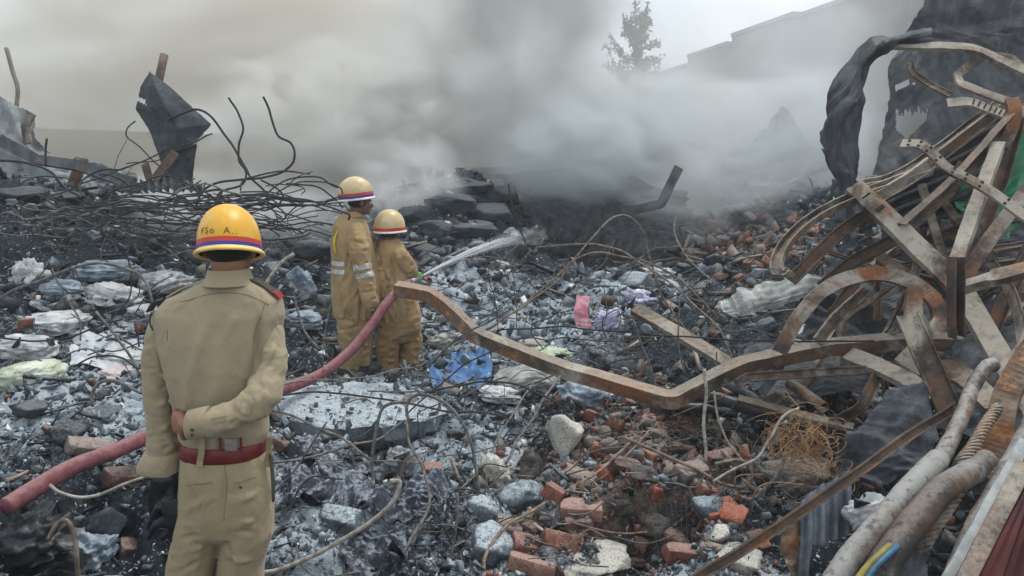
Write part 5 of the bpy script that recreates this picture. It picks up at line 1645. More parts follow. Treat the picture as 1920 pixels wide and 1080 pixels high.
pipe('thick ash-grey pipe rising from the bottom edge to the fork', [(1540, 1130, 2.45), (1600, 1040, 2.55), (1665, 965, 2.65), (1740, 880, 2.8), (1760, 860, 2.85)], [.042, .042, .044, .040])
pipe('upper grey pipe running from the fork up to the broad plate', [(1745, 895, 2.83), (1775, 840, 2.95), (1800, 790, 3.05), (1822, 730, 3.2), (1848, 690, 3.3), (1862, 684, 3.35)], [.034, .032, .031, .030, .033])
pipe('darker grey pipe lying to the right of the forked one', [(1610, 1130, 2.4), (1670, 1040, 2.5), (1725, 965, 2.6), (1770, 915, 2.7), (1830, 880, 2.8), (1850, 860, 2.85)], [.050, .048, .046, .036], m_rust('dark_grey_pipe', .05, .35, .7, 1.2, (0.22, 0.22, 0.22)))
pipe('thin grey pipe tucked between the two thick ones', [(1690, 985, 2.75), (1720, 930, 2.85), (1760, 870, 2.95)], .024)
pipe('pale long pipe beside the maroon panel', [(1775, 1130, 2.2), (1825, 1000, 2.35), (1870, 920, 2.45), (1940, 790, 2.65)], .034, m_rust('pale_long_pipe', .15, .6, .5, 1, (0.28, 0.28, 0.27)))
# wire rope: twisted strands
P = spline(WP([(1700, 1095, 2.62), (1745, 1000, 2.68), (1790, 930, 2.74), (1812, 870, 2.85), (1840, 810, 2.98), (1870, 765, 3.1)]), 18)
T, N, B = frames(P)
s_ = np.concatenate([[0], np.cumsum(np.linalg.norm(np.diff(P, axis=0), axis=1))])
ro = empty('wire_rope', P[0])
tag(ro, 'frayed twisted wire rope winding up beside the orange strip', 'rope')
for k_ in range(6):
    a = s_ * 42 + k_ * math.pi / 3
    fr = 1 + 1.2 * np.exp(-((s_ / s_[-1] - .55) / .1) ** 2)
    Q_ = P + (N * np.cos(a)[:, None] + B * np.sin(a)[:, None]) * (.016 * fr)[:, None]
    V_, F_ = tube(Q_, .0095, 6); mk('strand', V_, F_, R_GR, ro, smooth=True)
for lab, c, du in (('yellow cable peeping out under the dark pipe at the bottom edge', (0.20, 0.17, 0.035), 0), ('sky-blue cable beside the yellow one at the bottom edge', (0.03, 0.11, 0.19), 16)):
    P = spline(WP([(1590 + du, 1120, 2.33), (1620 + du, 1070, 2.38), (1655 + du, 1035, 2.44), (1672 + du, 1020, 2.5)]), 8)
    V_, F_ = tube(P, .011, 10); tag(mk('cable', V_, F_, m_plain('cable_jacket', c, .5, var=.3), smooth=True), lab, 'cable', 'coloured cables')
# small rusty open pipe
P = WP([(1480, 718, 4.8), (1515, 742, 4.65), (1546, 764, 4.5)])
V_, F_ = hollow_tube(P, .034, .006, 18)
tag(mk('rusty_pipe', V_, F_, R_OR, smooth=True), 'short rusty pipe showing its open end beside the wire nest', 'pipe')

# ------------------------------------------------------------------ hose and water
M_HOSE = NT('dusty_red_hose')
_h = M_HOSE.mix(M_HOSE.ramp(M_HOSE.noise(16, 5, .7), .35, .7), (0.145, 0.045, 0.055), (0.22, 0.095, 0.108))
_h = M_HOSE.mix(M_HOSE.math('MULTIPLY', M_HOSE.ramp(M_HOSE.math('ADD', M_HOSE.nz(), M_HOSE.math('MULTIPLY', M_HOSE.math('SUBTRACT', M_HOSE.noise(40, 5, .7), .5), 1.4)), .5, 1.1), .55), _h, (0.30, 0.19, 0.19))
_h = M_HOSE.mix(M_HOSE.math('MULTIPLY', M_HOSE.ramp(M_HOSE.noise(55, 5, .8), .56, .68), .6), _h, (0.10, 0.03, 0.035))
M_HOSE = M_HOSE.bsdf(_h, .8, 0, M_HOSE.bump(M_HOSE.noise(160, 3), .25, .002), .2)
P = spline(WP([(10, 951, 2.85), (70, 914, 2.98), (140, 874, 3.12), (215, 846, 3.3), (275, 820, 3.5), (400, 775, 4.1), (530, 730, 4.9), (600, 702, 5.35), (655, 660, 5.65), (695, 612, 5.85), (722, 572, 6.0), (744, 548, 6.15), (768, 530, 6.4)]), 14)
s_ = np.concatenate([[0], np.cumsum(np.linalg.norm(np.diff(P, axis=0), axis=1))])
V_, F_ = tube(P, np.interp(s_, [0, 1.5], [.035, .039]) + .0016 * np.sin(s_ * 9) + .002 * vnoise(P * 5, 3), 28)
hose = tag(mk('fire_hose', V_, F_, M_HOSE, smooth=True), 'dusty pink-red fire hose passing behind the officer to the firefighters', 'hose')
noz = empty('hose_nozzle', W(778, 524, 6.62))
tag(noz, 'metal nozzle in the shorter firefighter\'s hands', 'nozzle')
a_, b_ = W(768, 530, 6.4), W(792, 517, 6.68)
V_, F_ = tube(np.array([a_, a_ + (b_ - a_) * .5]), .034, 14); mk('coupling', V_, F_, M_STEEL, noz, smooth=True)
V_, F_ = tube(np.array([a_ + (b_ - a_) * .5, a_ + (b_ - a_) * .55, b_]), [.028, .024, .014], 14); mk('barrel', V_, F_, M_STEEL, noz, smooth=True)

Pj = spline(WP([(792, 517, 6.68), (850, 488, 7.4), (915, 462, 8.2), (970, 446, 8.9), (1020, 440, 9.5)]), 16)
T, N, B = frames(Pj)
s_ = np.linspace(0, 1, len(Pj))
jetm = NT('water_spray')
_b1 = jetm.t.nodes.new('ShaderNodeBsdfPrincipled'); _b1.inputs['Base Color'].default_value = (.86, .9, .93, 1); _b1.inputs['Roughness'].default_value = .4
_b1.inputs['Subsurface Weight'].default_value = 0
_b2 = jetm.t.nodes.new('ShaderNodeBsdfTransparent'); _bm = jetm.t.nodes.new('ShaderNodeMixShader')
_bt = jetm.t.nodes.new('ShaderNodeBsdfTranslucent'); _bt.inputs['Color'].default_value = (.86, .9, .93, 1)
_ba = jetm.t.nodes.new('ShaderNodeMixShader'); _ba.inputs[0].default_value = .5
jetm.t.links.new(_b1.outputs[0], _ba.inputs[1]); jetm.t.links.new(_bt.outputs[0], _ba.inputs[2])
jetm.put(_bm.inputs[0], jetm.math('MULTIPLY', jetm.attr()[0], .42))
jetm.t.links.new(_b2.outputs[0], _bm.inputs[1]); jetm.t.links.new(_ba.outputs[0], _bm.inputs[2]); jetm.t.links.new(_bm.outputs[0], jetm.out.inputs['Surface'])
r_ = np.random.default_rng(5)
parts = []
for k_ in range(420):
    a, rr = r_.uniform(0, 2 * math.pi), abs(r_.normal(0, .5))
    t0 = r_.uniform(0, .85) ** 1.3; L = r_.uniform(.08, .28)
    i0, i1 = int(t0 * (len(Pj) - 1)), min(len(Pj) - 1, int((t0 + L) * (len(Pj) - 1)) + 2)
    if i1 - i0 < 2 or r_.uniform() < (t0 - .35) * .9: continue
    sl = slice(i0, i1)
    sp = (.010 + .085 * s_[sl] ** 1.3) * rr
    Q_ = Pj[sl] + (N[sl] * (np.cos(a) * sp)[:, None] + B[sl] * (np.sin(a) * sp)[:, None]) - np.array((0, 0, 1.)) * (s_[sl] ** 2 * .10 * (r_.uniform() - .3))[:, None]
    rad = (.004 + .009 * s_[sl]) * r_.uniform(.5, 1.2)
    parts.append(tube(Q_, rad, 5))
parts.append(tube(Pj[:44], np.linspace(.011, .030, 44), 8))
for k_ in range(700):
    t = r_.uniform(.25, 1) ** .8; i = int(t * (len(Pj) - 1)); sp = .12 * t ** 1.3
    c = Pj[i] + N[i] * r_.normal(0, sp) + B[i] * r_.normal(0, sp)
    parts.append(ellipsoid(c, (r_.uniform(.002, .006),) * 3, sub=1))
V_, F_ = join(parts)
_js = np.linalg.norm(V_ - Pj[0], axis=1) / np.linalg.norm(Pj[-1] - Pj[0])
_jt = np.clip(1 - sstep(.35, .98, _js) * .95, 0, 1)
tag(mk('water_jet', V_, F_, jetm.m, smooth=True, tint=np.stack([_jt] * 3 + [_jt * 0 + 1], 1)), 'white jet of water sprayed from the nozzle into the smoke', 'water jet', kind='stuff')
ms = NT('water_mist')
pv = ms.t.nodes.new('ShaderNodeVolumePrincipled'); pv.inputs['Color'].default_value = (.95, .97, 1, 1)
_n = ms.noise(9, 4, .6, vec=ms.pos(), stretch=(1, .4, 2))
ms.t.links.new(ms.math('MULTIPLY', ms.ramp(_n,     .40, .70), 1.0), pv.inputs['Density']); ms.t.links.new(pv.outputs[0], ms.out.inputs['Volume'])
V_, F_ = tube(Pj[8:], np.concatenate([np.linspace(.02, .13, len(Pj) - 11), [.12, .08, .02]]), 14)
tag(mk('water_mist', V_, F_, ms.m, smooth=True), 'fine mist round the far end of the water jet', 'mist', kind='stuff')
# ------------------------------------------------------------------ rubble
_dd = np.linspace(1.6, 17, 500)


def PG(u, v):
    """Where the sight line through a photograph pixel first meets the rubble."""
    q = np.stack([W(u, v, d) for d in _dd])
    below = q[:, 2] < ground(q[:, 0], np.maximum(q[:, 1], 1.2))
    i = int(np.argmax(below)) if below.any() else len(_dd) - 1
    return q[i], _dd[i]


M_CONC = m_stone('ash_grey_concrete', (0.06, 0.08, 0.10), (0.19, 0.235, 0.28), .85, (0.44, 0.495, 0.54), tinted=True)
M_CHAR = m_stone('charred_rubble_stone', (0.007, 0.010, 0.013), (0.040, 0.050, 0.060), .45, (0.34, 0.38, 0.41), tinted=True)
M_BRICK = m_stone('red_brick', (0.085, 0.042, 0.034), (0.22, 0.10, 0.075), .6, (0.38, 0.32, 0.30), tinted=True, bump=.5)
M_PALE = m_stone('pale_plaster_rock', (0.36, 0.36, 0.33), (0.58, 0.57, 0.52), .3, (0.62, 0.62, 0.6), tinted=True)
M_BRN = m_stone('brown_grey_stone', (0.10, 0.085, 0.075), (0.22, 0.20, 0.18), .35, (0.40, 0.40, 0.39), tinted=True)
M_CLNK = m_stone('porous_clinker', (0.045, 0.04, 0.04), (0.17, 0.15, 0.14), .3, (0.33, 0.31, 0.29), tinted=True, bump=1.6, scale=14)
M_WPL = NT('white_plastic')
M_WPL = M_WPL.bsdf(M_WPL.mix(M_WPL.math('MULTIPLY', M_WPL.ramp(M_WPL.noise(11, 5, .7), .48, .7), .6), (0.62, 0.64, 0.64), (0.16, 0.18, 0.20)), .45, 0, M_WPL.bump(M_WPL.noise(45, 5, .7), .6, .006), .4)

rr = np.random.default_rng(99)
HULLS = []
for k_ in range(14):
    bm = bmesh.new()
    a = np.array((rr.uniform(.8, 1.3), rr.uniform(.4, .9), rr.uniform(.18, .6)))
    for i in range(9):
        q = np.sign(rr.normal(0, 1, 3)) * rr.uniform(.45, 1, 3) * a
        bm.verts.new(q)
    bmesh.ops.convex_hull(bm, input=bm.verts)
    for v in [v for v in bm.verts if not v.link_faces]: bm.verts.remove(v)
    bmesh.ops.triangulate(bm, faces=bm.faces)
    bm.verts.index_update()
    HULLS.append((np.array([v.co[:] for v in bm.verts]), np.array([[v.index for v in f.verts] for f in bm.faces])))
    bm.free()
bV, bF = box((0, 0, 0), (1.5, .75, .5)); bF = np.array([t for f in bF for t in ((f[0], f[1], f[2]), (f[0], f[2], f[3]))])
SLIV = (bV * (1.6, .35, .2), bF)
PLATE = (bV * (1, 1.1, .25), bF)
BRK_ = (bV, bF)


def rand_rot(n, r, flatness=1.0):
    out = []
    for i in range(n):
        out.append(rot(r.normal(0, flatness), r.normal(0, flatness), r.uniform(0, 2 * math.pi)))
    return out


def scatter(name, label, mat, n, weight, shapes, px=(4, 16), sink=.25, seed=0, flatness=1.0, smax=.22, power=2.2, ymax=15, urange=(-500, 2400), tintf=None):
    r = np.random.default_rng(seed)
    Vs, Fs, Ts, base, cnt = [], [], [], 0, 0
    tries = 0
    while cnt < n and tries < 40:
        tries += 1
        m = n * 2
        a = r.uniform(-.92, .92, m); y = np.exp(r.uniform(math.log(2.2), math.log(ymax), m)); x = a * y
        z = ground(x, y)
        U, V_ = pix_of(x, y, z)
        ash, brk, pit = zones(U, V_, x, y)
        keep = (r.uniform(0, 1, m) < weight(U, V_, ash, brk, pit)) & (U > urange[0]) & (U < urange[1]) & ~((np.abs(x - off.location[0]) < .3) & (np.abs(y - 2.4) < .25))
        idx = np.nonzero(keep)[0][:n - cnt]
        for i in idx:
            s = px[0] * (px[1] / px[0]) ** (r.uniform() ** power) * y[i] / F
            s = min(s, smax)
            hv, hf = shapes[r.integers(len(shapes))]
            R = rot(r.normal(0, flatness), r.normal(0, flatness), r.uniform(0, 6.28))
            sc = s * r.uniform(.7, 1.3, 3)
            v = (hv * sc) @ R.T + (x[i], y[i], z[i] + s * (.5 - sink) * .7)
            Vs.append(v); Fs.append(hf + base); base += len(hv)
            t = r.uniform(0, 1), r.uniform(0, 1) * (1 - min(1, pit[i])) * min(1, .55 + ash[i]), r.uniform(0, 1), 1
            Ts.append(np.tile(t, (len(hv), 1)))
        cnt += len(idx)
    o = mk(name, np.concatenate(Vs), np.concatenate(Fs), mat, tint=np.concatenate(Ts), origin=(0, 0, 0))
    tag(o, label, 'rubble', kind='stuff')
    return o


scatter('concrete_rubble', 'loose ash-grey rubble strewn over the whole site', M_CONC, 15000, lambda u, v, a, b, p: np.clip(.25 + .55 * a - .8 * p, .02, 1), HULLS + [PLATE], (3, 17), seed=1)
scatter('charred_rubble', 'loose charred black rubble strewn over the whole site', M_CHAR, 13000, lambda u, v, a, b, p: np.clip(.75 - .75 * a, .03, 1), HULLS + [PLATE], (3, 22), seed=2)
scatter('brick_rubble', 'small broken brick pieces lying through the right half', M_BRICK, 2600, lambda u, v, a, b, p: np.clip(b * 1.2 - .25, 0.012, 1), HULLS[:4] + [BRK_] * 8, (3, 20), seed=3)
scatter('brown_rubble', 'brown-grey stone fragments among the bricks', M_BRN, 2600, lambda u, v, a, b, p: np.clip(b * 1.1 - .1, 0.02, 1), HULLS, (4, 22), seed=4)
scatter('pale_scraps', 'scraps of white plastic and plaster in the rubble', M_WPL, 1900, lambda u, v, a, b, p: np.where(u < 1100, .5, .18), [PLATE] + HULLS[:3], (3, 13), seed=5, power=2.5)
scatter('splinters', 'burnt splinters and strips lying across the rubble', M_CHAR, 3200, lambda u, v, a, b, p: .5 + 0 * u, [SLIV], (7, 34), seed=6, sink=.0, flatness=.45, power=2)
scatter('splinters', 'rusty splinters and strips lying across the brick rubble', R_MX, 700, lambda u, v, a, b, p: np.clip(b + .05, 0, 1), [SLIV], (7, 30), seed=7, sink=-.1, flatness=.4, power=2)


def rockV(seed, sub=4, planes=16, rough=.10, f=3.0, sharpness=1.0):
    V, Fc = ico(sub)
    r = np.random.default_rng(seed)
    n = r.normal(0, 1, (planes, 3)); n /= np.linalg.norm(n, axis=1)[:, None]
    h = r.uniform(.55, .95, planes)
    dots = V @ n.T
    rad = np.min(np.where(dots > .15, h / np.maximum(dots, .15), 9), axis=1)
    rad = np.minimum(rad, 1.25)
    P = V * rad[:, None]
    P = P * (1 + rough * fbm(P * f + seed, 4, seed)[:, None] + rough * .9 * fbm(P * f * 2.6 + seed, 4, seed + 4, .6, True)[:, None])
    return P, Fc


def rock(name, label, u, v, w, h, mat, seed, cat='rock', tone=(.5, .5), rough=.1, dep=1.0, group=None, lift=.34, sub=4, R=None, f=3.0):
    p, d = PG(u, v + h * .38)
    m = d / F
    P, Fc = rockV(seed, sub, rough=rough, f=f)
    mnz, mxz = P.min(0), P.max(0)
    P = (P - (mnz + mxz) / 2) / ((mxz - mnz) / 2)
    P = P * (w * m / 2, w * m / 2 * dep, h * m / 2)
    if R is not None: P = P @ R.T
    P = P + p + (0, w * m * .25 * dep, h * m * lift)
    t = np.tile((tone[0], tone[1], 0, 1), (len(P), 1))
    return tag(mk(name, P, Fc, mat, tint=t), label, cat, group)


RK = [
 ('boulder', 'big pale angular boulder beside the bricks in the centre', 1062, 820, 68, 96, M_PALE, 11, (.55, .3), .08),
 ('plaster_lump', 'white knobbly lump crusted with ash, left of the dark clinker', 930, 885, 62, 80, M_PALE, 12, (.75, .8), .5),
 ('rock', 'ash-dusted grey rock under the white knobbly lump', 975, 935, 90, 62, M_CONC, 13, (.75, .6), .12),
 ('clinker', 'black porous clinker between the white lump and the pale boulder', 1000, 880, 56, 66, M_CLNK, 14, (.35, .2), .2),
 ('rock', 'long grey-brown rock right of the square light-red brick', 1225, 985, 150, 56, M_CLNK, 15, (.9, .6), .14),
 ('rock', 'small rounded grey rock above the long grey-brown one', 1165, 948, 52, 40, M_CLNK, 16, (.7, .5), .12),
 ('clinker', 'coarse brown-grey clinker left of the rusty pipe mouth', 1455, 758, 72, 58, M_CLNK, 17, (.75, .4), .2),
 ('rock', 'brown gritty rock beneath the rusty wire nest', 1500, 902, 130, 66, M_CLNK, 18, (.95, .5), .14),
 ('rock', 'grey rock behind the wire netting', 1330, 958, 66, 52, M_CONC, 19, (.4, .4), .1),
 ('plaster_lump', 'white lump behind the wire netting', 1345, 1008, 58, 42, M_PALE, 20, (.7, .4), .1),
 ('rock', 'flat dark rock between the hose and the black plastic', 182, 988, 92, 76, M_CHAR, 21, (.95, .25), .06),
 ('rock', 'brown dark-edged rock at the right end of the ash slab', 768, 768, 120, 44, M_BRN, 22, (.35, .25), .08),
 ('rock', 'dark flat rock half buried in ash above the hose', 52, 775, 66, 30, M_CHAR, 23, (.9, .5), .08),
 ('rock', 'dark rock beside the leaning brown one, above the hose', 118, 812, 80, 52, M_CHAR, 24, (.8, .5), .1),
 ('rock', 'low dark slab of rock in the ash left of the officer', 182, 780, 70, 26, M_CHAR, 25, (.8, .6), .08),
 ('rock', 'rounded ash-grey rock right of the officer\'s hip', 905, 960, 66, 46, M_CONC, 26, (.6, .9), .1),
 ('rock', 'ash-covered mound of rock at the bottom centre', 935, 1030, 110, 70, M_CONC, 27, (.5, .8), .12),
 ('rock', 'white-crusted stone at the bottom edge below the bricks', 1115, 1065, 150, 40, M_PALE, 28, (.5, .5), .12),
 ('rock', 'pale gritty stone at the bottom edge left of the long angle bar', 1390, 1062, 110, 46, M_PALE, 29, (.3, .8), .14),
 ('rock', 'blue-grey rock beside the black layered fabric', 640, 985, 90, 60, M_CONC, 30, (.35, .7), .1),
 ('rock', 'grey stone wedged under the zigzag channel bend', 1335, 770, 60, 30, M_CONC, 31, (.7, .4), .1),
 ('rock', 'ash-dusted stone in front of the shorter firefighter\'s boots', 700, 735, 46, 22, M_CONC, 32, (.6, .8), .1),
 ('rock', 'grey stone leaning on the pale boulder', 1128, 818, 40, 44, M_BRN, 33, (.8, .5), .1),
 ('rock', 'dark grey stone half under the straw-covered brick', 1210, 895, 70, 34, M_CLNK, 34, (.5, .5), .12),
 ('rock', 'pale round stone under the pink cloth', 1000, 650, 60, 34, M_PALE, 35, (.2, .6), .12),
 ('rock', 'large ash-grey rock above the purple-white cloth', 1190, 528, 66, 34, M_CONC, 36, (.8, .6), .1),
 ('rock', 'whitish stone among the brick rubble right of the arching wires', 1345, 500, 40, 26, M_PALE, 37, (.3, .4), .12),
 ('rock', 'grey stone in the brick rubble below the hooked channel', 1430, 520, 44, 36, M_CONC, 38, (.7, .4), .1),
]
for nm, lab, u, v, w, h, mat, sd, tn, rg in RK:
    rock(nm, lab, u, v, w, h, mat, sd, tone=tn, rough=rg)
for (u, v, w, h, lab) in [(868, 350, 120, 34, 'topmost dark slab of the burnt concrete stack behind the firefighters'), (845, 385, 100, 44, 'thick charred block under the topmost slab of the stack'), (905, 400, 120, 40, 'charred block on the right of the burnt stack'),
                     (880, 432, 110, 34, 'flat charred block low in the burnt stack'), (815, 430, 70, 36, 'grey block on the left foot of the burnt stack'), (940, 365, 70, 36, 'charred block at the right shoulder of the stack'),
                     (770, 405, 60, 40, 'pale grey block just right of the shorter firefighter\'s helmet'), (800, 470, 80, 32, 'dark block below the stack behind the water jet'), (610, 372, 70, 26, 'dark block in the smoke left of the taller firefighter'),
                     (590, 470, 90, 44, 'dark block behind the white plastic left of the firefighters'), (30, 365, 110, 34, 'charred block at the left edge under the wires'), (110, 372, 90, 28, 'charred block behind the wires on the left')]:
    rock('concrete_block', lab, u, v, w, h, M_CHAR, int(u + v), tone=(.85, .35), rough=.10, dep=.8, cat='concrete block', group='charred concrete blocks', sub=4, f=2)


# ash slab
r_slab = np.random.default_rng(3); _SP = []
def slab(name, label, poly, z, th, mat_top, seed, tone=(.6, 1)):
    pts = []
    for u, v in poly:
        q0, q1 = W(u, v, 1.0), W(u, v, 2.0)
        t = (z - q0[2]) / (q1[2] - q0[2]); pts.append(q0 + (q1 - q0) * t)
    pts = spline(np.array(pts + [pts[0]]), 9)[:-1]
    c = pts.mean(0)
    V, Fc = [], []
    K = 26
    n = len(pts)
    for k in range(K):
        s = 1 - k / K
        for p in pts:
            q = c + (p - c) * s
            V.append(q + (0, 0, .05 * (1 - s) ** .5))
    V.append(c + (0, 0, .05))
    for k in range(K - 1):
        for j in range(n):
            l = (j + 1) % n
            Fc.append((k * n + j, k * n + l, (k + 1) * n + l, (k + 1) * n + j))
    for j in range(n): Fc.append(((K - 1) * n + j, (K - 1) * n + (j + 1) % n, K * n))
    V = np.array(V)
    V[:, 2] += .045 * fbm(V * 3.5, 4, seed) + .022 * fbm(V * 16, 4, seed + 3, .6)
    V[:, :2] += .03 * np.stack([fbm(V * 7, 4, seed + 8), fbm(V * 7, 4, seed + 9)], 1)
    m = len(V)
    bot = np.array([c + (p - c) * s for s in (.97, .85) for p in pts]); bot[:n, 2] -= th * .55; bot[n:, 2] -= th
    bot += .075 * np.stack([fbm(bot * 9, 4, q) for q in (1, 2, 3)], 1)
    for j in range(n):
        l = (j + 1) % n
        Fc.append((l, j, m + j, m + l)); Fc.append((m + l, m + j, m + n + j, m + n + l))
    Fc.append(tuple(m + n + j for j in range(n)))
    V = np.vstack([V, bot])
    o = mk(name, V, Fc, mat_top, tint=np.tile((tone[0], tone[1], 0, 1), (len(V), 1)))
    return tag(o, label, 'concrete slab')


slab('concrete_slab', 'broad concrete slab thick with pale ash in front of the firefighters', [(512, 752), (560, 728), (640, 716), (730, 722), (800, 742), (835, 768), (780, 792), (700, 803), (610, 800), (540, 788)], .20, .16, M_CONC, 5, (.9, 1))
for i in range(150):
    u, v = r_slab.uniform(530, 830), r_slab.uniform(722, 800)
    q0, q1 = W(u, v, 1.0), W(u, v, 2.0); p = q0 + (q1 - q0) * (.24 - q0[2]) / (q1[2] - q0[2])
    hv, hf = HULLS[i % len(HULLS)]; sz = .008 + .035 * r_slab.uniform() ** 3
    _SP.append(((hv * sz) @ rot(*r_slab.uniform(0, 6, 3)).T + p, hf))
V_, F_ = join(_SP)
tag(mk('slab_grit', V_, F_, M_CONC, tint=np.tile((.6, .9, 0, 1), (len(V_), 1))), 'loose grit lying on the broad ash-covered slab', 'grit', kind='stuff')

# bricks ------------------------------------------------------------
def brick_mesh(seed, frac=1.0):
    r = np.random.default_rng(seed)
    bm = bmesh.new()
    V, Fc = box((0, 0, 0), (.225 * frac, .108, .072))
    vs = [bm.verts.new(v) for v in V]
    for f in Fc: bm.faces.new([vs[i] for i in f])
    for k in range(4):
        s = Vector((r.choice((-1, 1)) * .1125 * frac, r.choice((-1, 1)) * .054, r.choice((-1, 1)) * .036))
        nn = Vector((s.x * r.uniform(.3, 1.2), s.y * r.uniform(.8, 2.5), s.z * r.uniform(.8, 3))).normalized()
        bmesh.ops.bisect_plane(bm, geom=bm.verts[:] + bm.edges[:] + bm.faces[:], plane_co=s * (1 - r.uniform(.03, .22)), plane_no=nn, clear_outer=True)
        e = [e for e in bm.edges if e.is_boundary]
        if e: bmesh.ops.holes_fill(bm, edges=e)
    if frac < 1:
        nn = Vector((1, r.uniform(-.5, .5), r.uniform(-.4, .4))).normalized()
        bmesh.ops.bisect_plane(bm, geom=bm.verts[:] + bm.edges[:] + bm.faces[:], plane_co=Vector((.06 * frac, 0, 0)), plane_no=nn, clear_outer=True)
        e = [e for e in bm.edges if e.is_boundary]
        if e: bmesh.ops.holes_fill(bm, edges=e)
    bmesh.ops.bevel(bm, geom=bm.edges[:], offset=.003, segments=1, affect='EDGES')
    bmesh.ops.triangulate(bm, faces=bm.faces)
    bmesh.ops.subdivide_edges(bm, edges=[e for e in bm.edges if e.calc_length() > .03], cuts=2)
    bmesh.ops.triangulate(bm, faces=bm.faces)
    bm.verts.index_update()
    V = np.array([v.co[:] for v in bm.verts]); Fc = np.array([[v.index for v in f.verts] for f in bm.faces]); bm.free()
    V = V + .0034 * np.stack([fbm(V * 40 + seed, 3, q) for q in (1, 2, 3)], 1)
    return V, Fc


M_BR = []
for i, (c1, c2, du) in enumerate([((0.13, 0.050, 0.036), (0.25, 0.105, 0.075), .45), ((0.22, 0.115, 0.085), (0.34, 0.20, 0.155), .45), ((0.06, 0.035, 0.03), (0.15, 0.085, 0.07), .4), ((0.26, 0.06, 0.03), (0.38, 0.12, 0.065), .25), ((0.12, 0.095, 0.085), (0.22, 0.175, 0.155), .5)]):
    M_BR.append(m_stone('brick_tone%d' % i, c1, c2, du, (0.40, 0.34, 0.31), bump=.5, scale=12))
BM = {}
BL_ = [  # u, v, turn, tilt, roll, tone, fraction, label
 (1091, 962, .05, .1, .12, 1, 1, 'large light-red brick lying square to view in the centre foreground'), (1092, 992, .0, .0, .1, 2, .8, 'darker brick just under the large light-red one'),
 (1160, 800, 1.35, .5, .2, 0, 1, 'red brick standing on end right of the pale boulder'), (1126, 845, 1.2, .4, .3, 0, .7, 'short red brick leaning beside the pale boulder'),
 (1230, 800, -.75, .4, .3, 1, 1, 'light brick under the tip of the zigzag channel bend'), (1274, 838, .2, .15, .1, 1, 1, 'pale red brick strewn with rusty straw-like wire'),
 (1226, 860, .6, .3, .2, 0, .6, 'small half brick below the straw-strewn one'), (1360, 862, .15, .2, .3, 0, 1, 'dark red brick left of the wire nest'),
 (1143, 893, .8, .3, .6, 3, .5, 'tiny bright orange-red brick piece over the dark gap'), (1041, 930, 1.3, .3, .2, 0, .6, 'half brick left of the large light-red one'),
 (1242, 926, .3, .2, .2, 3, .6, 'small bright brick above the long grey-brown rock'), (984, 1032, .5, .3, .2, 0, .6, 'half brick with a pale top in the bottom centre'),
 (1054, 1030, .4, .3, .9, 0, 1, 'rounded red brick below the large light-red one'), (1124, 1034, -.2, .2, .3, 1, .8, 'dusty brick right of the rounded red one'),
 (1272, 1015, -.5, .3, .3, 1, 1, 'pink brick seen through the wire netting'), (1292, 1050, .1, .2, .1, 0, 1, 'big dark red brick at the bottom behind the netting'),
 (1352, 965, .5, .2, .4, 3, 1, 'bright orange-red broken brick behind the netting'), (1386, 978, -.4, .3, .4, 3, .7, 'bright orange-red brick piece touching the long angle bar'),
 (1328, 926, .5, .4, .2, 0, .7, 'brown-red half brick above the bright broken one'), (1206, 1018, 1.0, .3, .3, 1, .8, 'dusty pink brick at the left edge of the netting'),
 (1430, 1025, .3, .3, .4, 0, .8, 'red brick under the long angle bar'), (995, 1070, .05, .1, .0, 1, 1, 'flat pinkish brick at the bottom edge'),
 (1115, 780, .8, .4, .2, 0, .6, 'small brick under the white cloth scrap'), (1368, 738, .4, .4, .2, 0, .5, 'small brick piece under the zigzag channel bend'),
 (536, 838, 1.2, .25, .35, 2, 1, 'brown brick just right of the officer\'s elbow'), (228, 902, 1.05, .2, .25, 2, 1, 'long brown brick lying below the hose'),
 (160, 848, .85, .3, .2, 4, 1, 'grey-brown brick half hidden by the hose'), (815, 888, .2, .1, .1, 0, .6, 'dark red half brick at the edge of the ash slab'),
 (238, 1040, .4, .2, .2, 2, .5, 'small brown brick piece left of the officer\'s knee'), (1175, 880, .3, .3, .3, 2, 1, 'dark brick beneath the straw-strewn one'),
 (1085, 900, -.3, .2, .3, 4, 1, 'sooty brick above the large light-red one'), (1300, 890, .7, .2, .4, 4, 1, 'dusty grey-brown brick between the straps'),
 (1190, 760, .2, .3, .2, 2, .8, 'dark brick left under the channel bend'), (1010, 990, .9, .3, .2, 2, 1, 'dark brick in the gap left of the large light-red one'),
 (1180, 1060, .3, .1, .3, 0, 1, 'red brick at the bottom edge beside the white stone'), (1240, 760, -.2, .3, .2, 4, 1, 'grey-brown brick right under the channel bend'),
 (1620, 640, .4, .3, .3, 2, 1, 'dark brick in the gap below the arched channel'), (960, 1000, .2, .3, .3, 4, .8, 'grey-brown brick beside the ash-covered mound'),
]
r_ = np.random.default_rng(17)
for (u, v, tz, tx, ty, tone, fr, lab) in BL_:
    key = (tone, fr, r_.integers(3))
    if key not in BM:
        V_, F_ = brick_mesh(int(tone * 31 + fr * 10 + key[2]), fr)
        me = mesh_of('brick', V_, F_); me.materials.append(M_BR[tone]); BM[key] = me
    p, d = PG(u, v + 12)
    o = bpy.data.objects.new('brick', BM[key]); COL.objects.link(o)
    o.location = tuple(p + (0, .05, .028)); o.rotation_euler = (ty + r_.normal(0, .12), tx + r_.normal(0, .12), tz + r_.normal(0, .1)); s = .9 if d < 5 else 1.0; o.scale = (s, s, s)
    tag(o, lab, 'brick', 'broken red bricks')
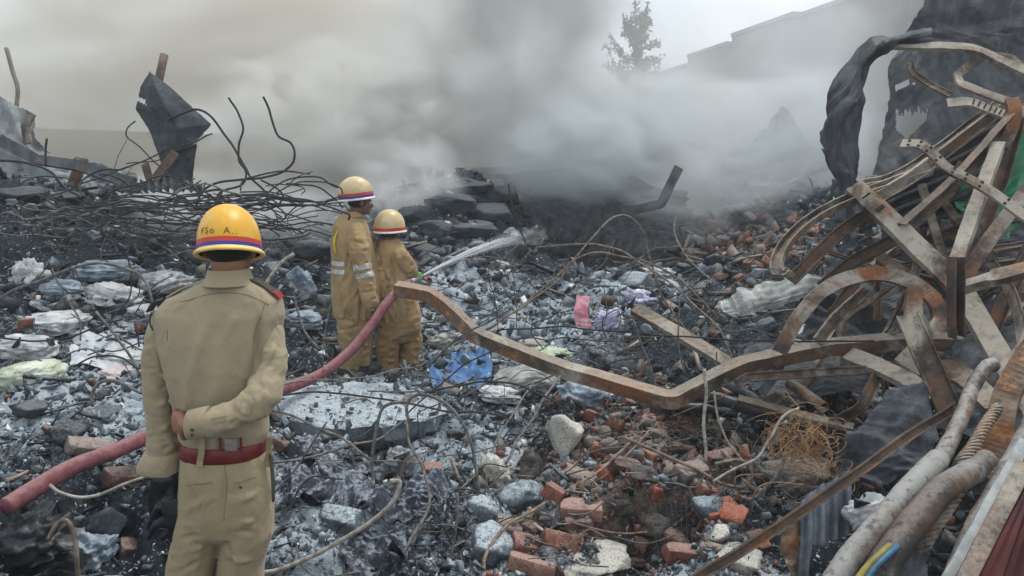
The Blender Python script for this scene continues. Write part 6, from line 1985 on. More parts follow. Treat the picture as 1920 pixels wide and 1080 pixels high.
# little bricks on the far brick heap
for i in range(34):
    u, v = r_.uniform(1330, 1530), r_.uniform(405, 560)
    if u > 1480 and v > 440: continue
    p, d = PG(u, v)
    me = BM[list(BM)[i % len(BM)]]
    o = bpy.data.objects.new('brick', me); COL.objects.link(o)
    o.location = tuple(p + (0, 0, .03)); o.rotation_euler = tuple(r_.uniform(-.8, .8, 2)) + (r_.uniform(0, 3),); o.scale = (1.05,) * 3
    tag(o, 'small broken brick on the far brick heap left of the hooked channel', 'brick', 'bricks on the far heap')

# middling chunks, each a thing of its own
CH = {}
for mi, mt in enumerate((M_CHAR, M_CONC, M_BRN)):
    for k_ in range(9):
        P, Fc = rockV(300 + k_ * 7 + mi, 3, planes=11, rough=.09, f=2.4)
        ra = np.random.default_rng(k_ + 50 * mi).uniform(.45, 1, 3); ra[2] *= .6
        me = mesh_of('chunk', P * ra, Fc, tint=np.tile((.3 + .07 * k_, .85 - .05 * k_, 0, 1), (len(P), 1))); me.materials.append(mt); CH[(mi, k_)] = me
AREAS = [(-20, 260, 720, 1000, 34, (0, 1, 1), 'in the ash around the left end of the hose'), (0, 620, 430, 620, 46, (0, 0, 1), 'among the sacks and wires on the left'), (540, 900, 800, 1070, 34, (0, 1, 1), 'among the blackened fabric in the foreground'),
         (800, 1180, 500, 700, 46, (0, 1, 1), 'in the ash field beyond the zigzag channel'), (1000, 1420, 760, 1070, 44, (0, 2, 2), 'between the bricks in the foreground'), (1180, 1480, 440, 640, 40, (0, 2, 1), 'on the slope left of the hooked channel'),
         (600, 1000, 420, 520, 34, (0, 0, 1), 'at the foot of the burnt concrete stack')]
TONES = ('charred black', 'ash-grey', 'brown-grey')
for (u0, u1, v0, v1, n_, mts, where) in AREAS:
    for i in range(n_):
        u, v = r_.uniform(u0, u1), r_.uniform(v0, v1)
        p, d = PG(u, v)
        mi = mts[r_.integers(3)]
        s = min(.30, r_.uniform(14, 46) ** 1.0 * d / F * .62)
        o = bpy.data.objects.new('concrete_chunk' if mi != 2 else 'stone', CH[(mi, int(r_.integers(9)))]); COL.objects.link(o)
        o.location = tuple(p + (0, .03, s * .10)); o.rotation_euler = (r_.normal(0, .45), r_.normal(0, .45), r_.uniform(0, 6)); o.scale = (s, s, s)
        tag(o, ('large ' if s > .17 else 'small ' if s < .09 else '') + TONES[mi] + ' chunk ' + where, 'rubble chunk', 'loose chunks ' + where)

# sacks, cloths, plastic --------------------------------------------
def sackmat(name, c1, c2, rough=.6, dirt=.5):
    k = NT(name)
    col = k.mix(k.ramp(k.noise(7, 5, .6), .35, .65), c1, c2)
    col = k.mix(k.math('MULTIPLY', k.ramp(k.noise(10, 6, .75), .5, .68), dirt), col, (0.05, 0.055, 0.06))
    return k.bsdf(col, rough, 0, k.bump(k.noise(50, 5, .65), .5, .006), .35)


S_W = sackmat('white_sack', (0.30, 0.325, 0.34), (0.56, 0.58, 0.59), .6, .8)
S_G = sackmat('green_white_sack', (0.34, 0.42, 0.28), (0.55, 0.59, 0.50), .6, .7)
S_B = sackmat('blue_grey_sack', (0.13, 0.18, 0.24), (0.30, 0.36, 0.42), .5, .5)
S_Y = sackmat('grey_sack', (0.20, 0.21, 0.20), (0.38, 0.39, 0.37), .7, .4)
S_BL = sackmat('blue_tarp', (0.03, 0.11, 0.28), (0.09, 0.21, 0.42), .6, .8)
S_P = sackmat('pink_cloth', (0.42, 0.14, 0.20), (0.60, 0.30, 0.36), .8, .3)
S_V = sackmat('violet_white_cloth', (0.34, 0.34, 0.52), (0.66, 0.66, 0.76), .8, .35)
S_K = sackmat('black_plastic', (0.012, 0.013, 0.016), (0.06, 0.065, 0.075), .35, .4)


def sack(name, label, u, v, w, h, mat, seed, ang=0, crump=.10, cat='sack', dep=.8, lift=.14):
    p, d = PG(u, v + h * .35)
    m = d / F
    V, Fc = ico(5)
    P = np.sign(V) * np.abs(V) ** .8
    q = P * (2.2, 2.2, 3.0) + seed
    q = q + .6 * np.stack([vnoise(q, seed), vnoise(q, seed + 1), vnoise(q, seed + 2)], 1)
    P = P * (1 + crump * 1.6 * folds(P * (1, 1, 1.6), .9, seed, 8) + crump * 1.0 * fbm(q, 3, seed, .55, True) + crump * .9 * fbm(q * .6, 2, seed + 7))[:, None]
    P[:, 2] = np.where(P[:, 2] < -.5, -.5 + (P[:, 2] + .5) * .2, P[:, 2])
    P = P * (w * m / 2, w * m / 2 * dep, h * m / 2)
    P = P @ rot(0, -ang, r_.uniform(-.3, .3)).T
    P = P + p + (0, w * m * .2, h * m * lift)
    topz = P[:, 2].max()
    for q in range(9):
        i = r_.integers(len(P)); c = P[i]
        if c[2] < P[:, 2].mean(): continue
        hv, hf = HULLS[q % len(HULLS)]; sz = .010 + .05 * r_.uniform() ** 2
        _SG.append(((hv * sz) @ rot(*r_.uniform(0, 6, 3)).T + c, hf))
    return tag(mk(name, P, Fc, mat, smooth=False), label, cat)


_SG = []
for a in [
 ('sack', 'pale green and white sack at the left edge', 42, 700, 120, 50, S_G, 1, .1), ('sack', 'white sack above the pale green one at the left edge', 35, 648, 100, 48, S_W, 2, -.1),
 ('sack', 'long grey-white sack lying above the white one', 75, 604, 140, 48, S_W, 3, .05), ('sack', 'small white sack right of the long one', 133, 600, 50, 28, S_W, 4, .3),
 ('plastic_sheet', 'crumpled white plastic left of the officer\'s shoulder', 205, 552, 90, 44, S_W, 5, -.2, .2), ('plastic_sheet', 'grey-white plastic heap by the officer\'s left shoulder', 295, 530, 100, 44, S_W, 6, .1, .2),
 ('plastic_sheet', 'torn white plastic standing up under the wires on the left', 52, 510, 52, 64, S_W, 7, .6, .25), ('sack', 'silvery sack under the wires on the left', 190, 505, 110, 40, S_B, 8, 0, .2),
 ('sack', 'dark blue-grey sack beside the silvery one', 110, 540, 80, 40, S_B, 9, 0, .15), ('sack', 'white sack stub left of the officer\'s collar', 250, 580, 70, 22, S_W, 10, 0, .1),
 ('sack', 'whitish sack lying flat left of the officer\'s arm', 235, 668, 100, 34, S_W, 12, -.1, .1), ('sack', 'pale pinkish sack beside the officer\'s sleeve', 225, 705, 90, 30, sackmat('pinkish_sack', (0.42, 0.36, 0.37), (0.60, 0.54, 0.55)), 13, -.2, .1),
 ('plastic_sheet', 'blue-white plastic sheet standing behind the officer\'s shoulder', 562, 530, 46, 72, S_B, 14, .3, .22), ('plastic_sheet', 'low blue-grey plastic behind the officer\'s arm', 560, 600, 70, 34, S_B, 15, 0, .2),
 ('sack', 'large grey sack lying under the zigzag channel', 985, 712, 120, 62, S_Y, 16, .15, .1), ('sack', 'blue-grey sack below the zigzag channel, right of the large grey one', 1095, 738, 90, 56, S_B, 17, -.2, .14),
 ('sack', 'ash-white sack at the tip of the blue tarpaulin', 935, 740, 70, 26, S_W, 18, -.1, .2), ('plastic_sheet', 'greenish-white plastic under the middle of the zigzag channel', 1020, 668, 90, 34, S_G, 19, 0, .25),
 ('plastic_bag', 'white plastic scrap pointing up in the black layered fabric', 600, 892, 30, 54, S_W, 20, -.1, .3), ('plastic_bag', 'small grey-white scrap above the wire loops', 745, 856, 36, 36, S_W, 21, .3, .3),
 ('plastic_bag', 'bunch of white plastic behind the broad grey plate', 1640, 742, 70, 52, S_W, 22, .2, .3), ('plastic_bag', 'white plastic bundle between the corrugated sheet and the thick pipe', 1640, 960, 80, 66, S_W, 23, .5, .18),
 ('plastic_bag', 'bright white scrap beside the blue-grey sack', 1180, 768, 44, 18, S_W, 24, 0, .15), ('cloth', 'violet-white cloth beside the pink one', 1145, 600, 44, 44, S_V, 25, .2, .3),
 ('cloth', 'white and violet cloth above the straight grey-tan beam', 1205, 560, 60, 30, S_V, 26, -.2, .3), ('cloth', 'violet cloth scrap under the zigzag channel', 1160, 745, 60, 26, S_V, 27, 0, .3),
 ('plastic_sheet', 'glassy crumpled plastic in the lower left corner', 155, 1030, 90, 70, S_B, 28, 0, .25), ('plastic_sheet', 'black plastic heap in the bottom left corner', 40, 1010, 130, 100, S_K, 29, .3, .3),
 ('plastic_sheet', 'black plastic strip heap beside the glassy one', 95, 1060, 90, 60, S_K, 30, -.3, .3), ('plastic_bag', 'small white scrap under the end of the hose', 62, 960, 34, 20, S_W, 31, 0, .2),
 ('plastic_bag', 'white torn scrap hanging in the burnt stack', 892, 440, 22, 44, S_B, 32, .1, .3), ('plastic_bag', 'grey plastic behind the end of the arching wires', 1230, 515, 60, 28, S_W, 33, 0, .3),
 ('plastic_bag', 'white plastic strip under the arched channel', 1530, 632, 90, 34, S_W, 34, .4, .25), ('plastic_bag', 'dusty plastic between the blue tarpaulin and the shorter firefighter', 830, 640, 60, 30, S_Y, 35, .2, .25),
]:
    nm, lab, u, v, w, h, mat, sd, ang = a[:9]
    sack(nm, lab, u, v, w, h, mat, sd, ang, a[9] if len(a) > 9 else .10, cat={'sack': 'sack', 'plastic_sheet': 'plastic sheet', 'plastic_bag': 'plastic bag', 'cloth': 'cloth'}[nm])


V_, F_ = join(_SG)
tag(mk('loose_char', V_, F_, M_CHAR, tint=np.tile((.6, .6, 0, 1), (len(V_), 1))), 'loose charred bits lying on the sacks and plastic', 'char', kind='stuff')


def drape(name, label, us, vs, mat, amp=.04, seed=0, lift=.05, res=44, cat='cloth', f=6):
    """A sheet lying over the rubble between two pixel ranges."""
    c = [PG(us[0], vs[1])[0], PG(us[1], vs[1])[0], PG(us[1], vs[0])[0], PG(us[0], vs[0])[0]]
    s, t = np.meshgrid(np.linspace(0, 1, res), np.linspace(0, 1, res))
    e = .09 * fbm(np.stack([s.ravel() * 5, t.ravel() * 5, 0 * s.ravel() + seed], 1), 3, seed).reshape(s.shape)
    s2, t2 = s + e, t - e
    P = (c[0][None, None] * ((1 - s2) * (1 - t2))[..., None] + c[1] * (s2 * (1 - t2))[..., None] + c[2] * (s2 * t2)[..., None] + c[3] * ((1 - s2) * t2)[..., None])
    g = ground(P[..., 0], P[..., 1])
    k = np.ones(5) / 5
    g = np.apply_along_axis(lambda q: np.convolve(np.pad(q, 2, mode='edge'), k, 'valid'), 0, g)
    g = np.apply_along_axis(lambda q: np.convolve(np.pad(q, 2, mode='edge'), k, 'valid'), 1, g)
    q = P.reshape(-1, 3) * f
    q = q + .5 * np.stack([vnoise(q, seed), vnoise(q, seed + 1), vnoise(q, seed + 2)], 1)
    P[..., 2] = g + lift + (amp * 1.3 * folds(q, .4, seed, 8)).reshape(s.shape)
    idx = np.arange(res * res).reshape(res, res)
    qd = np.stack([idx[:-1, :-1], idx[:-1, 1:], idx[1:, 1:], idx[1:, :-1]], -1).reshape(-1, 4)
    V = P.reshape(-1, 3); n = len(V)
    Fc = np.concatenate([qd, qd[:, ::-1] + n])
    return tag(mk(name, np.vstack([V, V - (0, 0, .004)]), Fc, mat), label, cat)


M_FAB = m_stone('charred_layered_fabric', (0.012, 0.015, 0.022), (0.07, 0.08, 0.105), .75, (0.34, 0.39, 0.45), bump=.8)
drape('tarpaulin', 'crumpled bright blue tarpaulin right of the shorter firefighter\'s boots', (805, 920), (665, 730), S_BL, .07, 3, .03, cat='tarpaulin')
_d = PG(1092, 600)[1] - .12
sheet('cloth', 'pink cloth strip hanging in the centre rubble', [[(1082, 553, _d + .1), (1106, 556, _d + .1)], [(1076, 585, _d), (1102, 588, _d)], [(1080, 612, _d - .05), (1112, 617, _d - .05)]], S_P, (40, 24), None, .03, 12, .01, cat='cloth', s=70, fbias=(1, .2, 0))
for i, (us, vs, lab) in enumerate([((530, 690), (850, 910), 'upper layer of blackened fabric right of the officer\'s hip'), ((540, 700), (905, 970), 'lower layer of blackened fabric right of the officer\'s thigh'),
                                   ((700, 850), (930, 1000), 'blackened fabric below the wire loops'), ((640, 760), (1000, 1060), 'blackened fabric at the bottom behind the pale wire')]):
    drape('burnt_fabric', lab, us, vs, M_FAB, .11, 20 + i, .04, 110, 'fabric', 5)
drape('ash_sheet', 'ash-white sheet spread left of the officer\'s sleeve', (140, 268), (640, 700), sackmat('ash_white', (0.34, 0.38, 0.42), (0.54, 0.57, 0.60), .9, .4), .03, 31, .03, 44, 'sheet', 4)
# brown tin rim by the pink cloth
P = PG(1138, 585)[0] + (0, 0, .08)
V_, F_ = hollow_tube(np.array([P, P + (.02, .03, .09)]), .075, .008, 22); tag(mk('tin_can', dent(V_, .008), F_, R_DK, smooth=True), 'dented brown tin between the pink and violet cloths', 'tin')
# charred logs
for i, (a, b, r0, lab) in enumerate([((1240, 775), (1370, 795), .045, 'long charred log left under the channel bend'), ((1300, 762), (1440, 806), .05, 'charred log crossing over the others towards the wire nest'),
                                     ((1360, 745), (1430, 790), .035, 'short ash-grey log beside the coarse clinker'), ((1250, 795), (1380, 812), .03, 'lowest thin charred log under the channel bend')]):
    A, B = PG(*a)[0] + (0, 0, .07 + .02 * i), PG(*b)[0] + (0, 0, .07 + .02 * i)
    V_, F_ = tube(spline([A, (A + B) / 2 + (0, 0, .02), B], 10), np.linspace(r0, r0 * .75, 21), 14)
    V_ = V_ + vnormals(V_, F_) * (.010 * fbm(V_ * (10, 25, 25), 4, i))[:, None]
    tag(mk('charred_log', V_, F_, S_K if i != 2 else M_SHG, smooth=True), lab, 'log', 'charred logs')
# ------------------------------------------------------------------ wires
M_WD = m_plain('dark_wire', (0.024, 0.026, 0.029), .7, scale=30, var=.5)
M_WG = m_plain('grey_wire', (0.12, 0.115, 0.11), .7, scale=30, var=.5)
M_WB = m_plain('brown_wire', (0.17, 0.13, 0.10), .7, scale=30, var=.5)
M_WP = m_plain('pale_wire', (0.30, 0.28, 0.25), .7, scale=30, var=.4)


LAND = [(30, 380, 'at the left edge'), (150, 330, 'under the bent rafter'), (320, 350, 'below the standing burnt sheet'), (430, 390, 'behind the officer\'s helmet'), (580, 390, 'left of the taller firefighter'), (60, 460, 'over the torn white plastic'),
        (200, 460, 'over the silvery sack'), (300, 450, 'left of the officer\'s helmet'), (560, 500, 'by the blue-white plastic'), (80, 600, 'over the long grey-white sack'), (180, 660, 'by the ash-white sheet'), (600, 620, 'left of the firefighters\' legs'), (850, 470, 'under the water jet'),
        (870, 560, 'right of the hose nozzle'), (1000, 520, 'below the end of the water jet'), (1100, 590, 'by the pink cloth'), (1200, 520, 'under the tall wire loop'), (1300, 560, 'above the straight grey-tan beam'), (1400, 500, 'on the far brick heap'), (1420, 610, 'left of the arched channel'),
        (860, 690, 'over the blue tarpaulin'), (1000, 700, 'over the large grey sack'), (1250, 690, 'under the zigzag channel bend'), (650, 780, 'over the ash slab'), (600, 900, 'over the blackened fabric'), (780, 900, 'by the open wire loop'), (600, 1030, 'at the bottom behind the officer'), (930, 960, 'by the ash-covered mound'),
        (1060, 860, 'below the pale boulder'), (1100, 980, 'by the large light-red brick'), (1250, 880, 'over the straw-strewn brick'), (1300, 1000, 'over the netting'), (1420, 900, 'by the wire nest'), (750, 600, 'by the shorter firefighter'), (880, 800, 'right of the ash slab')]


def wlabel(kind, uv, mat, r, tail):
    a, b = np.array(uv[0], dtype=float), np.array(uv[-1], dtype=float)
    m = np.mean(np.array(uv, dtype=float), axis=0); L = np.linalg.norm(b - a)
    sl = (b - a) / max(L, 1); an = abs(math.degrees(math.atan2(sl[1], sl[0]))); an = min(an, 180 - an)
    mid = np.array(uv[len(uv) // 2], dtype=float); bow = abs(np.cross(np.append(b - a, 0), np.append(mid - a, 0))[2]) / max(L, 1)
    w = min(LAND, key=lambda q: (q[0] - m[0]) ** 2 + (1.6 * (q[1] - m[1])) ** 2)[2]
    dirw = 'level' if an < 9 else 'upright' if an > 62 else ('rising' if sl[1] * np.sign(sl[0] or 1) < 0 else 'falling')
    return ' '.join([('long' if L > 230 else 'short' if L < 90 else 'medium'), ('strongly bent' if bow > .16 * L else 'bowed' if bow > .06 * L else 'nearly straight'), dirw,
                     {'dark_wire': 'dark', 'grey_wire': 'grey', 'brown_wire': 'brown'}.get(mat.name, 'pale'), kind, w])


for _o in SC.objects:
    if str(_o.get('group', '')).startswith('loose chunks'):
        _u, _v = pix_of(*_o.location)
        _w = min(LAND, key=lambda q: (q[0] - _u) ** 2 + (1.6 * (q[1] - _v)) ** 2)[2]
        _e = _o.rotation_euler; _q = np.array([_v_.co[:] for _v_ in _o.data.vertices]); _q = _q.max(0) - _q.min(0)
        _f = 'tilted' if abs(_e[0]) > .5 or abs(_e[1]) > .5 else 'flat-lying' if _q[2] < .5 * _q.max() else 'long' if min(_q[:2]) < .65 * max(_q[:2]) else 'blocky'
        _s = _o.scale[0]; _z = 'large' if _s > .17 else 'small' if _s < .09 else 'fist-sized' if _s < .125 else 'middling'
        _t = [t for t in TONES if t in _o['label']][0]
        _o['label'] = ' '.join((_z, _f, _t, 'chunk', _w))


CNT, FINE = {}, {}
LIM = {'loose wires of the left heap': 60, 'loose wires of the centre rubble': 45, 'loose wires of the foreground rubble': 36}


def wire(label, uv, d, r=.006, mat=M_WD, name='wire', cat='wire', group='bent wires', sides=7, jit=.012):
    ds = np.interp(np.linspace(0, 1, len(uv)), np.linspace(0, 1, len(d)), d) if hasattr(d, '__len__') else [d] * len(uv)
    P = spline(WP([(u, v, q) for (u, v), q in zip(uv, ds)]), 7)
    P = P + jit * np.stack([vnoise(P * 6, 1), vnoise(P * 6, 2), vnoise(P * 6, 3)], 1)
    if group and group != 'bent wires' and (group.startswith('loose') or group.endswith('left tangle')):
        label = wlabel('curly wire' if group.startswith('curly') else 'wire', uv, mat, r, '')
    V_, F_ = tube(P, r, sides)
    CNT[group] = CNT.get(group, 0) + 1
    if CNT[group] > LIM.get(group, 999):
        FINE.setdefault(mat.name, (mat, []))[1].append((V_, F_))
        return None
    return tag(mk(name, V_, F_, mat, smooth=True), label, cat, group)


wire('rebar curling down from the smoke in an S beside the taller firefighter', [(494, 182), (505, 205), (512, 235), (522, 255), (545, 270), (553, 292), (545, 312), (510, 330), (450, 336), (405, 342), (378, 360), (366, 395)], 6.7, .0105, M_WD, 'rebar', 'rebar', 'rebars')
wire('rebar with a kink standing above the officer\'s helmet', [(430, 183), (448, 215), (457, 240), (446, 272), (448, 300), (462, 322), (452, 345), (415, 358), (403, 385)], 6.8, .010, M_WD, 'rebar', 'rebar', 'rebars')
wire('rebar arching from the standing burnt sheet down to the tangle', [(315, 225), (345, 212), (372, 206), (398, 222), (430, 265), (455, 310), (480, 345), (510, 372)], 6.9, .011, M_WD, 'rebar', 'rebar', 'rebars')
wire('thin hooked wire left of the standing burnt sheet', [(256, 228), (241, 240), (240, 258), (262, 278), (290, 305), (330, 338), (372, 362)], 7.2, .007)
wire('short straight wire left of the foot of the standing sheet', [(235, 306), (262, 305), (290, 303), (300, 300)], 7.2, .006)
wire('dark cable sagging from the left edge into the tangle', [(-20, 299), (50, 305), (95, 322), (120, 350), (155, 372)], 6.6, .012)
wire('short upright rod at the left', [(89, 258), (86, 280), (88, 314)], 7.4, .011)
wire('thin upright wire right of the burnt stack', [(953, 345), (962, 385), (972, 420), (985, 455)], 8.8, .010)
wire('brown wire arching flat from the water jet to the right', [(1005, 463), (1060, 458), (1110, 458), (1160, 470), (1220, 505), (1290, 560), (1350, 620), (1385, 700)], (6.4, 5.2), .008, M_WB)
wire('tall brown wire looping over the dark pit', [(850, 650), (960, 590), (1040, 530), (1090, 470), (1135, 418), (1166, 403), (1192, 418), (1212, 455), (1228, 520), (1260, 590)], (5.4, 6.0), .008, M_WB)
wire('second brown wire arching below the tall loop', [(880, 640), (980, 575), (1050, 510), (1095, 480), (1150, 477), (1220, 495), (1290, 540), (1350, 600)], (5.5, 5.6), .007, M_WB)
wire('thin pale wire kinked upright over the brick heap', [(1270, 398), (1265, 430), (1278, 462), (1302, 495), (1340, 530)], 6.5, .006, M_WP)
wire('long straight dark wire crossing the centre to the arched channel', [(930, 620), (1050, 613), (1200, 624), (1330, 634), (1480, 640), (1640, 640)], (5.4, 4.5), .006)
wire('thin rod leaning by the pink cloth', [(1188, 600), (1212, 670), (1235, 742)], 5.0, .008, M_WG)
wire('upright wire crossing the zigzag channel bend', [(1275, 560), (1272, 640), (1282, 700)], 5.0, .006, M_WG)
wire('round wire loop hanging open in the centre foreground', [(762, 752), (735, 756), (715, 770), (702, 810), (696, 860), (700, 915), (712, 946), (735, 942), (748, 905), (742, 897)], 3.7, .0085, M_WG)
wire('tall arching wire right of the open loop', [(768, 802), (762, 765), (775, 745), (805, 743), (840, 758), (868, 795), (888, 850), (898, 930)], 3.8, .008, M_WG)
wire('wire trailing from the arching one down to the bottom edge', [(762, 790), (772, 835), (792, 880), (806, 925), (795, 970), (765, 1015), (725, 1075), (715, 1100)], (3.8, 3.1), .007, M_WG)
wire('thick pale wire sweeping along the bottom left of centre', [(490, 1076), (530, 1070), (580, 1048), (640, 1010), (700, 975), (738, 942), (752, 905), (735, 902)], 2.95, .0095, M_WP)
wire('long wire rising from the bottom edge across the ash slab', [(720, 1090), (780, 1000), (840, 935), (900, 880), (950, 790), (1000, 715)], (3.1, 4.7), .007, M_WG)
wire('straight grey rod leaning across the smaller ash slab', [(948, 868), (990, 795), (1050, 706)], (4.0, 4.6), .008, M_WG)
wire('upright wire at the bottom edge left of the ash-covered mound', [(854, 925), (853, 970), (848, 1030), (838, 1090)], 3.2, .007, M_WG)
wire('long brown wire curving up from the bottom edge to the bricks', [(905, 1090), (915, 1035), (955, 988), (1010, 952), (1080, 912), (1140, 872), (1190, 815)], (3.1, 4.0), .0085, M_WB)
wire('second brown wire lying along the long curving one', [(960, 985), (1040, 945), (1110, 905), (1150, 875), (1215, 810)], (3.5, 4.1), .006, M_WB)
wire('wire running from the officer\'s elbow down over the dark gap', [(500, 768), (560, 785), (620, 812), (660, 835), (690, 860)], (3.9, 3.7), .007, M_WG)
wire('wire rising gently from the officer\'s side to the slab', [(500, 870), (570, 860), (640, 842), (710, 822), (760, 790)], (3.6, 4.0), .0065, M_WG)
wire('thin wire leaning beside the brown brick at the officer\'s elbow', [(508, 930), (540, 895), (575, 848), (612, 792)], 3.6, .0055, M_WG)
wire('wire lying along the front of the firefighters\' boots', [(520, 722), (600, 712), (680, 706), (740, 695), (800, 680), (850, 640)], (4.7, 5.4), .006, M_WG)
wire('wire crossing the top of the ash slab', [(500, 745), (580, 738), (660, 742), (740, 752), (830, 770), (920, 775), (980, 800)], (4.3, 4.4), .006)
wire('wire arch from the slab over the large grey sack', [(792, 738), (850, 724), (920, 718), (985, 728), (1040, 752), (1075, 790)], 4.4, .006)
wire('wire strand running up beside the blue tarpaulin', [(790, 730), (800, 695), (850, 640), (900, 610), (960, 580)], (4.6, 5.4), .006)
wire('thin wire crossing in front of the blue tarpaulin', [(760, 780), (830, 720), (880, 680), (940, 650)], 4.7, .005)
wire('flat strap running from the bricks to a loop below the wire nest', [(1172, 822), (1230, 848), (1300, 880), (1350, 906), (1390, 916), (1408, 905), (1406, 885), (1385, 868), (1340, 872)], 3.75, .009, M_WB, 'metal_strap', 'strap', 'thin metal straps')
wire('curled strap hooking up towards the wire nest', [(1380, 928), (1410, 934), (1438, 912), (1460, 882), (1474, 846)], 3.6, .009, M_WB, 'metal_strap', 'strap', 'thin metal straps')
wire('pale strap hanging straight down from the zigzag channel', [(1318, 690), (1325, 735), (1321, 800), (1320, 868)], 3.9, .009, M_WP, 'metal_strap', 'strap', 'thin metal straps')
wire('pale curving wire right of the hanging strap', [(1338, 735), (1348, 785), (1366, 835), (1395, 870)], 3.9, .006, M_WP)
wire('pale wire curving from the wire nest down across the straps', [(1500, 768), (1465, 790), (1440, 830), (1420, 860), (1380, 880), (1340, 905)], 3.6, .007, M_WP)
wire('long pale bent wire over the sacks on the left', [(-20, 575), (60, 530), (130, 502), (190, 492), (245, 503), (275, 530), (288, 575)], 4.7, .009, M_WG)
wire('hooked wire standing in the ash left of the officer\'s arm', [(176, 760), (176, 735), (188, 718), (215, 716), (262, 734), (300, 742)], 4.0, .009, M_WG)
wire('light wire draped below the hose to the officer\'s cuff', [(92, 908), (110, 924), (150, 930), (210, 918), (290, 884)], 2.95, .0065, M_WP)
wire('bent rod standing in the black plastic at the bottom left', [(92, 1010), (105, 985), (120, 974), (133, 985), (142, 1020), (150, 1080)], 2.7, .0085, M_WB)
wire('slim rod leaning over the ash left of the officer', [(182, 585), (215, 625), (240, 665), (266, 705)], 4.4, .008, M_WG)
wire('wire bowing over the sacks to the hooked wire', [(95, 500), (125, 560), (148, 600), (150, 640)], 4.7, .006, M_WG)
wire('wire sagging across the white sacks', [(0, 632), (60, 640), (120, 635), (170, 615), (230, 600)], 4.6, .006)
wire('dark wire looped over the ash-white sheet', [(140, 690), (180, 670), (230, 672), (262, 690)], 4.3, .0055)
wire('steel wire leaning between the blue-white plastic and the officer', [(488, 545), (520, 500), (548, 478)], 5.0, .012, M_WP)
wire('dark loop of wire left of the firefighters', [(555, 560), (558, 590), (570, 620), (600, 655)], 5.6, .009, M_WG)

# the long tangle strung across the left side
r_ = np.random.default_rng(23)
for i in range(58):
    u0 = r_.uniform(-60, 420); L = r_.uniform(120, 420); v0 = 352 + 55 * r_.beta(1.6, 1.6) + (u0 < 150) * r_.uniform(-5, 25)
    if i % 6 == 0: v0 += r_.uniform(10, 60)
    uv = []
    k = 5
    sl = r_.normal(.03, .13); bow = r_.normal(0, 17)
    for j in range(k):
        t = j / (k - 1)
        uv.append((min(u0 + L * t, 655), v0 + sl * L * t + bow * math.sin(t * math.pi) + r_.normal(0, 7)))
    d = r_.uniform(5.4, 6.8)
    wire('thin dark wire in the tangle strung across the left side', uv, (d, d + r_.normal(.2, .4)), r_.uniform(.0045, .0085), M_WD if r_.uniform() < .75 else M_WG, group='wires of the left tangle', sides=5, jit=.03)
for i in range(34):
    u0, v0 = r_.uniform(-20, 600), r_.uniform(340, 450); ra = r_.uniform(14, 60); a0 = r_.uniform(0, 6.3); sw = r_.uniform(1.5, 4.5); d = r_.uniform(5.4, 7)
    uv = [(u0 + ra * (1 + .3 * t) * math.cos(a0 + sw * t) + 50 * t, v0 + ra * .6 * math.sin(a0 + sw * t)) for t in np.linspace(0, 1, 6)]
    wire('curly dark wire looping out of the tangle on the left', uv, (d, d + .3), r_.uniform(.005, .0085), M_WD, group='curly wires of the left tangle', sides=5, jit=.03)
for i in range(120):
    u0, v0 = r_.uniform(-20, 640), r_.uniform(380, 700)
    if 270 < u0 < 530 and v0 > 480: continue
    an = r_.uniform(-1.6, 1.6); L = r_.uniform(40, 220); c = r_.normal(0, 34)
    uv = [(u0 + L * t * math.cos(an) + c * math.sin(t * 3.1) * -math.sin(an), v0 + L * t * math.sin(an) * .7 + c * math.sin(t * 3.1) * math.cos(an)) for t in (0, .3, .6, 1)]
    d = PG(u0, v0)[1] - .35
    wire('loose curled wire sticking out of the heap on the left', uv, d, r_.uniform(.003, .007), M_WD if i % 2 else M_WG, group='loose wires of the left heap', sides=5, jit=.03)
for i in range(140):
    u0, v0 = r_.uniform(600, 1480), r_.uniform(440, 760)
    an = r_.uniform(-1.7, .6); L = r_.uniform(40, 260); c = r_.normal(0, 22)
    uv = [(u0 + L * t * math.cos(an) + c * math.sin(t * 3.1) * -math.sin(an), v0 + L * t * math.sin(an) * .7 + c * math.sin(t * 3.1) * math.cos(an)) for t in (0, .3, .6, 1)]
    if min(p[1] for p in uv) < 450: continue
    d = PG(u0, v0)[1] - .3
    wire('loose thin wire sticking out of the rubble in the centre', uv, d, r_.uniform(.0025, .0065), (M_WD, M_WG, M_WB)[i % 3], group='loose wires of the centre rubble', sides=5, jit=.03)
for i in range(85):
    u0, v0 = r_.uniform(520, 1480), r_.uniform(780, 1050)
    an = r_.uniform(-1.2, 1.2); L = r_.uniform(40, 160); c = r_.normal(0, 22)
    uv = [(u0 + L * t * math.cos(an) + c * math.sin(t * 3.1) * -math.sin(an), v0 + L * t * math.sin(an) * .6 + c * math.sin(t * 3.1) * math.cos(an)) for t in (0, .3, .6, 1)]
    d = PG(u0, v0)[1] - .12
    wire('loose thin wire lying on the rubble in the foreground', uv, d, r_.uniform(.0022, .0045), (M_WB, M_WG, M_WD)[i % 3], group='loose wires of the foreground rubble', sides=5, jit=.02)

for mt, ps in FINE.values():
    V_, F_ = join(ps)
    tag(mk('fine_wires', V_, F_, mt, smooth=True), 'fine loose wires threaded through the rubble, of the ' + mt.name.replace('_wire', '') + ' kind', 'wires', kind='stuff')

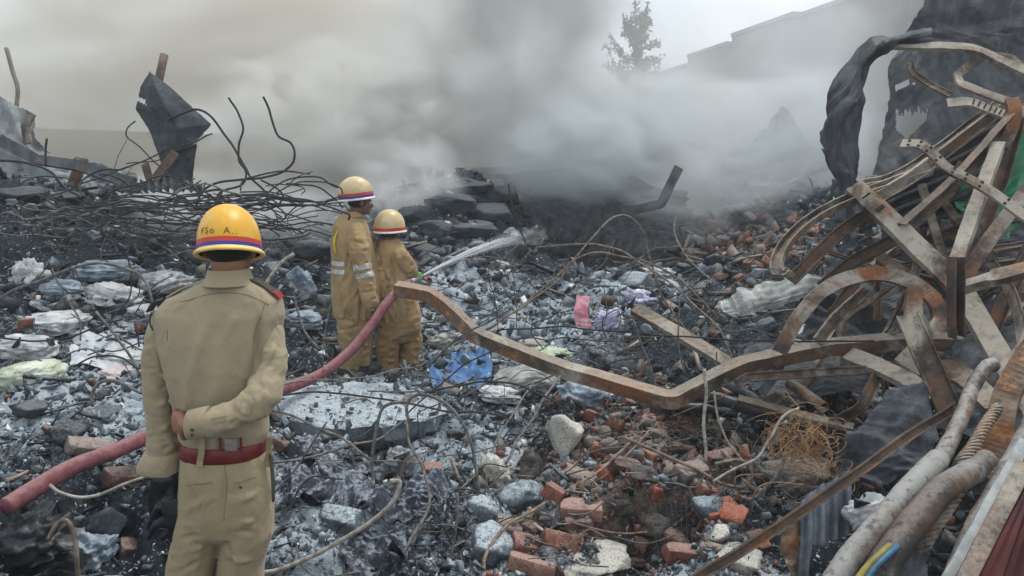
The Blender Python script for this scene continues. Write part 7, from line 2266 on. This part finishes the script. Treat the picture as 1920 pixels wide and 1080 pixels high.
# rusty wire nest
C = W(1500, 835, 3.75)
parts = []
for i in range(150):
    c = C + r_.normal(0, 1, 3) * (.07, .10, .055)
    R = rot(r_.uniform(-1, 1), r_.uniform(-1.2, 1.2), r_.uniform(0, 6)); ra = r_.uniform(.05, .15); a0, a1 = r_.uniform(0, 6), r_.uniform(1.5, 4)
    t = np.linspace(a0, a0 + a1, 9)
    P = np.stack([np.cos(t) * ra, np.sin(t) * ra * r_.uniform(.4, 1), (t - a0) * r_.normal(0, .01)], 1) @ R.T + c
    parts.append(tube(P, .0017, 4))
V_, F_ = join(parts)
tag(mk('wire_nest', V_, F_, m_plain('straw_coloured_rust', (0.24, 0.14, 0.07), .8, var=.5)), 'tangled nest of rusty straw-coloured wire under the channel bend', 'wire nest', kind='stuff')
parts = []
for i in range(60):
    u0, v0 = r_.uniform(1200, 1340), r_.uniform(812, 862); p, d = PG(u0, v0)
    P = spline([p + (0, 0, .06), p + (r_.normal(0, .05), r_.normal(0, .03), .09), p + (r_.normal(0, .12), r_.normal(0, .06), .07)], 4)
    parts.append(tube(P, .0016, 4))
V_, F_ = join(parts)
tag(mk('wire_straw', V_, F_, m_rust('straw_rust', .7, .8, .2)), 'straw-like rusty wires spread over the pale red brick', 'wire', kind='stuff')
# wire netting
nt = [[(1205, 905, 3.75), (1300, 880, 3.7), (1400, 870, 3.65), (1480, 880, 3.6)], [(1225, 960, 3.6), (1310, 950, 3.55), (1400, 950, 3.5), (1450, 950, 3.45)], [(1240, 1030, 3.4), (1310, 1020, 3.35), (1380, 1010, 3.3), (1420, 1010, 3.3)], [(1260, 1090, 3.25), (1300, 1085, 3.2), (1340, 1080, 3.2), (1370, 1075, 3.2)]]
net = np.array([[W(*p) for p in row] for row in nt])
rows = np.array([spline(r, 9) for r in net]); G = np.array([spline(rows[:, j], 8) for j in range(rows.shape[1])]).transpose(1, 0, 2)
G = G + .03 * fbm(G.reshape(-1, 3) * 4, 3, 3).reshape(G.shape[0], G.shape[1], 1) + .005 * vnoise(G.reshape(-1, 3) * 30, 4).reshape(G.shape[0], G.shape[1], 1)
parts = [tube(G[i], .0010, 3, False) for i in range(G.shape[0])] + [tube(G[:, j], .0010, 3, False) for j in range(G.shape[1])]
V_, F_ = join(parts)
tag(mk('wire_netting', V_, F_, M_WD), 'torn square-mesh wire netting draped over the bricks at the bottom', 'wire netting')
